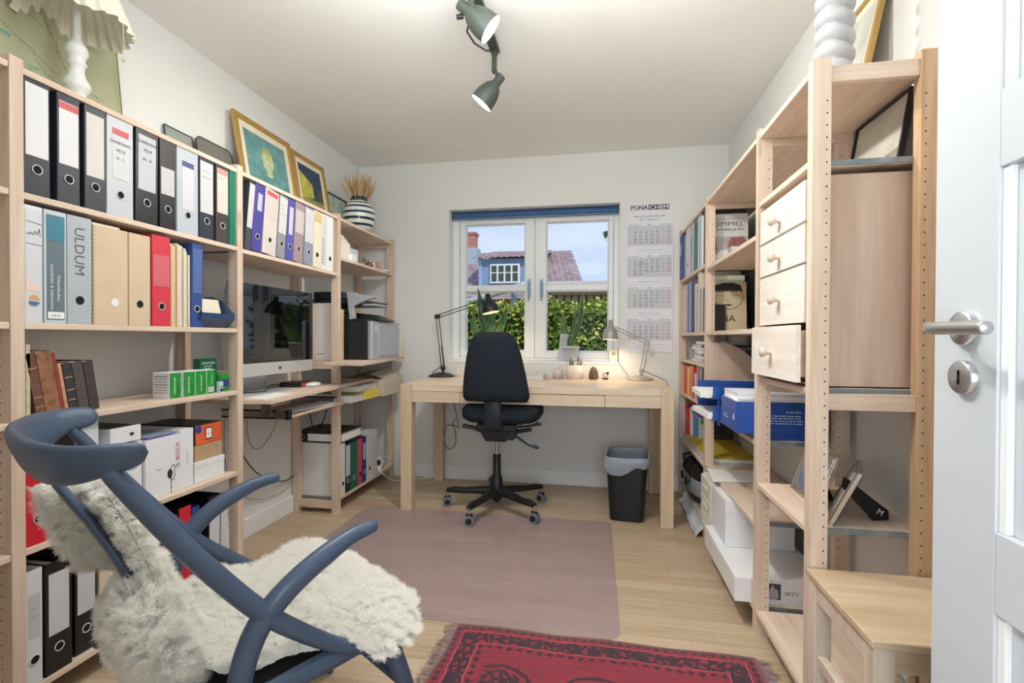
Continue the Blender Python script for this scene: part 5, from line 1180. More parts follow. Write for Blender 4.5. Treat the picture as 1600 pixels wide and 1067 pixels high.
# ------------------------------------------------------------------ waste bin with liner
bn = thing('waste_bin', 'black plastic waste bin with clear liner under the right end of the desk', 'bin', (.185, 3.09, 0), (0, 0, -.10))
bp_ = mat('bin_plastic', (20, 23, 28), .35)
def binf(sc_, z0, z1, wa, wb, da, db):
    def f(u, v):
        a = 2*PI*u; e = 7; ca, sa = math.cos(a), math.sin(a); r = (abs(ca)**e+abs(sa)**e)**(-1/e)
        return Vector(((wa+(wb-wa)*v)*r*ca*sc_, (da+(db-da)*v)*r*sa*sc_, z0+(z1-z0)*v))
    return f
b = MB(); b.grid(binf(1, .002, .37, .098, .120, .130, .155), 97, 3, bp_); b.grid(lambda u, v: binf(.965, .006, .37, .098, .120, .130, .155)(1-u, v), 97, 3, bp_); b.grid(lambda u, v: binf(1, .002, .002, .098, .098, .13, .13)(u, 0)*v + Vector((0, 0, .002*(1-v))), 97, 2, bp_); b.build('bin_body', bn)
mm, nt_, bb = bsdf('liner'); bb.inputs['Base Color'].default_value = lin((206, 218, 236)); bb.inputs['Roughness'].default_value = .18; bb.inputs['Alpha'].default_value = .42
MATS['liner'] = mm
def linf(u, v):
    a = 2*PI*u; e = 6; ca, sa = math.cos(a), math.sin(a); r = (abs(ca)**e+abs(sa)**e)**(-1/e)
    n = noise.noise(Vector((ca*3, sa*3, v*3))); drop = .080+.026*math.sin(a*3+1)+.02*n
    if v < .5: q = v/.5; sc_ = .90+.06*q; z = .22+.158*q
    else: q = (v-.5)/.5; sc_ = 1.045+.05*math.sin(q*PI)+.03*q; z = .380-drop*q
    sc_ += (.015 if v > .5 else .01)*n
    return Vector((.120*r*ca*sc_, .155*r*sa*sc_, z))
b = MB(); b.grid(linf, 120, 18, 'liner'); b.build('bin_liner', bn)
b = MB(T(-.19, -3.11, -.15))
b.grid(lambda u, v: Vector((.19, 3.11, .22))+Vector((.07*math.cos(2*PI*u)*math.sin(PI*v), .09*math.sin(2*PI*u)*math.sin(PI*v), .06*math.cos(PI*v)))*(1+.35*noise.noise(Vector((u*9, v*7, 2)))), 24, 16, 'paper', False)
o = b.build('crumpled_paper', loc=(.19, 3.11, .15)); tag(o, 'crumpled white paper lying inside the waste bin', 'paper')

# ------------------------------------------------------------------ things on the desk
def rod(b, p, q, r, k, n=8): return b.cyl(p, q, r, k, n)
DT = .7712
mat('lamp_black', (40, 42, 44), .4, .2); mat('bulb', (255, 240, 220), .4, emit=(255, 214, 160), estr=9); mat('lamp_grey', (168, 166, 160), .4, .2)
mat('shade_in', (240, 236, 228), .5)
def desk_lamp(say, base, elbow, head, sdir, key, br, sr, sl, n_spring, dy_=.0):
    t = thing('desk_lamp', say, 'lamp', base)
    L = T(-base[0], -base[1], -base[2]); bx, by, bz = base
    b = MB(L); b.lathe([(0, .022), (br*.3, .030), (br*.55, .026), (br*.85, .014), (br, .006), (br*.99, 0), (0, 0)], key, 40, T(bx, by, bz)); b.build('base', t)
    pv = Vector((bx+.012, by, bz+.06)); E_ = Vector(elbow); H = Vector(head)
    b = MB(L); b.cyl((bx+.012, by, bz+.02), pv, .009, key, 12).box(-.016, -.012, -.01, .016, .012, .014, key, T(*pv)); b.build('pivot', t)
    d = (E_-pv).normalized(); side = Vector((d.z, 0, -d.x)).normalized()*.011
    b = MB(L)
    for s in (-1, 1):
        rod(b, pv+side*s, E_+side*s, .0032, key)
    rod(b, pv+side*1.0+Vector((0, -.008, 0)), pv.lerp(E_, .45)+side+Vector((0, -.008, 0)), .005, key)
    b.build('lower_arm', t)
    b = MB(L); b.box(-.018, -.011, -.014, .018, .011, .014, key, T(*E_)).torus(T(E_.x, E_.y, E_.z) @ RX(PI/2), .020, .0015, key, 20, 6); b.build('elbow', t)
    d2 = (H-E_).normalized(); side2 = Vector((-d2.z, 0, d2.x)).normalized()*.010
    b = MB(L)
    for s in (-1, 1): rod(b, E_+side2*s, H+side2*s, .0032, key)
    b.build('upper_arm', t)
    b = MB(L); b.box(-.013, -.010, -.013, .013, .010, .013, key, T(*H)); sd = Vector(sdir).normalized()
    top = H + Vector((.03 if sdir[0] >= 0 and head[0] > elbow[0] else -.02, 0, .0)); rod(b, H, top, .006, key); b.build('head_joint', t)
    Q = sd.to_track_quat('Z', 'Y').to_matrix().to_4x4()
    ctr = top + Vector((.012 if head[0] > elbow[0] else -.012, 0, .012))
    b = MB(L); M = T(*ctr) @ Q
    b.lathe([(0, -.045), (sr*.28, -.042), (sr*.30, -.010), (sr*.42, 0), (sr*.68, .020), (sr*.88, .045), (sr*.97, .070), (sr, sl)], key, 32, M)
    b.lathe([(sr*.97, sl), (sr*.93, .068), (sr*.84, .046), (sr*.6, .022), (0, .015)], 'shade_in', 32, M); b.build('lamp_shade', t)
    b = MB(L); b.grid(lambda u, v: M @ Vector((.018*math.cos(2*PI*u)*math.sin(PI*v), .018*math.sin(2*PI*u)*math.sin(PI*v), sl-.035-.02*math.cos(PI*v))), 16, 10, 'bulb'); b.build('bulb', t)
    return M @ Vector((0, 0, sl-.008)), sd
p1, d1 = desk_lamp('black architect desk lamp at the left end of the desk, switched on', (-1.115, 3.535, DT), (-1.140, 3.51, 1.209), (-.800, 3.50, 1.315), (.22, -.05, -1), 'lamp_black', .098, .064, .095, 1)
p2, d2 = desk_lamp('grey architect desk lamp at the right end of the desk before the calendar', (.290, 3.545, DT), (.336, 3.52, 1.026), (.125, 3.50, 1.125), (-.03, -.05, -1), 'lamp_grey', .088, .054, .090, 1)
for p_, d_, e_ in ((p1, d1, 3.0), (p2, d2, 3.2)):
    lamp('desk_lamp_light', 'SPOT', p_, e_, (1.0, .72, .45), target=p_+d_, spot_size=2.6, spot_blend=.6, shadow_soft_size=.02)
cable('black lamp cord curling down behind the desk lamp base', [(-1.10, 3.53, .86), (-1.14, 3.54, .83), (-1.19, 3.56, .80), (-1.205, 3.58, .778)], .0028, 'black')
cable('black cable with a loop hanging below the left end of the desk', [(-1.06, 3.57, .665), (-1.02, 3.57, .52), (-.995, 3.57, .40), (-1.03, 3.57, .41), (-1.09, 3.57, .40), (-1.11, 3.57, .30), (-1.07, 3.57, .235), (-1.02, 3.57, .27), (-1.02, 3.57, .36), (-1.04, 3.57, .42), (-1.02, 3.57, .46)], .0026, 'black')
cable('thin white cable hanging at the left back leg of the desk', [(-1.08, 3.60, .62), (-1.12, 3.60, .40), (-1.13, 3.605, .20), (-1.10, 3.60, .05), (-.98, 3.59, .12)], .0018, 'white')
cable('grey lamp cord running over the right end of the desk', [(.30, 3.53, .84), (.35, 3.50, .82), (.42, 3.46, .79), (.455, 3.42, .76), (.462, 3.42, .60)], .0022, 'ink')
cable('thin dark cord running from the thermometer down to the desk', [(.150, 3.645, .893), (.17, 3.60, .86), (.215, 3.57, .80), (.235, 3.56, .774)], .0014, 'ink')
o = MB().lathe([(0, 0), (.013, 0), (.013, .035), (.004, .045), (.004, .062), (0, .064)], col((236, 230, 206)), 14).build('small_bottle', loc=(-1.005, 3.575, DT)); tag(o, 'tiny cream bottle beside the black desk lamp base', 'bottle')
# book pile right of the office chair
G = 'books lying on the desk beside the office chair'
for i, (x0, x1, z0, z1, c_, rz_, say) in enumerate(((-.49, -.355, 0, .018, (222, 214, 200), 0, 'thick cream book at the bottom of the small pile on the desk'), (-.50, -.36, .0185, .034, (236, 234, 228), .08, 'white book in the middle of the small pile on the desk'), (-.50, -.34, .0345, .040, (200, 208, 214), .18, 'thin pale blue booklet on top of the small pile on the desk'))):
    t = thing('book', say, 'book', ((x0+x1)/2, 3.49, DT+z0), (0, 0, rz_), G); hw = (x1-x0)/2
    b = MB(); b.box(-hw, -.09, 0, hw, .09, .0015, col(c_)).box(-hw, -.09, z1-z0-.0015, hw, .09, z1-z0, col(c_)).box(-hw, -.09, .0015, -hw+.0015, .09, z1-z0-.0015, col(c_)); b.build('cover', t)
    b = MB(); b.box(-hw+.002, -.087, .0016, hw-.003, .087, z1-z0-.0016, 'paper'); b.build('pages', t)
# glass cup with a spoon, pen cup
mat('frost', (232, 222, 214), .35, alpha=.8)
t = thing('cup', 'pale translucent cup with a straw on the desk', 'cup', (-.268, 3.555, DT))
b = MB(); b.lathe([(0, 0), (.034, 0), (.036, .065), (.033, .065), (.032, .004), (0, .004)], 'frost', 28); b.build('cup_body', t)
b = MB(); b.tube([(0, .0, .006), (.014, .005, .09)], .0022, 'ink_grey', 6); b.build('straw', t)
o = MB().lathe([(0, 0), (.056, 0), (.056, .097), (.052, .097), (.052, .004), (0, .004)], col((236, 228, 218), .5), 36).build('pen_pot', loc=(-.148, 3.555, DT)); tag(o, 'cream cylindrical pen pot full of pens on the desk', 'pot')
for i in range(13):
    a = R_.uniform(0, 2*PI); c_ = R_.choice([(52, 56, 62), (170, 168, 160), (186, 120, 90), (96, 90, 84), (120, 140, 120), (60, 60, 66)])
    b = MB(); h_ = R_.uniform(.10, .145); b.cyl((0, 0, 0), (.010*math.cos(a)*2.0, .018*math.sin(a), h_), .0035, col(c_), 6).cyl((.020*math.cos(a), .018*math.sin(a), h_), (.022*math.cos(a), .020*math.sin(a), h_+.008), .003, 'ink', 6, .0006)
    o = b.build('pen', loc=(-.148+.026*math.cos(a), 3.555+.026*math.sin(a), DT+.0045)); tag(o, 'one of the pens and pencils standing in the cream pen pot', 'pen', 'pens in the cream pen pot')
o = MB().lathe([(.0, 0), (.028, 0), (.034, .012), (.030, .05), (.022, .072), (.012, .084), (.0, .088)], mat('pebble', (112, 92, 84), .6, var=.5, scale=30), 20).build('figurine', loc=(-.020, 3.54, DT)); tag(o, 'small brown cone-shaped figurine with grey cap on the desk', 'figurine')
t = thing('tape_holder', 'small black and silver clip holder on the desk beside the figurine', 'holder', (.060, 3.545, DT))
b = MB(); b.box(-.02, -.015, 0, .02, .015, .010, 'black'); b.build('foot', t, bevel=.003)
b = MB(); b.torus(T(0, 0, .032) @ RX(PI/2), .014, .005, 'steel', 20, 8).box(.005, -.006, .035, .024, .006, .050, 'black'); b.build('ring', t)

# ------------------------------------------------------------------ window sill
SZ = WZ0+.0005
mat('snake_leaf', (70, 124, 74), .4, var=.35, scale=16); mat('snake_edge', (186, 190, 120), .4); mat('snake_dark', (52, 100, 66), .4, var=.4, scale=20)
def leaf(b, base, tip, width, key, bend=(0, 0, 0), twist=0.0, edge=True):
    B_ = Vector(base); Tp = Vector(tip); Bn = Vector(bend); n = 14
    def f(u, v, off=0.0, k=1.0):
        p = B_.lerp(Tp, v)+Bn*math.sin(PI*v); w_ = width*(math.sin(PI*min(1, .12+.88*v))**.6 if v < 1 else 0)*k*(.55+.45*math.sin(PI*min(1, v*1.15)))
        a = twist*v; s = 2*u-1
        return p+Vector((math.cos(a)*w_*s, math.sin(a)*w_*s+.010*s*s+off, 0))
    b.grid(lambda u, v: f(u, v), 7, n, key); b.grid(lambda u, v: f(1-u, v, .0025), 7, n, key)
    if edge:
        for u_ in (0, 1): b.tube([f(u_, i/(n-1), .001) for i in range(n)], [.0022]*(n-1)+[.0006], 'snake_edge', 5)
def plant(name, say, loc, leaves, pot):
    t = thing(name, say, 'plant', loc)
    pot(t)
    for lf in leaves:
        b = MB(T(*[-c for c in loc])); leaf(b, *lf); b.build('leaf', t)
def pot1(t):
    b = MB(); b.lathe([(0, 0), (.050, 0), (.066, .115), (.070, .115), (.070, .13), (.063, .13), (.060, .10), (0, .10)], col((222, 226, 226), .4), 32); b.build('pot', t)
    b = MB(); b.lathe([(0, .112), (.060, .110)], col((80, 64, 50), .9), 24); b.build('soil', t)
plant('snake_plant', 'snake plant with several broad leaves on the sill behind the office chair', (-.812, 3.70, SZ), [
    ((-.79, 3.70, 1.0), (-.885, 3.70, 1.432), .036, 'snake_dark', (-.005, 0, 0), .3),
    ((-.80, 3.71, 1.0), (-.835, 3.71, 1.34), .040, 'snake_leaf', (.02, 0, 0), -.3),
    ((-.83, 3.69, 1.0), (-.915, 3.69, 1.245), .028, 'snake_leaf', (-.03, 0, 0), .2),
    ((-.81, 3.69, 1.0), (-.745, 3.70, 1.30), .030, 'snake_leaf', (-.01, 0, 0), .2),
    ((-.80, 3.70, 1.0), (-.660, 3.70, 1.30), .034, 'snake_dark', (.02, 0, 0), -.2),
    ((-.79, 3.69, 1.0), (-.700, 3.69, 1.22), .026, 'snake_leaf', (.03, 0, 0), .3)], pot1)
def pot2(t):
    b = MB(); b.lathe([(0, 0), (.046, 0), (.052, .02), (.066, .098), (.070, .098), (.070, .112), (.064, .112), (.060, .09), (0, .09)], mat('zinc_pot', (206, 212, 218), .35, .25), 32)
    for z_ in (.035, .07): b.torus(T(0, 0, z_), .0535+z_*.12, .0016, 'zinc_pot', 32, 6)
    b.build('pot', t)
    b = MB(); b.lathe([(0, .10), (.060, .098)], col((80, 64, 50), .9), 24); b.build('soil', t)
plant('snake_plant', 'snake plant with two tall leaves in a silver pot at the right of the sill', (-.190, 3.70, SZ), [
    ((-.190, 3.70, .985), (-.238, 3.70, 1.262), .027, 'snake_leaf', (-.02, 0, -.01), .2),
    ((-.185, 3.70, .985), (-.098, 3.70, 1.392), .020, 'snake_dark', (.018, 0, 0), .5),
    ((-.180, 3.71, .985), (-.155, 3.71, 1.28), .012, 'snake_dark', (.004, 0, 0), .1)], pot2)
o = MB().box(-.028, 0, 0, .028, .004, .20, mat('acrylic', (206, 214, 222), .1, alpha=.5)).build('card_holder', loc=(-.255, 3.665, SZ), rot=(-.12, .12, 0)); o.location.z += .004; tag(o, 'clear acrylic card holder leaning left of the silver plant pot', 'card holder')
t = thing('thermometer', 'small cream digital thermometer at the right end of the sill', 'thermometer', (.118, 3.672, SZ))
b = MB(); b.box(-.028, -.008, 0, .028, .008, .088, col((228, 220, 196), .5)); b.build('case', t, bevel=.003)
b = MB(); b.rect(face_ny((0, -.0085, 0)), -.014, .048, .014, .074, col((150, 156, 146), .3)); b.build('display', t)

# ------------------------------------------------------------------ wall calendar
cl = thing('calendar', 'long four-month wall calendar hanging right of the window', 'calendar', (.358, 3.628, .96))
TCa = T(-.358, -3.628, -.96); YC_ = 3.6285
mat('cal_paper', (232, 234, 240), .7); mat('cal_grey', (206, 208, 216), .7); mat('cal_dk', (60, 60, 68), .7); mat('cal_lt', (176, 178, 188), .7); mat('cal_red', (200, 84, 96), .7); mat('cal_brown', (84, 58, 60), .7)
b = MB(TCa); b.box(.198, YC_, .96, .518, YC_+.004, 1.995, 'cal_paper'); b.build('back_sheet', cl)
b = MB(TCa); M = face_ny((0, YC_-.0008, 0)); 
b.rect(M, .222, 1.948, .490, 1.984, 'cal_paper').rect(M, .350, 1.949, .488, 1.982, 'cal_brown', .0004).text(M, 'PONA', .289, 1.9655, .040, 'cal_brown', .0005, width=.112).text(M, 'PONA', .2905, 1.9655, .040, 'cal_brown', .0006, width=.112).text(M, 'PONA', .2875, 1.9662, .040, 'cal_brown', .0007, width=.112).text(M, 'CHEM', .4195, 1.9655, .036, 'cal_paper', .0008, width=.124).text(M, 'CHEM', .4208, 1.9655, .036, 'cal_paper', .0009, width=.124).text(M, 'CHEM', .4182, 1.9661, .036, 'cal_paper', .0010, width=.124)
for y_ in (1.9475, 1.983): b.rect(M, .220, y_, .490, y_+.0012, 'cal_brown', .0004)
b.rect(M, .219, 1.9475, .2205, 1.984, 'cal_brown', .0004)
b.text(M, 'Horner Landstraße 360', .356, 1.905, .017, 'cal_dk', .0004, width=.205).text(M, '22111 Hamburg', .356, 1.882, .017, 'cal_dk', .0004, width=.128)
b.build('letterhead', cl)
def month(ztop, start, days, name, names, foot):
    H_ = .207
    bp = MB(TCa); bp.box(.202, YC_-.004, ztop-H_, .514, YC_-.0002, ztop, 'cal_paper'); pg = bp.build('month_page', cl)
    bt = MB(TCa); M = face_ny((0, YC_-.0046, 0))
    bt.rect(M, .208, ztop-.156, .508, ztop-.020, 'cal_grey', 0)
    bt.text(M, names[0], .250, ztop-.012, .011, 'cal_dk', .0003, width=.07).text(M, '2025', .355, ztop-.012, .013, 'cal_dk', .0003).text(M, names[1], .462, ztop-.012, .011, 'cal_dk', .0003, width=.075)
    cx = [.2545+i*.0376 for i in range(7)]
    d = 1; r = 0; c_ = start
    while d <= days:
        z_ = ztop-.040-r*.0238
        k = 'cal_red' if c_ == 6 else ('cal_lt' if c_ == 5 else 'cal_dk')
        bt.text(M, str(d), cx[c_]+.006, z_, .0225, k, .0003)
        c_ += 1; d += 1
        if c_ == 7: c_ = 0; r += 1
    for q in range(r+1): bt.text(M, str(name+q), .222, ztop-.040-q*.0238, .016, 'cal_lt', .0003)
    bt.dashes(M, .28, .44, ztop-.190, .005, 'cal_lt', 7, .0003)
    bt.build('month_print', pg)
    return pg
zt_ = 1.858
month(zt_, 4, 31, 31, ('August August', 'Août Agosto'), 'Horner Landstraße 360  22111 Hamburg')
pg = month(zt_-.2195, 0, 30, 36, ('September September', 'Septembre Septiembre'), 'Pona Chem  T 040  22111 Hamburg')
b = MB(TCa); M = face_ny((0, YC_-.0056, 0)); zz_ = zt_-.2195-.040-.0238; xx_ = .2545+.0376+.006; b.line(M, [(xx_-.016, zz_-.012), (xx_+.016, zz_-.012), (xx_+.016, zz_+.012), (xx_-.016, zz_+.012), (xx_-.016, zz_-.012)], .0022, 'cal_brown'); b.build('date_marker', pg)
month(zt_-.439, 2, 30, 40, ('Oktober October', 'Octobre Octubre'), 'Pona Chem  T 040  22111 Hamburg')
month(zt_-.6585, 5, 30, 44, ('November November', 'Novembre Noviembre'), 'Pona Chem  T 040  22111 Hamburg')

# ------------------------------------------------------------------ ceiling spotlights
mat('spot_green', (66, 74, 68), .45, .1); mat('spot_emit', (255, 244, 226), .5, emit=(255, 226, 190), estr=14)
cs = thing('ceiling_spotlights', 'dark grey-green ceiling spotlight rail with adjustable lamp heads', 'lamp', (-.44, 1.6, HC))
TS = T(.44, -1.6, -HC)
b = MB(TS); b.box(-.48, 1.15, HC-.022, -.44, 2.26, HC-.001, 'spot_green'); b.build('rail', cs, bevel=.002)
HEADS = []
def head(joint, ceil, mouth_c, axis, r=.052, L_=.125):
    b = MB(TS); J = Vector(joint); Cc = Vector(ceil); ax = Vector(axis).normalized()
    b.cyl(Cc, Cc-Vector((0, 0, .02)), .014, 'spot_green', 14)
    b.box(-.010, -.012, -.04, .010, .012, .04, 'spot_green', T(*(Cc-Vector((0, 0, .055))))).torus(T(Cc.x+.01, Cc.y, Cc.z-.085) @ RY(PI/2), .008, .003, 'steel', 14, 6)
    b.cyl(Cc-Vector((0, 0, .07)), J, .0075, 'spot_green', 12)
    b.cyl(J-Vector((.012, 0, 0)), J+Vector((.012, 0, 0)), .009, 'black', 10)
    ar = b.build('spot_arm', cs)
    Q = T(*mouth_c) @ ax.to_track_quat('Z', 'Y').to_matrix().to_4x4()
    b = MB(TS); b.lathe([(0, -L_-.02), (.019, -L_-.02), (.020, -L_-.018), (.020, -L_+.02), (.024, -L_+.026), (.036, -.085), (.047, -.055), (.051, -.03), (r, 0)], 'spot_green', 36, Q)
    b.lathe([(r, 0), (.049, -.03), (.044, -.055), (.030, -.075), (0, -.08)], 'shade_in', 36, Q); hd_ = b.build('spot_shade', cs)
    b = MB(TS); b.lathe([(0, -.020), (.030, -.022), (.034, -.030), (.036, -.05)], 'spot_emit', 28, Q); b.build('bulb', hd_)
    HEADS.append((Vector(mouth_c), ax))
head((-.437, 2.20, 2.205), (-.46, 2.235, HC-.022), (-.510, 2.19, 2.098), (-.62, .02, -.74))
head((-.50, 1.80, 2.235), (-.46, 1.80, HC-.022), (-.385, 1.80, 2.175), (.62, .16, -.50))
head((-.46, 1.30, 2.22), (-.46, 1.30, HC-.022), (-.38, 1.26, 2.14), (.6, -.3, -.6))  # extra head out of view, added to give the room more light
b = MB(TS); b.tube([(-.47, 1.86, 2.30), (-.50, 1.90, 2.24), (-.49, 1.98, 2.24), (-.468, 2.10, 2.275), (-.46, 2.20, 2.33)], .0035, 'black', 8); b.build('flex', cs)
for p_, d_ in HEADS:
    lamp('spotlight_light', 'SPOT', p_, 36, (1.0, .95, .88), target=p_+d_, spot_size=2.3, spot_blend=.9, shadow_soft_size=.035)

# ------------------------------------------------------------------ right shelves
XS = .565
def rowR(items, z, G=None):
    for it in items:
        y0, y1 = it['y']; c_ = it['c']; h_ = it['h']; say = it['say']; x = it.get('x', XS)
        if it.get('b'):
            binder(c_, y1-y0-.001, h_, (x, (y0+y1)/2, z+.0005), -1, label=it.get('label'), lz=it.get('lz', (.10, .28)), lc=it.get('lc', (220, 222, 226)), ring=it.get('ring', 'm'), say=say, group=G, d=.26)
        else:
            book(y0, y1, z, h_, c_, say, x=x, d=it.get('d', .21), lean=it.get('lean', 0), face=-1, group=G, var=.08, title=it.get('t'), tk=it.get('tk', 'ink'))
G = 'binders and folders on the top right shelf'
rowR([
 dict(y=(2.850, 2.872), c=(44, 46, 60), h=.30, say='dark folder with white lower half, nearest on the top far-right shelf'),
 dict(y=(2.874, 2.915), c=(226, 228, 234), h=.27, say='white folder second from the near end of the top far-right shelf', x=.560),
 dict(y=(2.918, 2.934), c=(60, 66, 80), h=.30, say='slim charcoal folder between white ones on the top far-right shelf'),
 dict(y=(2.936, 2.968), c=(206, 212, 220), h=.295, say='pale blue-grey folder left of the slim charcoal one'),
 dict(y=(2.970, 2.984), c=(86, 92, 104), h=.29, say='slim slate folder near the green binder'),
 dict(y=(2.986, 3.030), c=(214, 222, 226), h=.295, say='pale folder just right of the green binder'),
 dict(y=(3.040, 3.150), c=(0, 100, 80), h=.315, b=1, ring=None, say='dark green binder on the top far-right shelf'),
 dict(y=(3.155, 3.180), c=(190, 204, 214), h=.30, say='narrow ice-blue folder just left of the green binder'),
 dict(y=(3.185, 3.270), c=(190, 160, 186), h=.315, b=1, ring=None, label=1, lz=(.12, .22), lc=(160, 160, 200), say='mauve binder with lilac label on the top far-right shelf'),
 dict(y=(3.280, 3.420), c=(214, 220, 226), h=.315, b=1, ring='h', say='white ring binder with finger hole on the top far-right shelf'),
 dict(y=(3.425, 3.452), c=(180, 176, 168), h=.27, say='spiral-bound grey notebook left of the white ring binder'),
 dict(y=(3.455, 3.495), c=(150, 150, 150), h=.28, say='thick spiral-bound grey notebook on the top far-right shelf'),
 dict(y=(3.500, 3.560), c=(52, 84, 150), h=.29, b=1, ring=None, label=1, lz=(.16, .23), x=.548, say='blue binder with white label at the far end of the top far-right shelf'),
], 1.450, G)
G = 'books on the second far-right shelf'
rowR([
 dict(y=(2.850, 2.868), c=(60, 70, 96), h=.24, say='slim navy booklet nearest on the second far-right shelf'),
 dict(y=(2.870, 2.890), c=(150, 160, 176), h=.23, say='slim blue-grey booklet beside the navy one'),
 dict(y=(2.892, 2.925), c=(206, 206, 210), h=.26, say='light grey booklet on the second far-right shelf'),
 dict(y=(2.928, 2.950), c=(120, 116, 120), h=.24, say='mid grey booklet on the second far-right shelf'),
 dict(y=(2.952, 3.020), c=(214, 202, 180), h=.335, say='tall cream folder rising above its row on the second far-right shelf'),
 dict(y=(3.023, 3.060), c=(176, 170, 166), h=.26, say='grey-beige magazine bundle in the second far-right row'),
 dict(y=(3.063, 3.105), c=(214, 214, 216), h=.28, say='white magazine bundle in the second far-right row'),
 dict(y=(3.108, 3.155), c=(128, 84, 84), h=.31, say='brownish red book in the second far-right row'),
 dict(y=(3.158, 3.225), c=(36, 72, 140), h=.325, say='deep blue folder in the second far-right row'),
 dict(y=(3.228, 3.290), c=(160, 180, 206), h=.315, say='light blue folder next to the deep blue one'),
 dict(y=(3.293, 3.350), c=(96, 110, 170), h=.30, say='violet-blue book in the second far-right row'),
 dict(y=(3.353, 3.410), c=(190, 186, 206), h=.31, say='lilac-white folder in the second far-right row'),
 dict(y=(3.413, 3.480), c=(226, 202, 190), h=.31, say='pale salmon folder in the second far-right row'),
 dict(y=(3.483, 3.560), c=(214, 206, 186), h=.29, say='cream book at the far end of the second far-right row'),
], 1.091, G)
z = .9205
for i, (w_, c_) in enumerate(((.016, (150, 150, 156)), (.020, (206, 206, 210)), (.012, (90, 86, 120)), (.022, (212, 214, 216)), (.016, (180, 184, 190)), (.014, (110, 110, 118)), (.018, (206, 208, 214)))):
    b = MB(); b.box(-.12, -.15, 0, .12, .15, w_-.0006, col(c_)).box(-.119, -.149, .002, -.1205, .149, w_-.003, 'paper')
    o = b.build('magazine', loc=(.700, 3.10+R_.uniform(-.03, .03), z+.0003), rot=(0, 0, R_.uniform(-.15, .15)), bevel=.0006); z += w_
    tag(o, ['grey magazine at the bottom of the lying pile', 'white magazine second from the bottom of the lying pile', 'violet magazine in the lower half of the pile', 'thick white magazine in the middle of the lying pile', 'pale blue-grey magazine above the thick white one', 'dark grey magazine second from the top of the lying pile', 'light magazine on top of the lying pile'][i], 'magazine', 'magazines lying in a pile at the far right')
b = MB(); b.grid(lambda u, v: Vector((.06*math.cos(2*PI*u)*math.sin(PI*v), .09*math.sin(2*PI*u)*math.sin(PI*v), .03-.03*math.cos(PI*v)))*(1+.2*noise.noise(Vector((u*6, v*6, 4)))), 24, 14, col((232, 234, 236), .4))
o = b.build('plastic_bag', loc=(.63, 2.885, .9205)); tag(o, 'crumpled white plastic bag beside the lying magazines', 'bag')
G = 'books on the fourth far-right shelf'
rowR([
 dict(y=(2.850, 2.905), c=(66, 60, 66), h=.205, say='dark brown-grey book nearest on the fourth far-right shelf'),
 dict(y=(2.907, 2.945), c=(190, 180, 190), h=.20, say='pale mauve book beside the dark one on the fourth far-right shelf'),
 dict(y=(2.947, 2.985), c=(96, 84, 100), h=.205, say='dusky purple book on the fourth far-right shelf'),
 dict(y=(2.987, 3.040), c=(170, 150, 180), h=.20, say='lilac book on the fourth far-right shelf'),
 dict(y=(3.045, 3.110), c=(206, 210, 226), h=.15, say='low white and blue book on the fourth far-right shelf'),
 dict(y=(3.113, 3.165), c=(210, 44, 40), h=.185, say='bright red book on the fourth far-right shelf'),
 dict(y=(3.168, 3.215), c=(230, 170, 70), h=.19, say='amber book beside the bright red one'),
 dict(y=(3.218, 3.275), c=(224, 140, 70), h=.185, say='orange book on the fourth far-right shelf'),
 dict(y=(3.278, 3.330), c=(232, 206, 170), h=.175, say='cream paperback between orange books'),
 dict(y=(3.333, 3.390), c=(222, 120, 60), h=.18, say='deep orange book on the fourth far-right shelf'),
 dict(y=(3.393, 3.450), c=(196, 60, 46), h=.18, say='brick red book on the fourth far-right shelf'),
 dict(y=(3.453, 3.520), c=(226, 160, 110), h=.175, say='peach coloured book at the far end of the fourth far-right shelf'),
], .700, G)
# magazines standing face-on on the fifth shelf
G = 'magazines standing on the fifth far-right shelf'
for i, (y_, x0, x1, h_, c_, say) in enumerate(((3.44, .575, .80, .27, (190, 206, 214), 'pale blue magazine at the back of the standing ones'), (3.36, .570, .80, .25, (214, 190, 206), 'pink-white magazine behind the red one'), (3.26, .580, .78, .215, (206, 50, 56), 'red magazine with a yellow corner standing face-on'), (3.14, .600, .80, .185, (232, 226, 214), 'white magazine with a red head standing face-on'), (3.06, .615, .81, .165, (96, 140, 190), 'sky blue magazine standing face-on'), (2.97, .640, .83, .13, (206, 206, 210), 'low grey-white magazine with a black figure on it'), (2.90, .665, .84, .15, (50, 44, 46), 'near-black book standing nearest face-on'))):
    t = thing('magazine', say, 'magazine', ((x0+x1)/2, 3.545-(3.44-y_)*.40, .4255), (-.06, 0, 0), G); hw = (x1-x0)/2
    b = MB(); b.box(-hw, 0, 0, hw, .012, h_, col(c_)); b.build('cover', t, bevel=.001)
    b = MB(); M = face_ny((0, -.0006, 0))
    b.rect(M, -hw+.01, h_-.045, hw*.6, h_-.02, col(((c_[0]+90) % 256, c_[1], (c_[2]+60) % 256))).rect(M, -hw*.5, h_*.2, hw*.6, h_*.62, col((int(c_[0]*.6), int(c_[1]*.6), int(c_[2]*.7))), .0003)
    if 'figure' in say: b.rect(M, -hw+.03, .02, -hw+.045, .10, 'black', .0006).disc(M, -hw+.0375, .108, .009, 'black', .0006)
    b.build('cover_print', t)
# yellow-topped stack in the far bay
ye = mat('yellow_top', (206, 186, 60), .6, var=.08, scale=5)
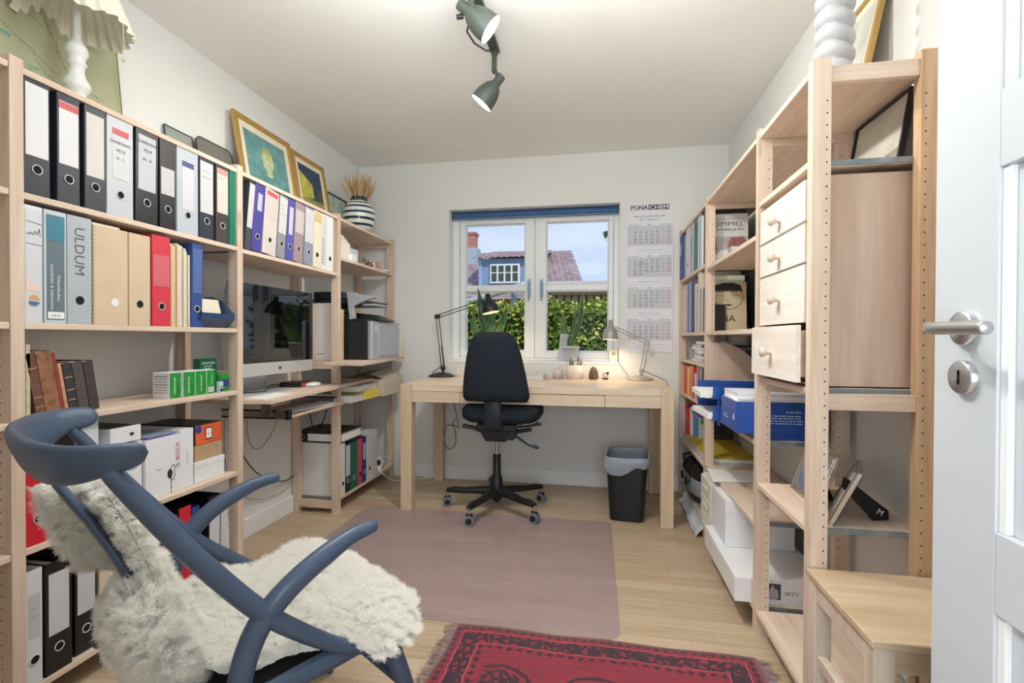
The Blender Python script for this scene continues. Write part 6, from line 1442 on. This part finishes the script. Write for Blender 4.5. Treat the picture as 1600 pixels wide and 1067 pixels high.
# pile right of it lies under the standing magazines in front
# sports bag and plastic bag at the floor
sb = thing('sports_bag', 'black and silver sports bag on the lowest far-right shelf', 'bag', (.665, 3.20, .0965))
mat('bag_black', (22, 24, 28), .7, bump=.2, scale=60); mat('bag_silver', (170, 178, 188), .4, .3)
def bagf(s=1.0, z0=0.0, z1=.25):
    def f(u, v):
        a = PI*v; e = 2.8; ca, sa = math.cos(2*PI*u), math.sin(2*PI*u); r = (abs(ca)**e+abs(sa)**e)**(-1/e)
        q = math.sin(a)**.5 if 0 < v < 1 else 0
        return Vector((.13*s*r*ca*q, .29*s*r*sa*q, .115-.115*math.cos(a)*(1+.06*noise.noise(Vector((u*5, v*4, 1))))))
    return f
b = MB(); b.grid(bagf(), 48, 26, 'bag_black'); b.build('body', sb)
b = MB()
def patch(u, v): p = bagf(1.015)(.5+(u-.5)*.30, .36+v*.26); return p+Vector((-.003, 0, 0))
b.grid(patch, 20, 8, 'bag_silver'); M = face_nx((-.139, -.07, .115)); b.torus(M, .022, .004, 'bag_black', 20, 6).torus(M @ T(-.14, 0, 0), .022, .004, 'bag_black', 20, 6).line(M, [(-.02, .01), (.02, -.01)], .006, 'bag_black', .001).line(M, [(-.16, .01), (-.12, -.01)], .006, 'bag_black', .001)
b.build('side_panel', sb)
b = MB(); b.tube([(-.11, .12, .16), (-.13, .08, .24), (-.06, .02, .275), (.0, -.05, .27), (-.11, -.12, .20), (-.13, -.14, .12)], .007, 'bag_black', 8); b.build('strap', sb)
b = MB(); b.grid(lambda u, v: Vector((-.02-.10*u+.02*noise.noise(Vector((u*4, v*4, 7))), -.30+.55*v, .10-.10*u*(1.2-.4*v)+.02*noise.noise(Vector((u*5, v*6, 2))))), 14, 22, col((206, 214, 216), .35)); 
o = b.build('plastic_bag', loc=(.60, 3.10, -.0)); o.location = (.640, 3.10, .022); tag(o, 'pale plastic bag slipping out under the sports bag', 'bag')
# yellow stack (level with the bottom of bay): board, folders
b = MB(); b.box(0, 0, 0, .255, .77, .016, col((206, 206, 208))).box(.004, .002, .016, .25, .768, .030, 'paper').box(.0, .0, .030, .255, .77, .034, ye)
o = b.build('folder_stack', loc=(.575, 2.80, .3905), bevel=.001); tag(o, 'grey folder stack topped by a yellow folder at the frame of the far-right bay', 'folders')
# framed village book and face book standing behind the third frame
t = thing('book', 'grey book titled OMMEL with a village photo standing behind the upright', 'book', (.690, 2.812, 1.4505), (-.05, 0, 0))
b = MB(); b.box(-.115, 0, 0, .085, .012, .262, col((206, 208, 208), .3)); b.build('cover', t, bevel=.001)
b = MB(); M = face_ny((0, -.0006, 0)); b.dashes(M, -.075, .065, .235, .006, 'ink_grey', 8, .0003).text(M, 'OMMEL', -.012, .208, .036, mat('ink_olive', (96, 98, 84), .7), .0003, width=.155).text(M, '- en landsby på Ærø', -.010, .180, .020, 'ink', .0003, width=.150)
b.rect(M, -.108, .012, .078, .140, mat('photo_grey', (176, 172, 172), .5, var=.25, scale=12), .0002)
b.poly(M, [(-.02, .085), (.0, .135), (.06, .14), (.078, .11), (.078, .07), (.03, .075)], mat('photo_red', (150, 96, 98), .6, var=.4, scale=40), .0004).poly(M, [(-.108, .14), (-.075, .13), (-.07, .07), (-.108, .05)], mat('photo_dk', (110, 112, 116), .6, var=.3, scale=30), .0004).rect(M, .0, .07, .07, .088, mat('photo_lt', (222, 222, 220), .5), .0005)
b.poly(M, [(-.108, .012), (.0, .012), (-.02, .07), (-.05, .07)], 'photo_lt', .0003)
b.build('cover_print', t)
t = thing('book', 'tan book with a drawn black-haired face standing behind the upright', 'book', (.695, 2.814, 1.0915), (-.05, 0, 0))
tan = mat('face_tan', (206, 192, 158), .6)
b = MB(); b.box(-.125, 0, 0, .075, .012, .262, tan); b.build('cover', t, bevel=.001)
b = MB(); M = face_ny((0, -.0006, 0))
b.poly(M, [(-.095, .205), (-.085, .245), (-.04, .258), (.01, .258), (.045, .245), (.055, .215), (.048, .205)]+[(.045-i*.007, .222-.010*(i % 2)-.004) for i in range(19)], 'black', .0003)
b.line(M, [(.050, .215), (.058, .180), (.045, .145), (.015, .122), (-.02, .118), (-.06, .135), (-.09, .165), (-.098, .20)], .0022, 'black', .0004)
for s in (-.055, .018): b.line(M, [(s-.016, .194), (s, .187), (s+.017, .190)], .0020, 'black', .0004).line(M, [(s-.014, .205), (s+.012, .207)], .0018, 'black', .0004)
b.line(M, [(-.026, .168), (-.020, .160), (-.012, .163)], .0018, 'black', .0004).poly(M, [(-.034, .142), (-.022, .146), (-.016, .143), (-.008, .146), (.004, .141), (-.014, .135)], 'black', .0004)
b.text(M, 'ABA', -.030, .070, .050, 'black', .0004, width=.098).rect(M, -.03, .008, .03, .010, 'ink_grey', .0003)
b.build('cover_print', t)
o = MB().box(-.03, 0, 0, .03, .011, .142, 'black').build('black_case', loc=(.632, 2.801, 1.0915), bevel=.002); tag(o, 'black upright case standing before the book with the face', 'case')
o = MB().box(-.10, 0, 0, .075, .006, .298, col((198, 208, 190), .5)).build('folder', loc=(.690, 2.829, 1.0915), rot=(-.045, 0, 0)); tag(o, 'pale green folder sticking up behind the face book', 'folder')
for i in range(2):
    o = MB().box(-.008, 0, 0, .008, .20, .30, 'black').build('black_folder', loc=(.80+.026*i, 2.90, 1.0915+.003), rot=(0, -.10, 0), bevel=.001); tag(o, ['black folder leaning right of the face book', 'second black folder leaning against the wall side'][i], 'folder')

# middle bay: papers behind divider, blue trays, paper box
b = MB(); b.box(-.10, -.02, 0, .10, .02, .16, 'paper').box(-.06, -.05, 0, .09, -.02, .12, 'paper_cream')
o = b.build('paper_stack', loc=(.70, 2.62, .6905), rot=(0, 0, .1)); tag(o, 'white papers standing in front of the curved divider', 'papers')
blu = mat('tray_blue', (22, 74, 156), .35); blud = mat('tray_blue_print', (200, 214, 240), .5)
t = thing('paper_box', 'open blue cardboard box heaped with papers beside the second upright', 'box', (.64, 2.075, .6905))
b = MB(T(-.64, -2.075, -.6905)); x0, x1, y0, y1, z0, z1 = .500, .80, 1.945, 2.175, .715, .826
for q in ((x0, y0, x0+.003, y1), (x1-.003, y0, x1, y1), (x0+.003, y0, x1-.003, y0+.003), (x0+.003, y1-.003, x1-.003, y1)): b.box(q[0], q[1], z0, q[2], q[3], z1, blu)
b.box(x0, y0, z0-.002, x1, y1, z0, blu).box(.56, 1.95, .6907, .80, 2.17, .7128, blu); b.build('box', t, bevel=.0008)
b = MB(T(-.64, -2.075, -.6905)); M = face_ny((0, y0-.0006, 0))
b.dashes(M, .665, .72, .792, .005, blud, 9)
for i in range(4): b.dashes(M, .60, .72, .778-.009*i, .0045, blud, i)
M = face_nx((x0-.0006, 0, 0)); b.rect(M, -2.13, .75, -2.06, .753, blud).rect(M, -2.13, .76, -2.07, .763, blud).disc(M, -1.985, .765, .012, blud)
b.build('print', t)
G = 'paper sheets heaped in the blue box'
zz = z1-.035
for i in range(7):
    th = R_.uniform(.006, .014); b = MB(); b.box(-.145, -.105, 0, .145, .105, th-.0006, 'paper' if i % 3 else col((214, 216, 224), .7))
    o = b.build('paper_sheets', loc=(.652+R_.uniform(-.004, .004), 2.06+R_.uniform(-.002, .002), zz+.0004), rot=(0, 0, R_.uniform(-.02, .02) if zz < z1 else R_.uniform(-.10, .10)))
    zz += th
    tag(o, 'one of the white paper batches heaped in the open blue box', 'papers', G)
t = thing('letter_tray', 'two-tier blue letter tray with papers sticking out on the middle right shelf', 'letter tray', (.62, 2.39, .6905))
for k in range(2):
    b = MB(); z_ = .022+k*.088
    b.box(-.14, -.16, z_, .15, .16, z_+.003, blu).box(-.14, -.16, z_+.003, .15, -.157, z_+.055, blu).box(-.14, .157, z_+.003, .15, .16, z_+.055, blu).box(-.14, -.157, z_+.003, -.137, .157, z_+.012, blu)
    for sx_ in (-.12, .13):
        for sy_ in (-.155, .150): b.box(sx_, sy_, 0 if k == 0 else .062, sx_+.01, sy_+.005, z_, blu)
    b.build('tray', t)
for k in range(2):
    b = MB(); b.box(-.145, -.14, 0, .14, .13, .022, 'paper'); o = b.build('paper_sheets', loc=(.600-.012*k, 2.39, .6905+.0255+k*.088), rot=(0, 0, .05-.1*k)); tag(o, ['white papers sticking out of the lower blue tray', 'white papers sticking out of the upper blue tray'][k], 'papers')
b = MB(); b.add([(0, 0, 0), (.24, .03, .0), (.26, .22, .004), (.02, .24, .0)], [(0, 1, 2, 3)], 'paper'); o = b.build('paper_sheets', loc=(.525, 2.42, .4035), solid=.002); tag(o, 'large white sheet lying on the lower middle shelf of the right unit', 'papers')
# cartons on the bottom shelf of the middle bay
cream = mat('carton_cream', (226, 222, 212), .7, var=.05, scale=8)
t = thing('drawer_box', 'cream plastic drawer tower on the bottom right shelf by the third upright', 'drawers', (.68, 2.61, .0965))
b = MB(); b.box(-.135, -.115, 0, .15, .115, .275, cream); b.build('body', t, bevel=.003)
for k in range(3): b = MB(); b.box(-.150, -.11, .006+k*.09, -.135, .11, .088+k*.09, cream).box(-.156, -.04, .04+k*.09, -.150, .04, .055+k*.09, cream); b.build('drawer', t, bevel=.003)
wbox('carton', 'tall white lidded carton on the bottom right shelf beside the drawer tower', 'box', .530, 2.225, .1865, .80, 2.485, .378, mat('carton_white', (228, 228, 230), .6), lid=.05)
def mk_(b):
    M = face_ny((0, 1.9515, 0)); b.rect(M, .600, .115, .655, .172, mat('cat_dark', (74, 72, 76), .6, var=.3, scale=30), 0)
    b.poly(M, [(.612, .116), (.618, .150), (.628, .168), (.634, .155), (.645, .150), (.648, .125), (.640, .116)], mat('cat_grey', (176, 178, 184), .6, var=.2, scale=40), .0003)
    b.text(M, "SKY'S", .690, .140, .018, 'ink', .0003, width=.045)
wbox('carton', 'low wide white carton with a cat photo and black lettering on its end', 'box', .500, 1.952, .0968, .82, 2.70-.225, .1855, 'carton_white', mk_)
# photo frames in the near bay
def sframe(say, loc, rz, w_, h_, lean, photo, strut=False):
    t = thing('photo_frame', say, 'photo frame', loc, (-lean, 0, rz)); hw = w_/2; f_ = .020
    k = mat('silver_frame', (196, 186, 174), .28, .9)
    b = MB()
    for (q0, q1, q2, q3) in ((-hw, 0, -hw+f_, h_), (hw-f_, 0, hw, h_), (-hw+f_, 0, hw-f_, f_), (-hw+f_, h_-f_, hw-f_, h_)): b.box(q0, 0, q1, q2, .012, q3, k)
    for (q0, q1, q2, q3) in ((-hw+.006, .006, -hw+.012, h_-.006), (hw-.012, .006, hw-.006, h_-.006), (-hw+.012, .006, hw-.012, .012), (-hw+.012, h_-.012, hw-.012, h_-.006)): b.box(q0, -.003, q1, q2, 0, q3, k)
    b.build('frame', t, bevel=.0015)
    b = MB(); b.box(-hw+f_, .005, f_, hw-f_, .010, h_-f_, photo); b.build('photo', t)
    b = MB(); b.box(-hw+.004, .0122, .004, hw-.004, .014, h_-.004, 'black_matte'); b.build('backing', t)
    if not strut:
        b = MB(); M = frame((0, .0145, h_*.62), (1, 0, 0), Vector((0, .62, -.78)).normalized()); L_ = (h_*.62)/.80
        b.prism(M, [(-.014, 0), (.014, 0), (.034, L_*.80), (.020, L_*.98), (-.020, L_*.98), (-.034, L_*.80)], .003, 'black_matte')
    else:
        b = MB((T(*loc) @ RZ(rz) @ RX(-lean)).inverted()); M = face_ny((0, 1.560, 0))
        b.prism(M, [(.684, .668), (.697, .660), (.767, .602), (.796, .580), (.798, .553), (.757, .549), (.678, .640)], -.003, 'black_matte')
        b.text(M @ T(.776, .574, 0) @ RZ(-.5), 'M', 0, 0, .022, 'paper', .0005)
    b.build('easel_stand', t)
    return t
mat('wed_photo', (130, 134, 166), .4, var=.5, scale=14); mat('photo2', (176, 170, 170), .4, var=.4, scale=16)
sframe('silver photo frame with a bluish photo, farther of the two on the lower right shelf', (.645, 1.745, .5485), -PI/2-.05, .235, .165, .33, 'wed_photo')
sframe('silver photo frame seen edge-on with black easel stand, nearer of the two', (.655, 1.585, .5485), -PI/2-.42, .19, .168, .42, 'photo2', True)
# picture standing on the upper board of the near bay
mat('cloud_paint', (196, 196, 186), .6, var=.25, scale=7, detail=5)
def art4(b, M, x0, y0, x1, y1):
    b.rect(M, x0, y0, x1, y1, 'cloud_paint'); b.poly(M, [(x0, y0), (x1, y0), (x1, y0+.05), (x0+.12, y0+.035), (x0, y0+.055)], mat('land_paint', (140, 138, 124), .6, var=.3, scale=20), .0003)
picture('framed_picture', 'black-framed cloudy landscape standing above the chest of drawers', 'picture', .800, 1.550, 1.845, .212, .16, .008, 'black', art4, z=1.5325, side=-1)
picture('framed_picture', 'gold-framed pale landscape on top of the right shelves behind the twisted lamp', 'picture', .775, 1.715, 2.16, .40, .20, .020, 'gold', art4, z=ZT, side=-1, mat_w=.03)
for i, (y0, y1, th) in enumerate(((1.50, 1.70, .016), (1.71, 2.08, .024), (2.09, 2.50, .020))):
    t = thing('framed_picture', ['flat cream-framed picture lying on top nearest the twisted lamp', 'flat cream-framed picture lying on top, thickest of the three', 'flat cream-framed picture lying on top, farthest from the camera'][i], 'picture', (.63, (y0+y1)/2, ZT+.0005), (0, 0, 0), 'pictures lying flat on the right shelves')
    hw, hd_ = .052, (y1-y0)/2; kf = mat('frame_cream', (226, 216, 190), .5)
    b = MB(); b.box(-hw, -hd_, 0, -hw+.014, hd_, th, kf).box(hw-.014, -hd_, 0, hw, hd_, th, kf).box(-hw+.014, -hd_, 0, hw-.014, -hd_+.014, th, kf).box(-hw+.014, hd_-.014, 0, hw-.014, hd_, th, kf); b.build('frame', t, bevel=.002)
    b = MB(); b.box(-hw+.014, -hd_+.014, 0, hw-.014, hd_-.014, th*.6, 'cloud_paint'); b.build('artwork', t)
# twisted lamp foot
tl2 = thing('table_lamp', 'tall white twisted lamp foot on top of the right shelves', 'lamp', (.660, 1.585, ZT+.017))
mat('lamp_chalk', (184, 184, 187), .7, bump=.2, scale=40)
def tw(u, v):
    z_ = .36*v; a = 2*PI*u; ph = 2*PI*z_/.0475
    s = .5+.5*math.cos(ph+.55*math.sin(a)*0 - 0)
    lump = abs(math.sin(PI*(z_+.010*math.cos(a))/.0475))**.55
    r = .030+.020*lump
    return Vector((r*math.cos(a), r*math.sin(a), z_))
b = MB(); b.grid(tw, 37, 160, 'lamp_chalk'); b.lathe([(0, -.0165), (.055, -.0165), (.056, .0), (.03, .004)], 'lamp_chalk', 28); b.build('twisted_foot', tl2)
b = MB(); b.grid(lambda u, v: Vector(((.16-.07*v)*math.cos(2*PI*u), (.16-.07*v)*math.sin(2*PI*u), .372+.19*v)), 40, 3, 'shade_fabric'); b.build('lamp_shade', tl2)

# ------------------------------------------------------------------ stool in front of the right shelves
st = thing('stool', 'worn light wooden stool half hidden by the open door', 'stool', (.700, 1.285, 0))
TSt = T(-.700, -1.285, 0); x0, x1, y0, y1, zt_ = .545, .855, 1.120, 1.450, .450
b = MB(TSt); b.box(x0, y0, zt_-.018, x1, y1, zt_, 'stool_wood'); b.build('seat', st, bevel=.004)
for xa in (x0+.006, x1-.046):
    for ya in (y0+.006, y1-.046):
        b = MB(TSt); b.box(xa, ya, 0, xa+.040, ya+.040, zt_-.0185, 'stool_leg_wood'); b.build('leg', st, bevel=.003)
b = MB(TSt)
for xa in (x0+.010, x1-.030): b.box(xa, y0+.046, zt_-.068, xa+.020, y1-.046, zt_-.0185, 'stool_leg_wood')
for ya in (y0+.010, y1-.030): b.box(x0+.046, ya, zt_-.068, x1-.046, ya+.020, zt_-.0185, 'stool_wood')
b.build('apron', st, bevel=.002)
for xa in (x0+.014, x1-.036): b = MB(TSt); b.box(xa, y0+.046, .215, xa+.022, y1-.046, .245, 'stool_leg_wood'); b.build('stretcher', st, bevel=.003)

# ------------------------------------------------------------------ armchair with sheepskin
ARM = (-.701, 1.1595, 0); ARZ = -math.radians(34)
ac = thing('armchair', 'dark blue-grey wooden armchair with curved top rail in the left foreground', 'armchair', ARM, (0, 0, ARZ))
mat('chair_blue', (62, 80, 104), .42, coat=.15, var=.05, scale=6)
def smooth(P, R, k=6):
    Q = []; S = []
    P = [Vector(p) for p in P]
    for i in range(len(P)-1):
        a = P[max(i-1, 0)]; b_ = P[i]; c_ = P[i+1]; d_ = P[min(i+2, len(P)-1)]
        for j in range(k):
            t_ = j/k; Q.append(0.5*((2*b_)+(-a+c_)*t_+(2*a-5*b_+4*c_-d_)*t_*t_+(-a+3*b_-3*c_+d_)*t_**3)); S.append(R[i]+(R[i+1]-R[i])*t_)
    Q.append(P[-1]); S.append(R[-1]); return Q, S
def limb(name, P, R, flat=(1, 1), up=None, n=16, dome=True):
    Q, S = smooth(P, R)
    if dome:
        for end in (0, -1):
            d_ = (Q[0]-Q[1] if end == 0 else Q[-1]-Q[-2]).normalized(); r_ = S[0] if end == 0 else S[-1]; p_ = Q[0] if end == 0 else Q[-1]
            ext = [(p_+d_*r_*.45, r_*.85), (p_+d_*r_*.75, r_*.5), (p_+d_*r_*.85, r_*.12)]
            if end == 0: Q = [e[0] for e in ext[::-1]]+Q; S = [e[1] for e in ext[::-1]]+S
            else: Q += [e[0] for e in ext]; S += [e[1] for e in ext]
    b = MB(); b.tube(Q, S, 'chair_blue', n, flat=flat, up=up); return b.build(name, ac)
for sd in (1, -1):
    t_ = .262*sd
    limb('back_post', [(t_*.99, -.446, .848), (t_, -.438, .834), (t_, -.375, .742), (t_, -.305, .646), (t_, -.222, .545), (t_, -.14, .470), (t_*.99, -.05, .402), (t_*.97, .0, .378)], [.012, .0155, .020, .022, .0225, .021, .018, .013], flat=(1, .82), up=(1, 0, 0))
    limb('arm_and_rear_leg', [(t_*1.02, .008, .645), (t_*1.03, -.045, .638), (t_*1.04, -.10, .618), (t_*1.04, -.148, .594), (t_*1.03, -.192, .562), (t_*1.0, -.226, .520), (t_*.99, -.250, .465), (t_*.98, -.262, .40), (t_*.98, -.278, .28), (t_*.98, -.31, .14), (t_*.98, -.355, .010)], [.0135, .017, .0205, .0215, .022, .0225, .0215, .021, .019, .016, .012], flat=(.85, 1.05), up=(1, 0, 0))
    limb('front_leg', [(t_*.93, .052, .398), (t_*.95, .068, .345), (t_*.97, .105, .235), (t_*.98, .170, .010)], [.014, .021, .019, .012])
    limb('seat_rail', [(t_*.93, .070, .392), (t_*.95, -.05, .388), (t_*.95, -.20, .378), (t_*.93, -.40, .352)], [.019, .019, .019, .017], flat=(1.15, .8), up=(0, 0, 1))
    limb('back_slat', [(.075*sd, -.505, .825), (.080*sd, -.484, .785), (.086*sd, -.442, .712), (.090*sd, -.402, .628), (.092*sd, -.365, .52), (.095*sd, -.345, .40), (.095*sd, -.34, .352)], [.016, .018, .019, .020, .020, .020, .018], flat=(1.45, .45), up=(1, 0, 0))
limb('front_rail', [(-.245, .060, .388), (0, .072, .385), (.245, .060, .388)], [.017, .017, .017])
limb('rear_rail', [(-.235, -.345, .352), (0, -.355, .350), (.235, -.345, .352)], [.017, .017, .017])
limb('stretcher', [(-.250, .112, .235), (0, .112, .235), (.250, .112, .235)], [.011, .013, .011])
b = MB()
def railf(u, v):
    a = (2*v-1); ph = a*1.62; t_ = .268*math.sin(ph*.97) if abs(a) < .97 else .268*math.sin(.97*1.62*.97)*(1 if a > 0 else -1)
    t_ = .270*math.sin(min(abs(ph), PI/2))*(1 if a > 0 else -1)
    s_ = -.432-.098*abs(math.cos(min(abs(ph), PI/2)))**.9 + (max(0, abs(a)-.88)*.30)
    zc = .850+.020*abs(a)**2; hh = .043-.021*abs(a)**1.5; ww = .017-.003*abs(a)
    endk = (1-max(0, (abs(a)-.90)/.10)**2.4); endk = max(endk, 0)**.5
    hh *= endk; ww *= endk
    q = 2*PI*u; c_, s2 = math.cos(q), math.sin(q); e = 2.6; r = (abs(c_)**e+abs(s2)**e)**(-1/e)
    nrm = Vector((math.sin(ph)*.8, -abs(math.cos(min(abs(ph), PI/2)))-.05, 0)).normalized()
    h_ = hh*r*s2; w_ = ww*r*c_
    return Vector((t_, s_, zc)) + nrm*(w_ + h_*.40) + Vector((0, 0, h_))
b.grid(lambda u, v: railf(1-u, v), 29, 110, 'chair_blue'); b.build('top_rail', ac)
b = MB(); mat('webbing', (52, 50, 48), .9)
b.grid(lambda u, v: Vector((-.235+.47*u, -.36+.42*v, .372+.018*v-.010*math.sin(PI*u))), 10, 10, 'webbing'); b.build('seat_sheet', ac, solid=.012)

# sheepskin, draped over seat and back
mat('fleece', (250, 246, 238), .9); 
def fur_mat():
    m = bpy.data.materials.new('fur'); m.use_nodes = True; nt = m.node_tree; N = nt.nodes; L = nt.links
    N.remove(N['Principled BSDF']); d = N.new('ShaderNodeBsdfDiffuse'); t = N.new('ShaderNodeBsdfTranslucent'); mx = N.new('ShaderNodeMixShader')
    d.inputs[0].default_value = lin((255, 253, 246)); t.inputs[0].default_value = lin((255, 253, 246)); mx.inputs[0].default_value = .22
    L.new(d.outputs[0], mx.inputs[1]); L.new(t.outputs[0], mx.inputs[2]); L.new(mx.outputs[0], N['Material Output'].inputs[0]); MATS['fur'] = m
fur_mat()
sk = thing('sheepskin', 'fluffy cream-white sheepskin draped over the seat and back of the blue armchair', 'sheepskin', (ARM[0], ARM[1], .42), (0, 0, ARZ))
LS = T(0, 0, -.42)
def fur(o, count, length, seed, kids=34, clump=.72):
    o.data.materials.append(MATS['fur'])
    m = o.modifiers.new('fur', 'PARTICLE_SYSTEM'); p = m.particle_system; p.seed = seed; s = p.settings
    s.type = 'HAIR'; s.count = count; s.hair_length = length; s.hair_step = 4; s.use_advanced_hair = True
    s.use_emit_random = True; s.distribution = 'RAND'; s.emit_from = 'FACE'
    s.normal_factor = length*.95; s.factor_random = length*.26
    s.hair_length = length
    s.child_type = 'INTERPOLATED'; s.rendered_child_count = kids; s.child_percent = 4
    s.clump_factor = clump; s.clump_shape = .0; s.roughness_1 = .006; s.roughness_1_size = .6; s.roughness_2 = .012; s.roughness_2_size = .3
    s.roughness_endpoint = .008; s.child_length = 1.0
    s.root_radius = .5; s.tip_radius = .1; s.radius_scale = .0022; s.render_step = 4; s.display_step = 2
    s.material = 2
    s.kink = 'CURL'; s.kink_amplitude = .004; s.kink_frequency = 3
def nz3(x, y, k): return noise.noise(Vector((x*k, y*k, k)))
# seat part
def seat_sk(u, v):
    a = 2*PI*u; ca, sa = math.cos(a), math.sin(a); e = 3.2; r = (abs(ca)**e+abs(sa)**e)**(-1/e)
    r *= 1+.05*math.sin(a*5+1)+.03*math.sin(a*9)
    y = -.065+.255*r*sa*v
    q = min(1, max(0, (y+.03)/.10)); q = q*q*(3-2*q)
    xr = .228+.105*q; xl = .285-.05*(1-q)
    x = (xr if ca > 0 else xl)*r*ca*v
    y += -.035*ca*v
    z = .412 + .012*nz3(x, y, 9)
    ov = max(0, abs(x)-.262); z -= ov*.8
    fo = max(0, y-.085); z -= fo*fo*4.5
    if x > .20 and y > .05: z -= 13*min(.13, (x-.20))*(min(.14, y-.05))
    if y < -.24: z += (-.24-y)*.35
    return Vector((x, y, z))
b = MB(LS); b.grid(lambda u, v: seat_sk(1-u, max(v, .001)), 72, 20, 'fleece'); o = b.build('seat_part', sk); fur(o, 5600, .020, 3, 40, .62)
# back part: in front of the near slat, its left flap folded out behind the far slat
def back_sk(u, v):
    z = .43+.345*v; w0 = -.058-.008*math.sin(v*7)+.02*max(0, .5-v); w1 = .135-.015*math.sin(v*5+1)-.02*v
    x = w0+(w1-w0)*u; s_ = -.283-(z-.42)*.40+.010*nz3(x, z, 8)-.012*(1-((2*u-1)**2))
    if v > .50:
        k = min(1, (v-.50)/.10); m = min(1, max(0, (.015-x)/.05)); m = m*m*(3-2*m)
        s_ -= .070*m*k; 
        if x < -.04: z -= .02*k
    return Vector((x, s_, z))
b = MB(LS); b.grid(lambda u, v: back_sk(1-u, v), 26, 28, 'fleece'); o = b.build('back_part', sk); fur(o, 2300, .019, 5)
b = MB(LS); b.grid(lambda u, v: back_sk(u*.36, v)+Vector((0, -.005, 0)), 14, 28, 'fleece'); o = b.build('back_reverse', sk); fur(o, 900, .015, 8)
b = MB(LS); b.grid(lambda u, v: back_sk(.36+u*.64, v)+Vector((0, -.004, 0)), 16, 28, 'fleece'); o = b.build('back_skin', sk); fur(o, 500, .010, 9)
# lower part bulging behind the slats and hanging at the rear of the seat
def bulge(u, v):
    a = 2*PI*u; q = PI*v
    x = .115*math.cos(a)*math.sin(q)**.7 + .050; y = -.362+.034*math.sin(a)*math.sin(q)**.7; z = .475-.092*math.cos(q)+.42*(x-.045)*(1 if q > 1.5 else 0)
    y += (.50-z)*.40 if z < .50 else -(z-.50)*.20
    return Vector((x, y, z))+Vector((nz3(x, z, 9), nz3(z, y, 9), nz3(x+3, z, 9)))*.014
b = MB(LS); b.grid(lambda u, v: bulge(u, v), 40, 24, 'fleece'); o = b.build('rear_fold', sk); fur(o, 3400, .024, 11, 40, .45)
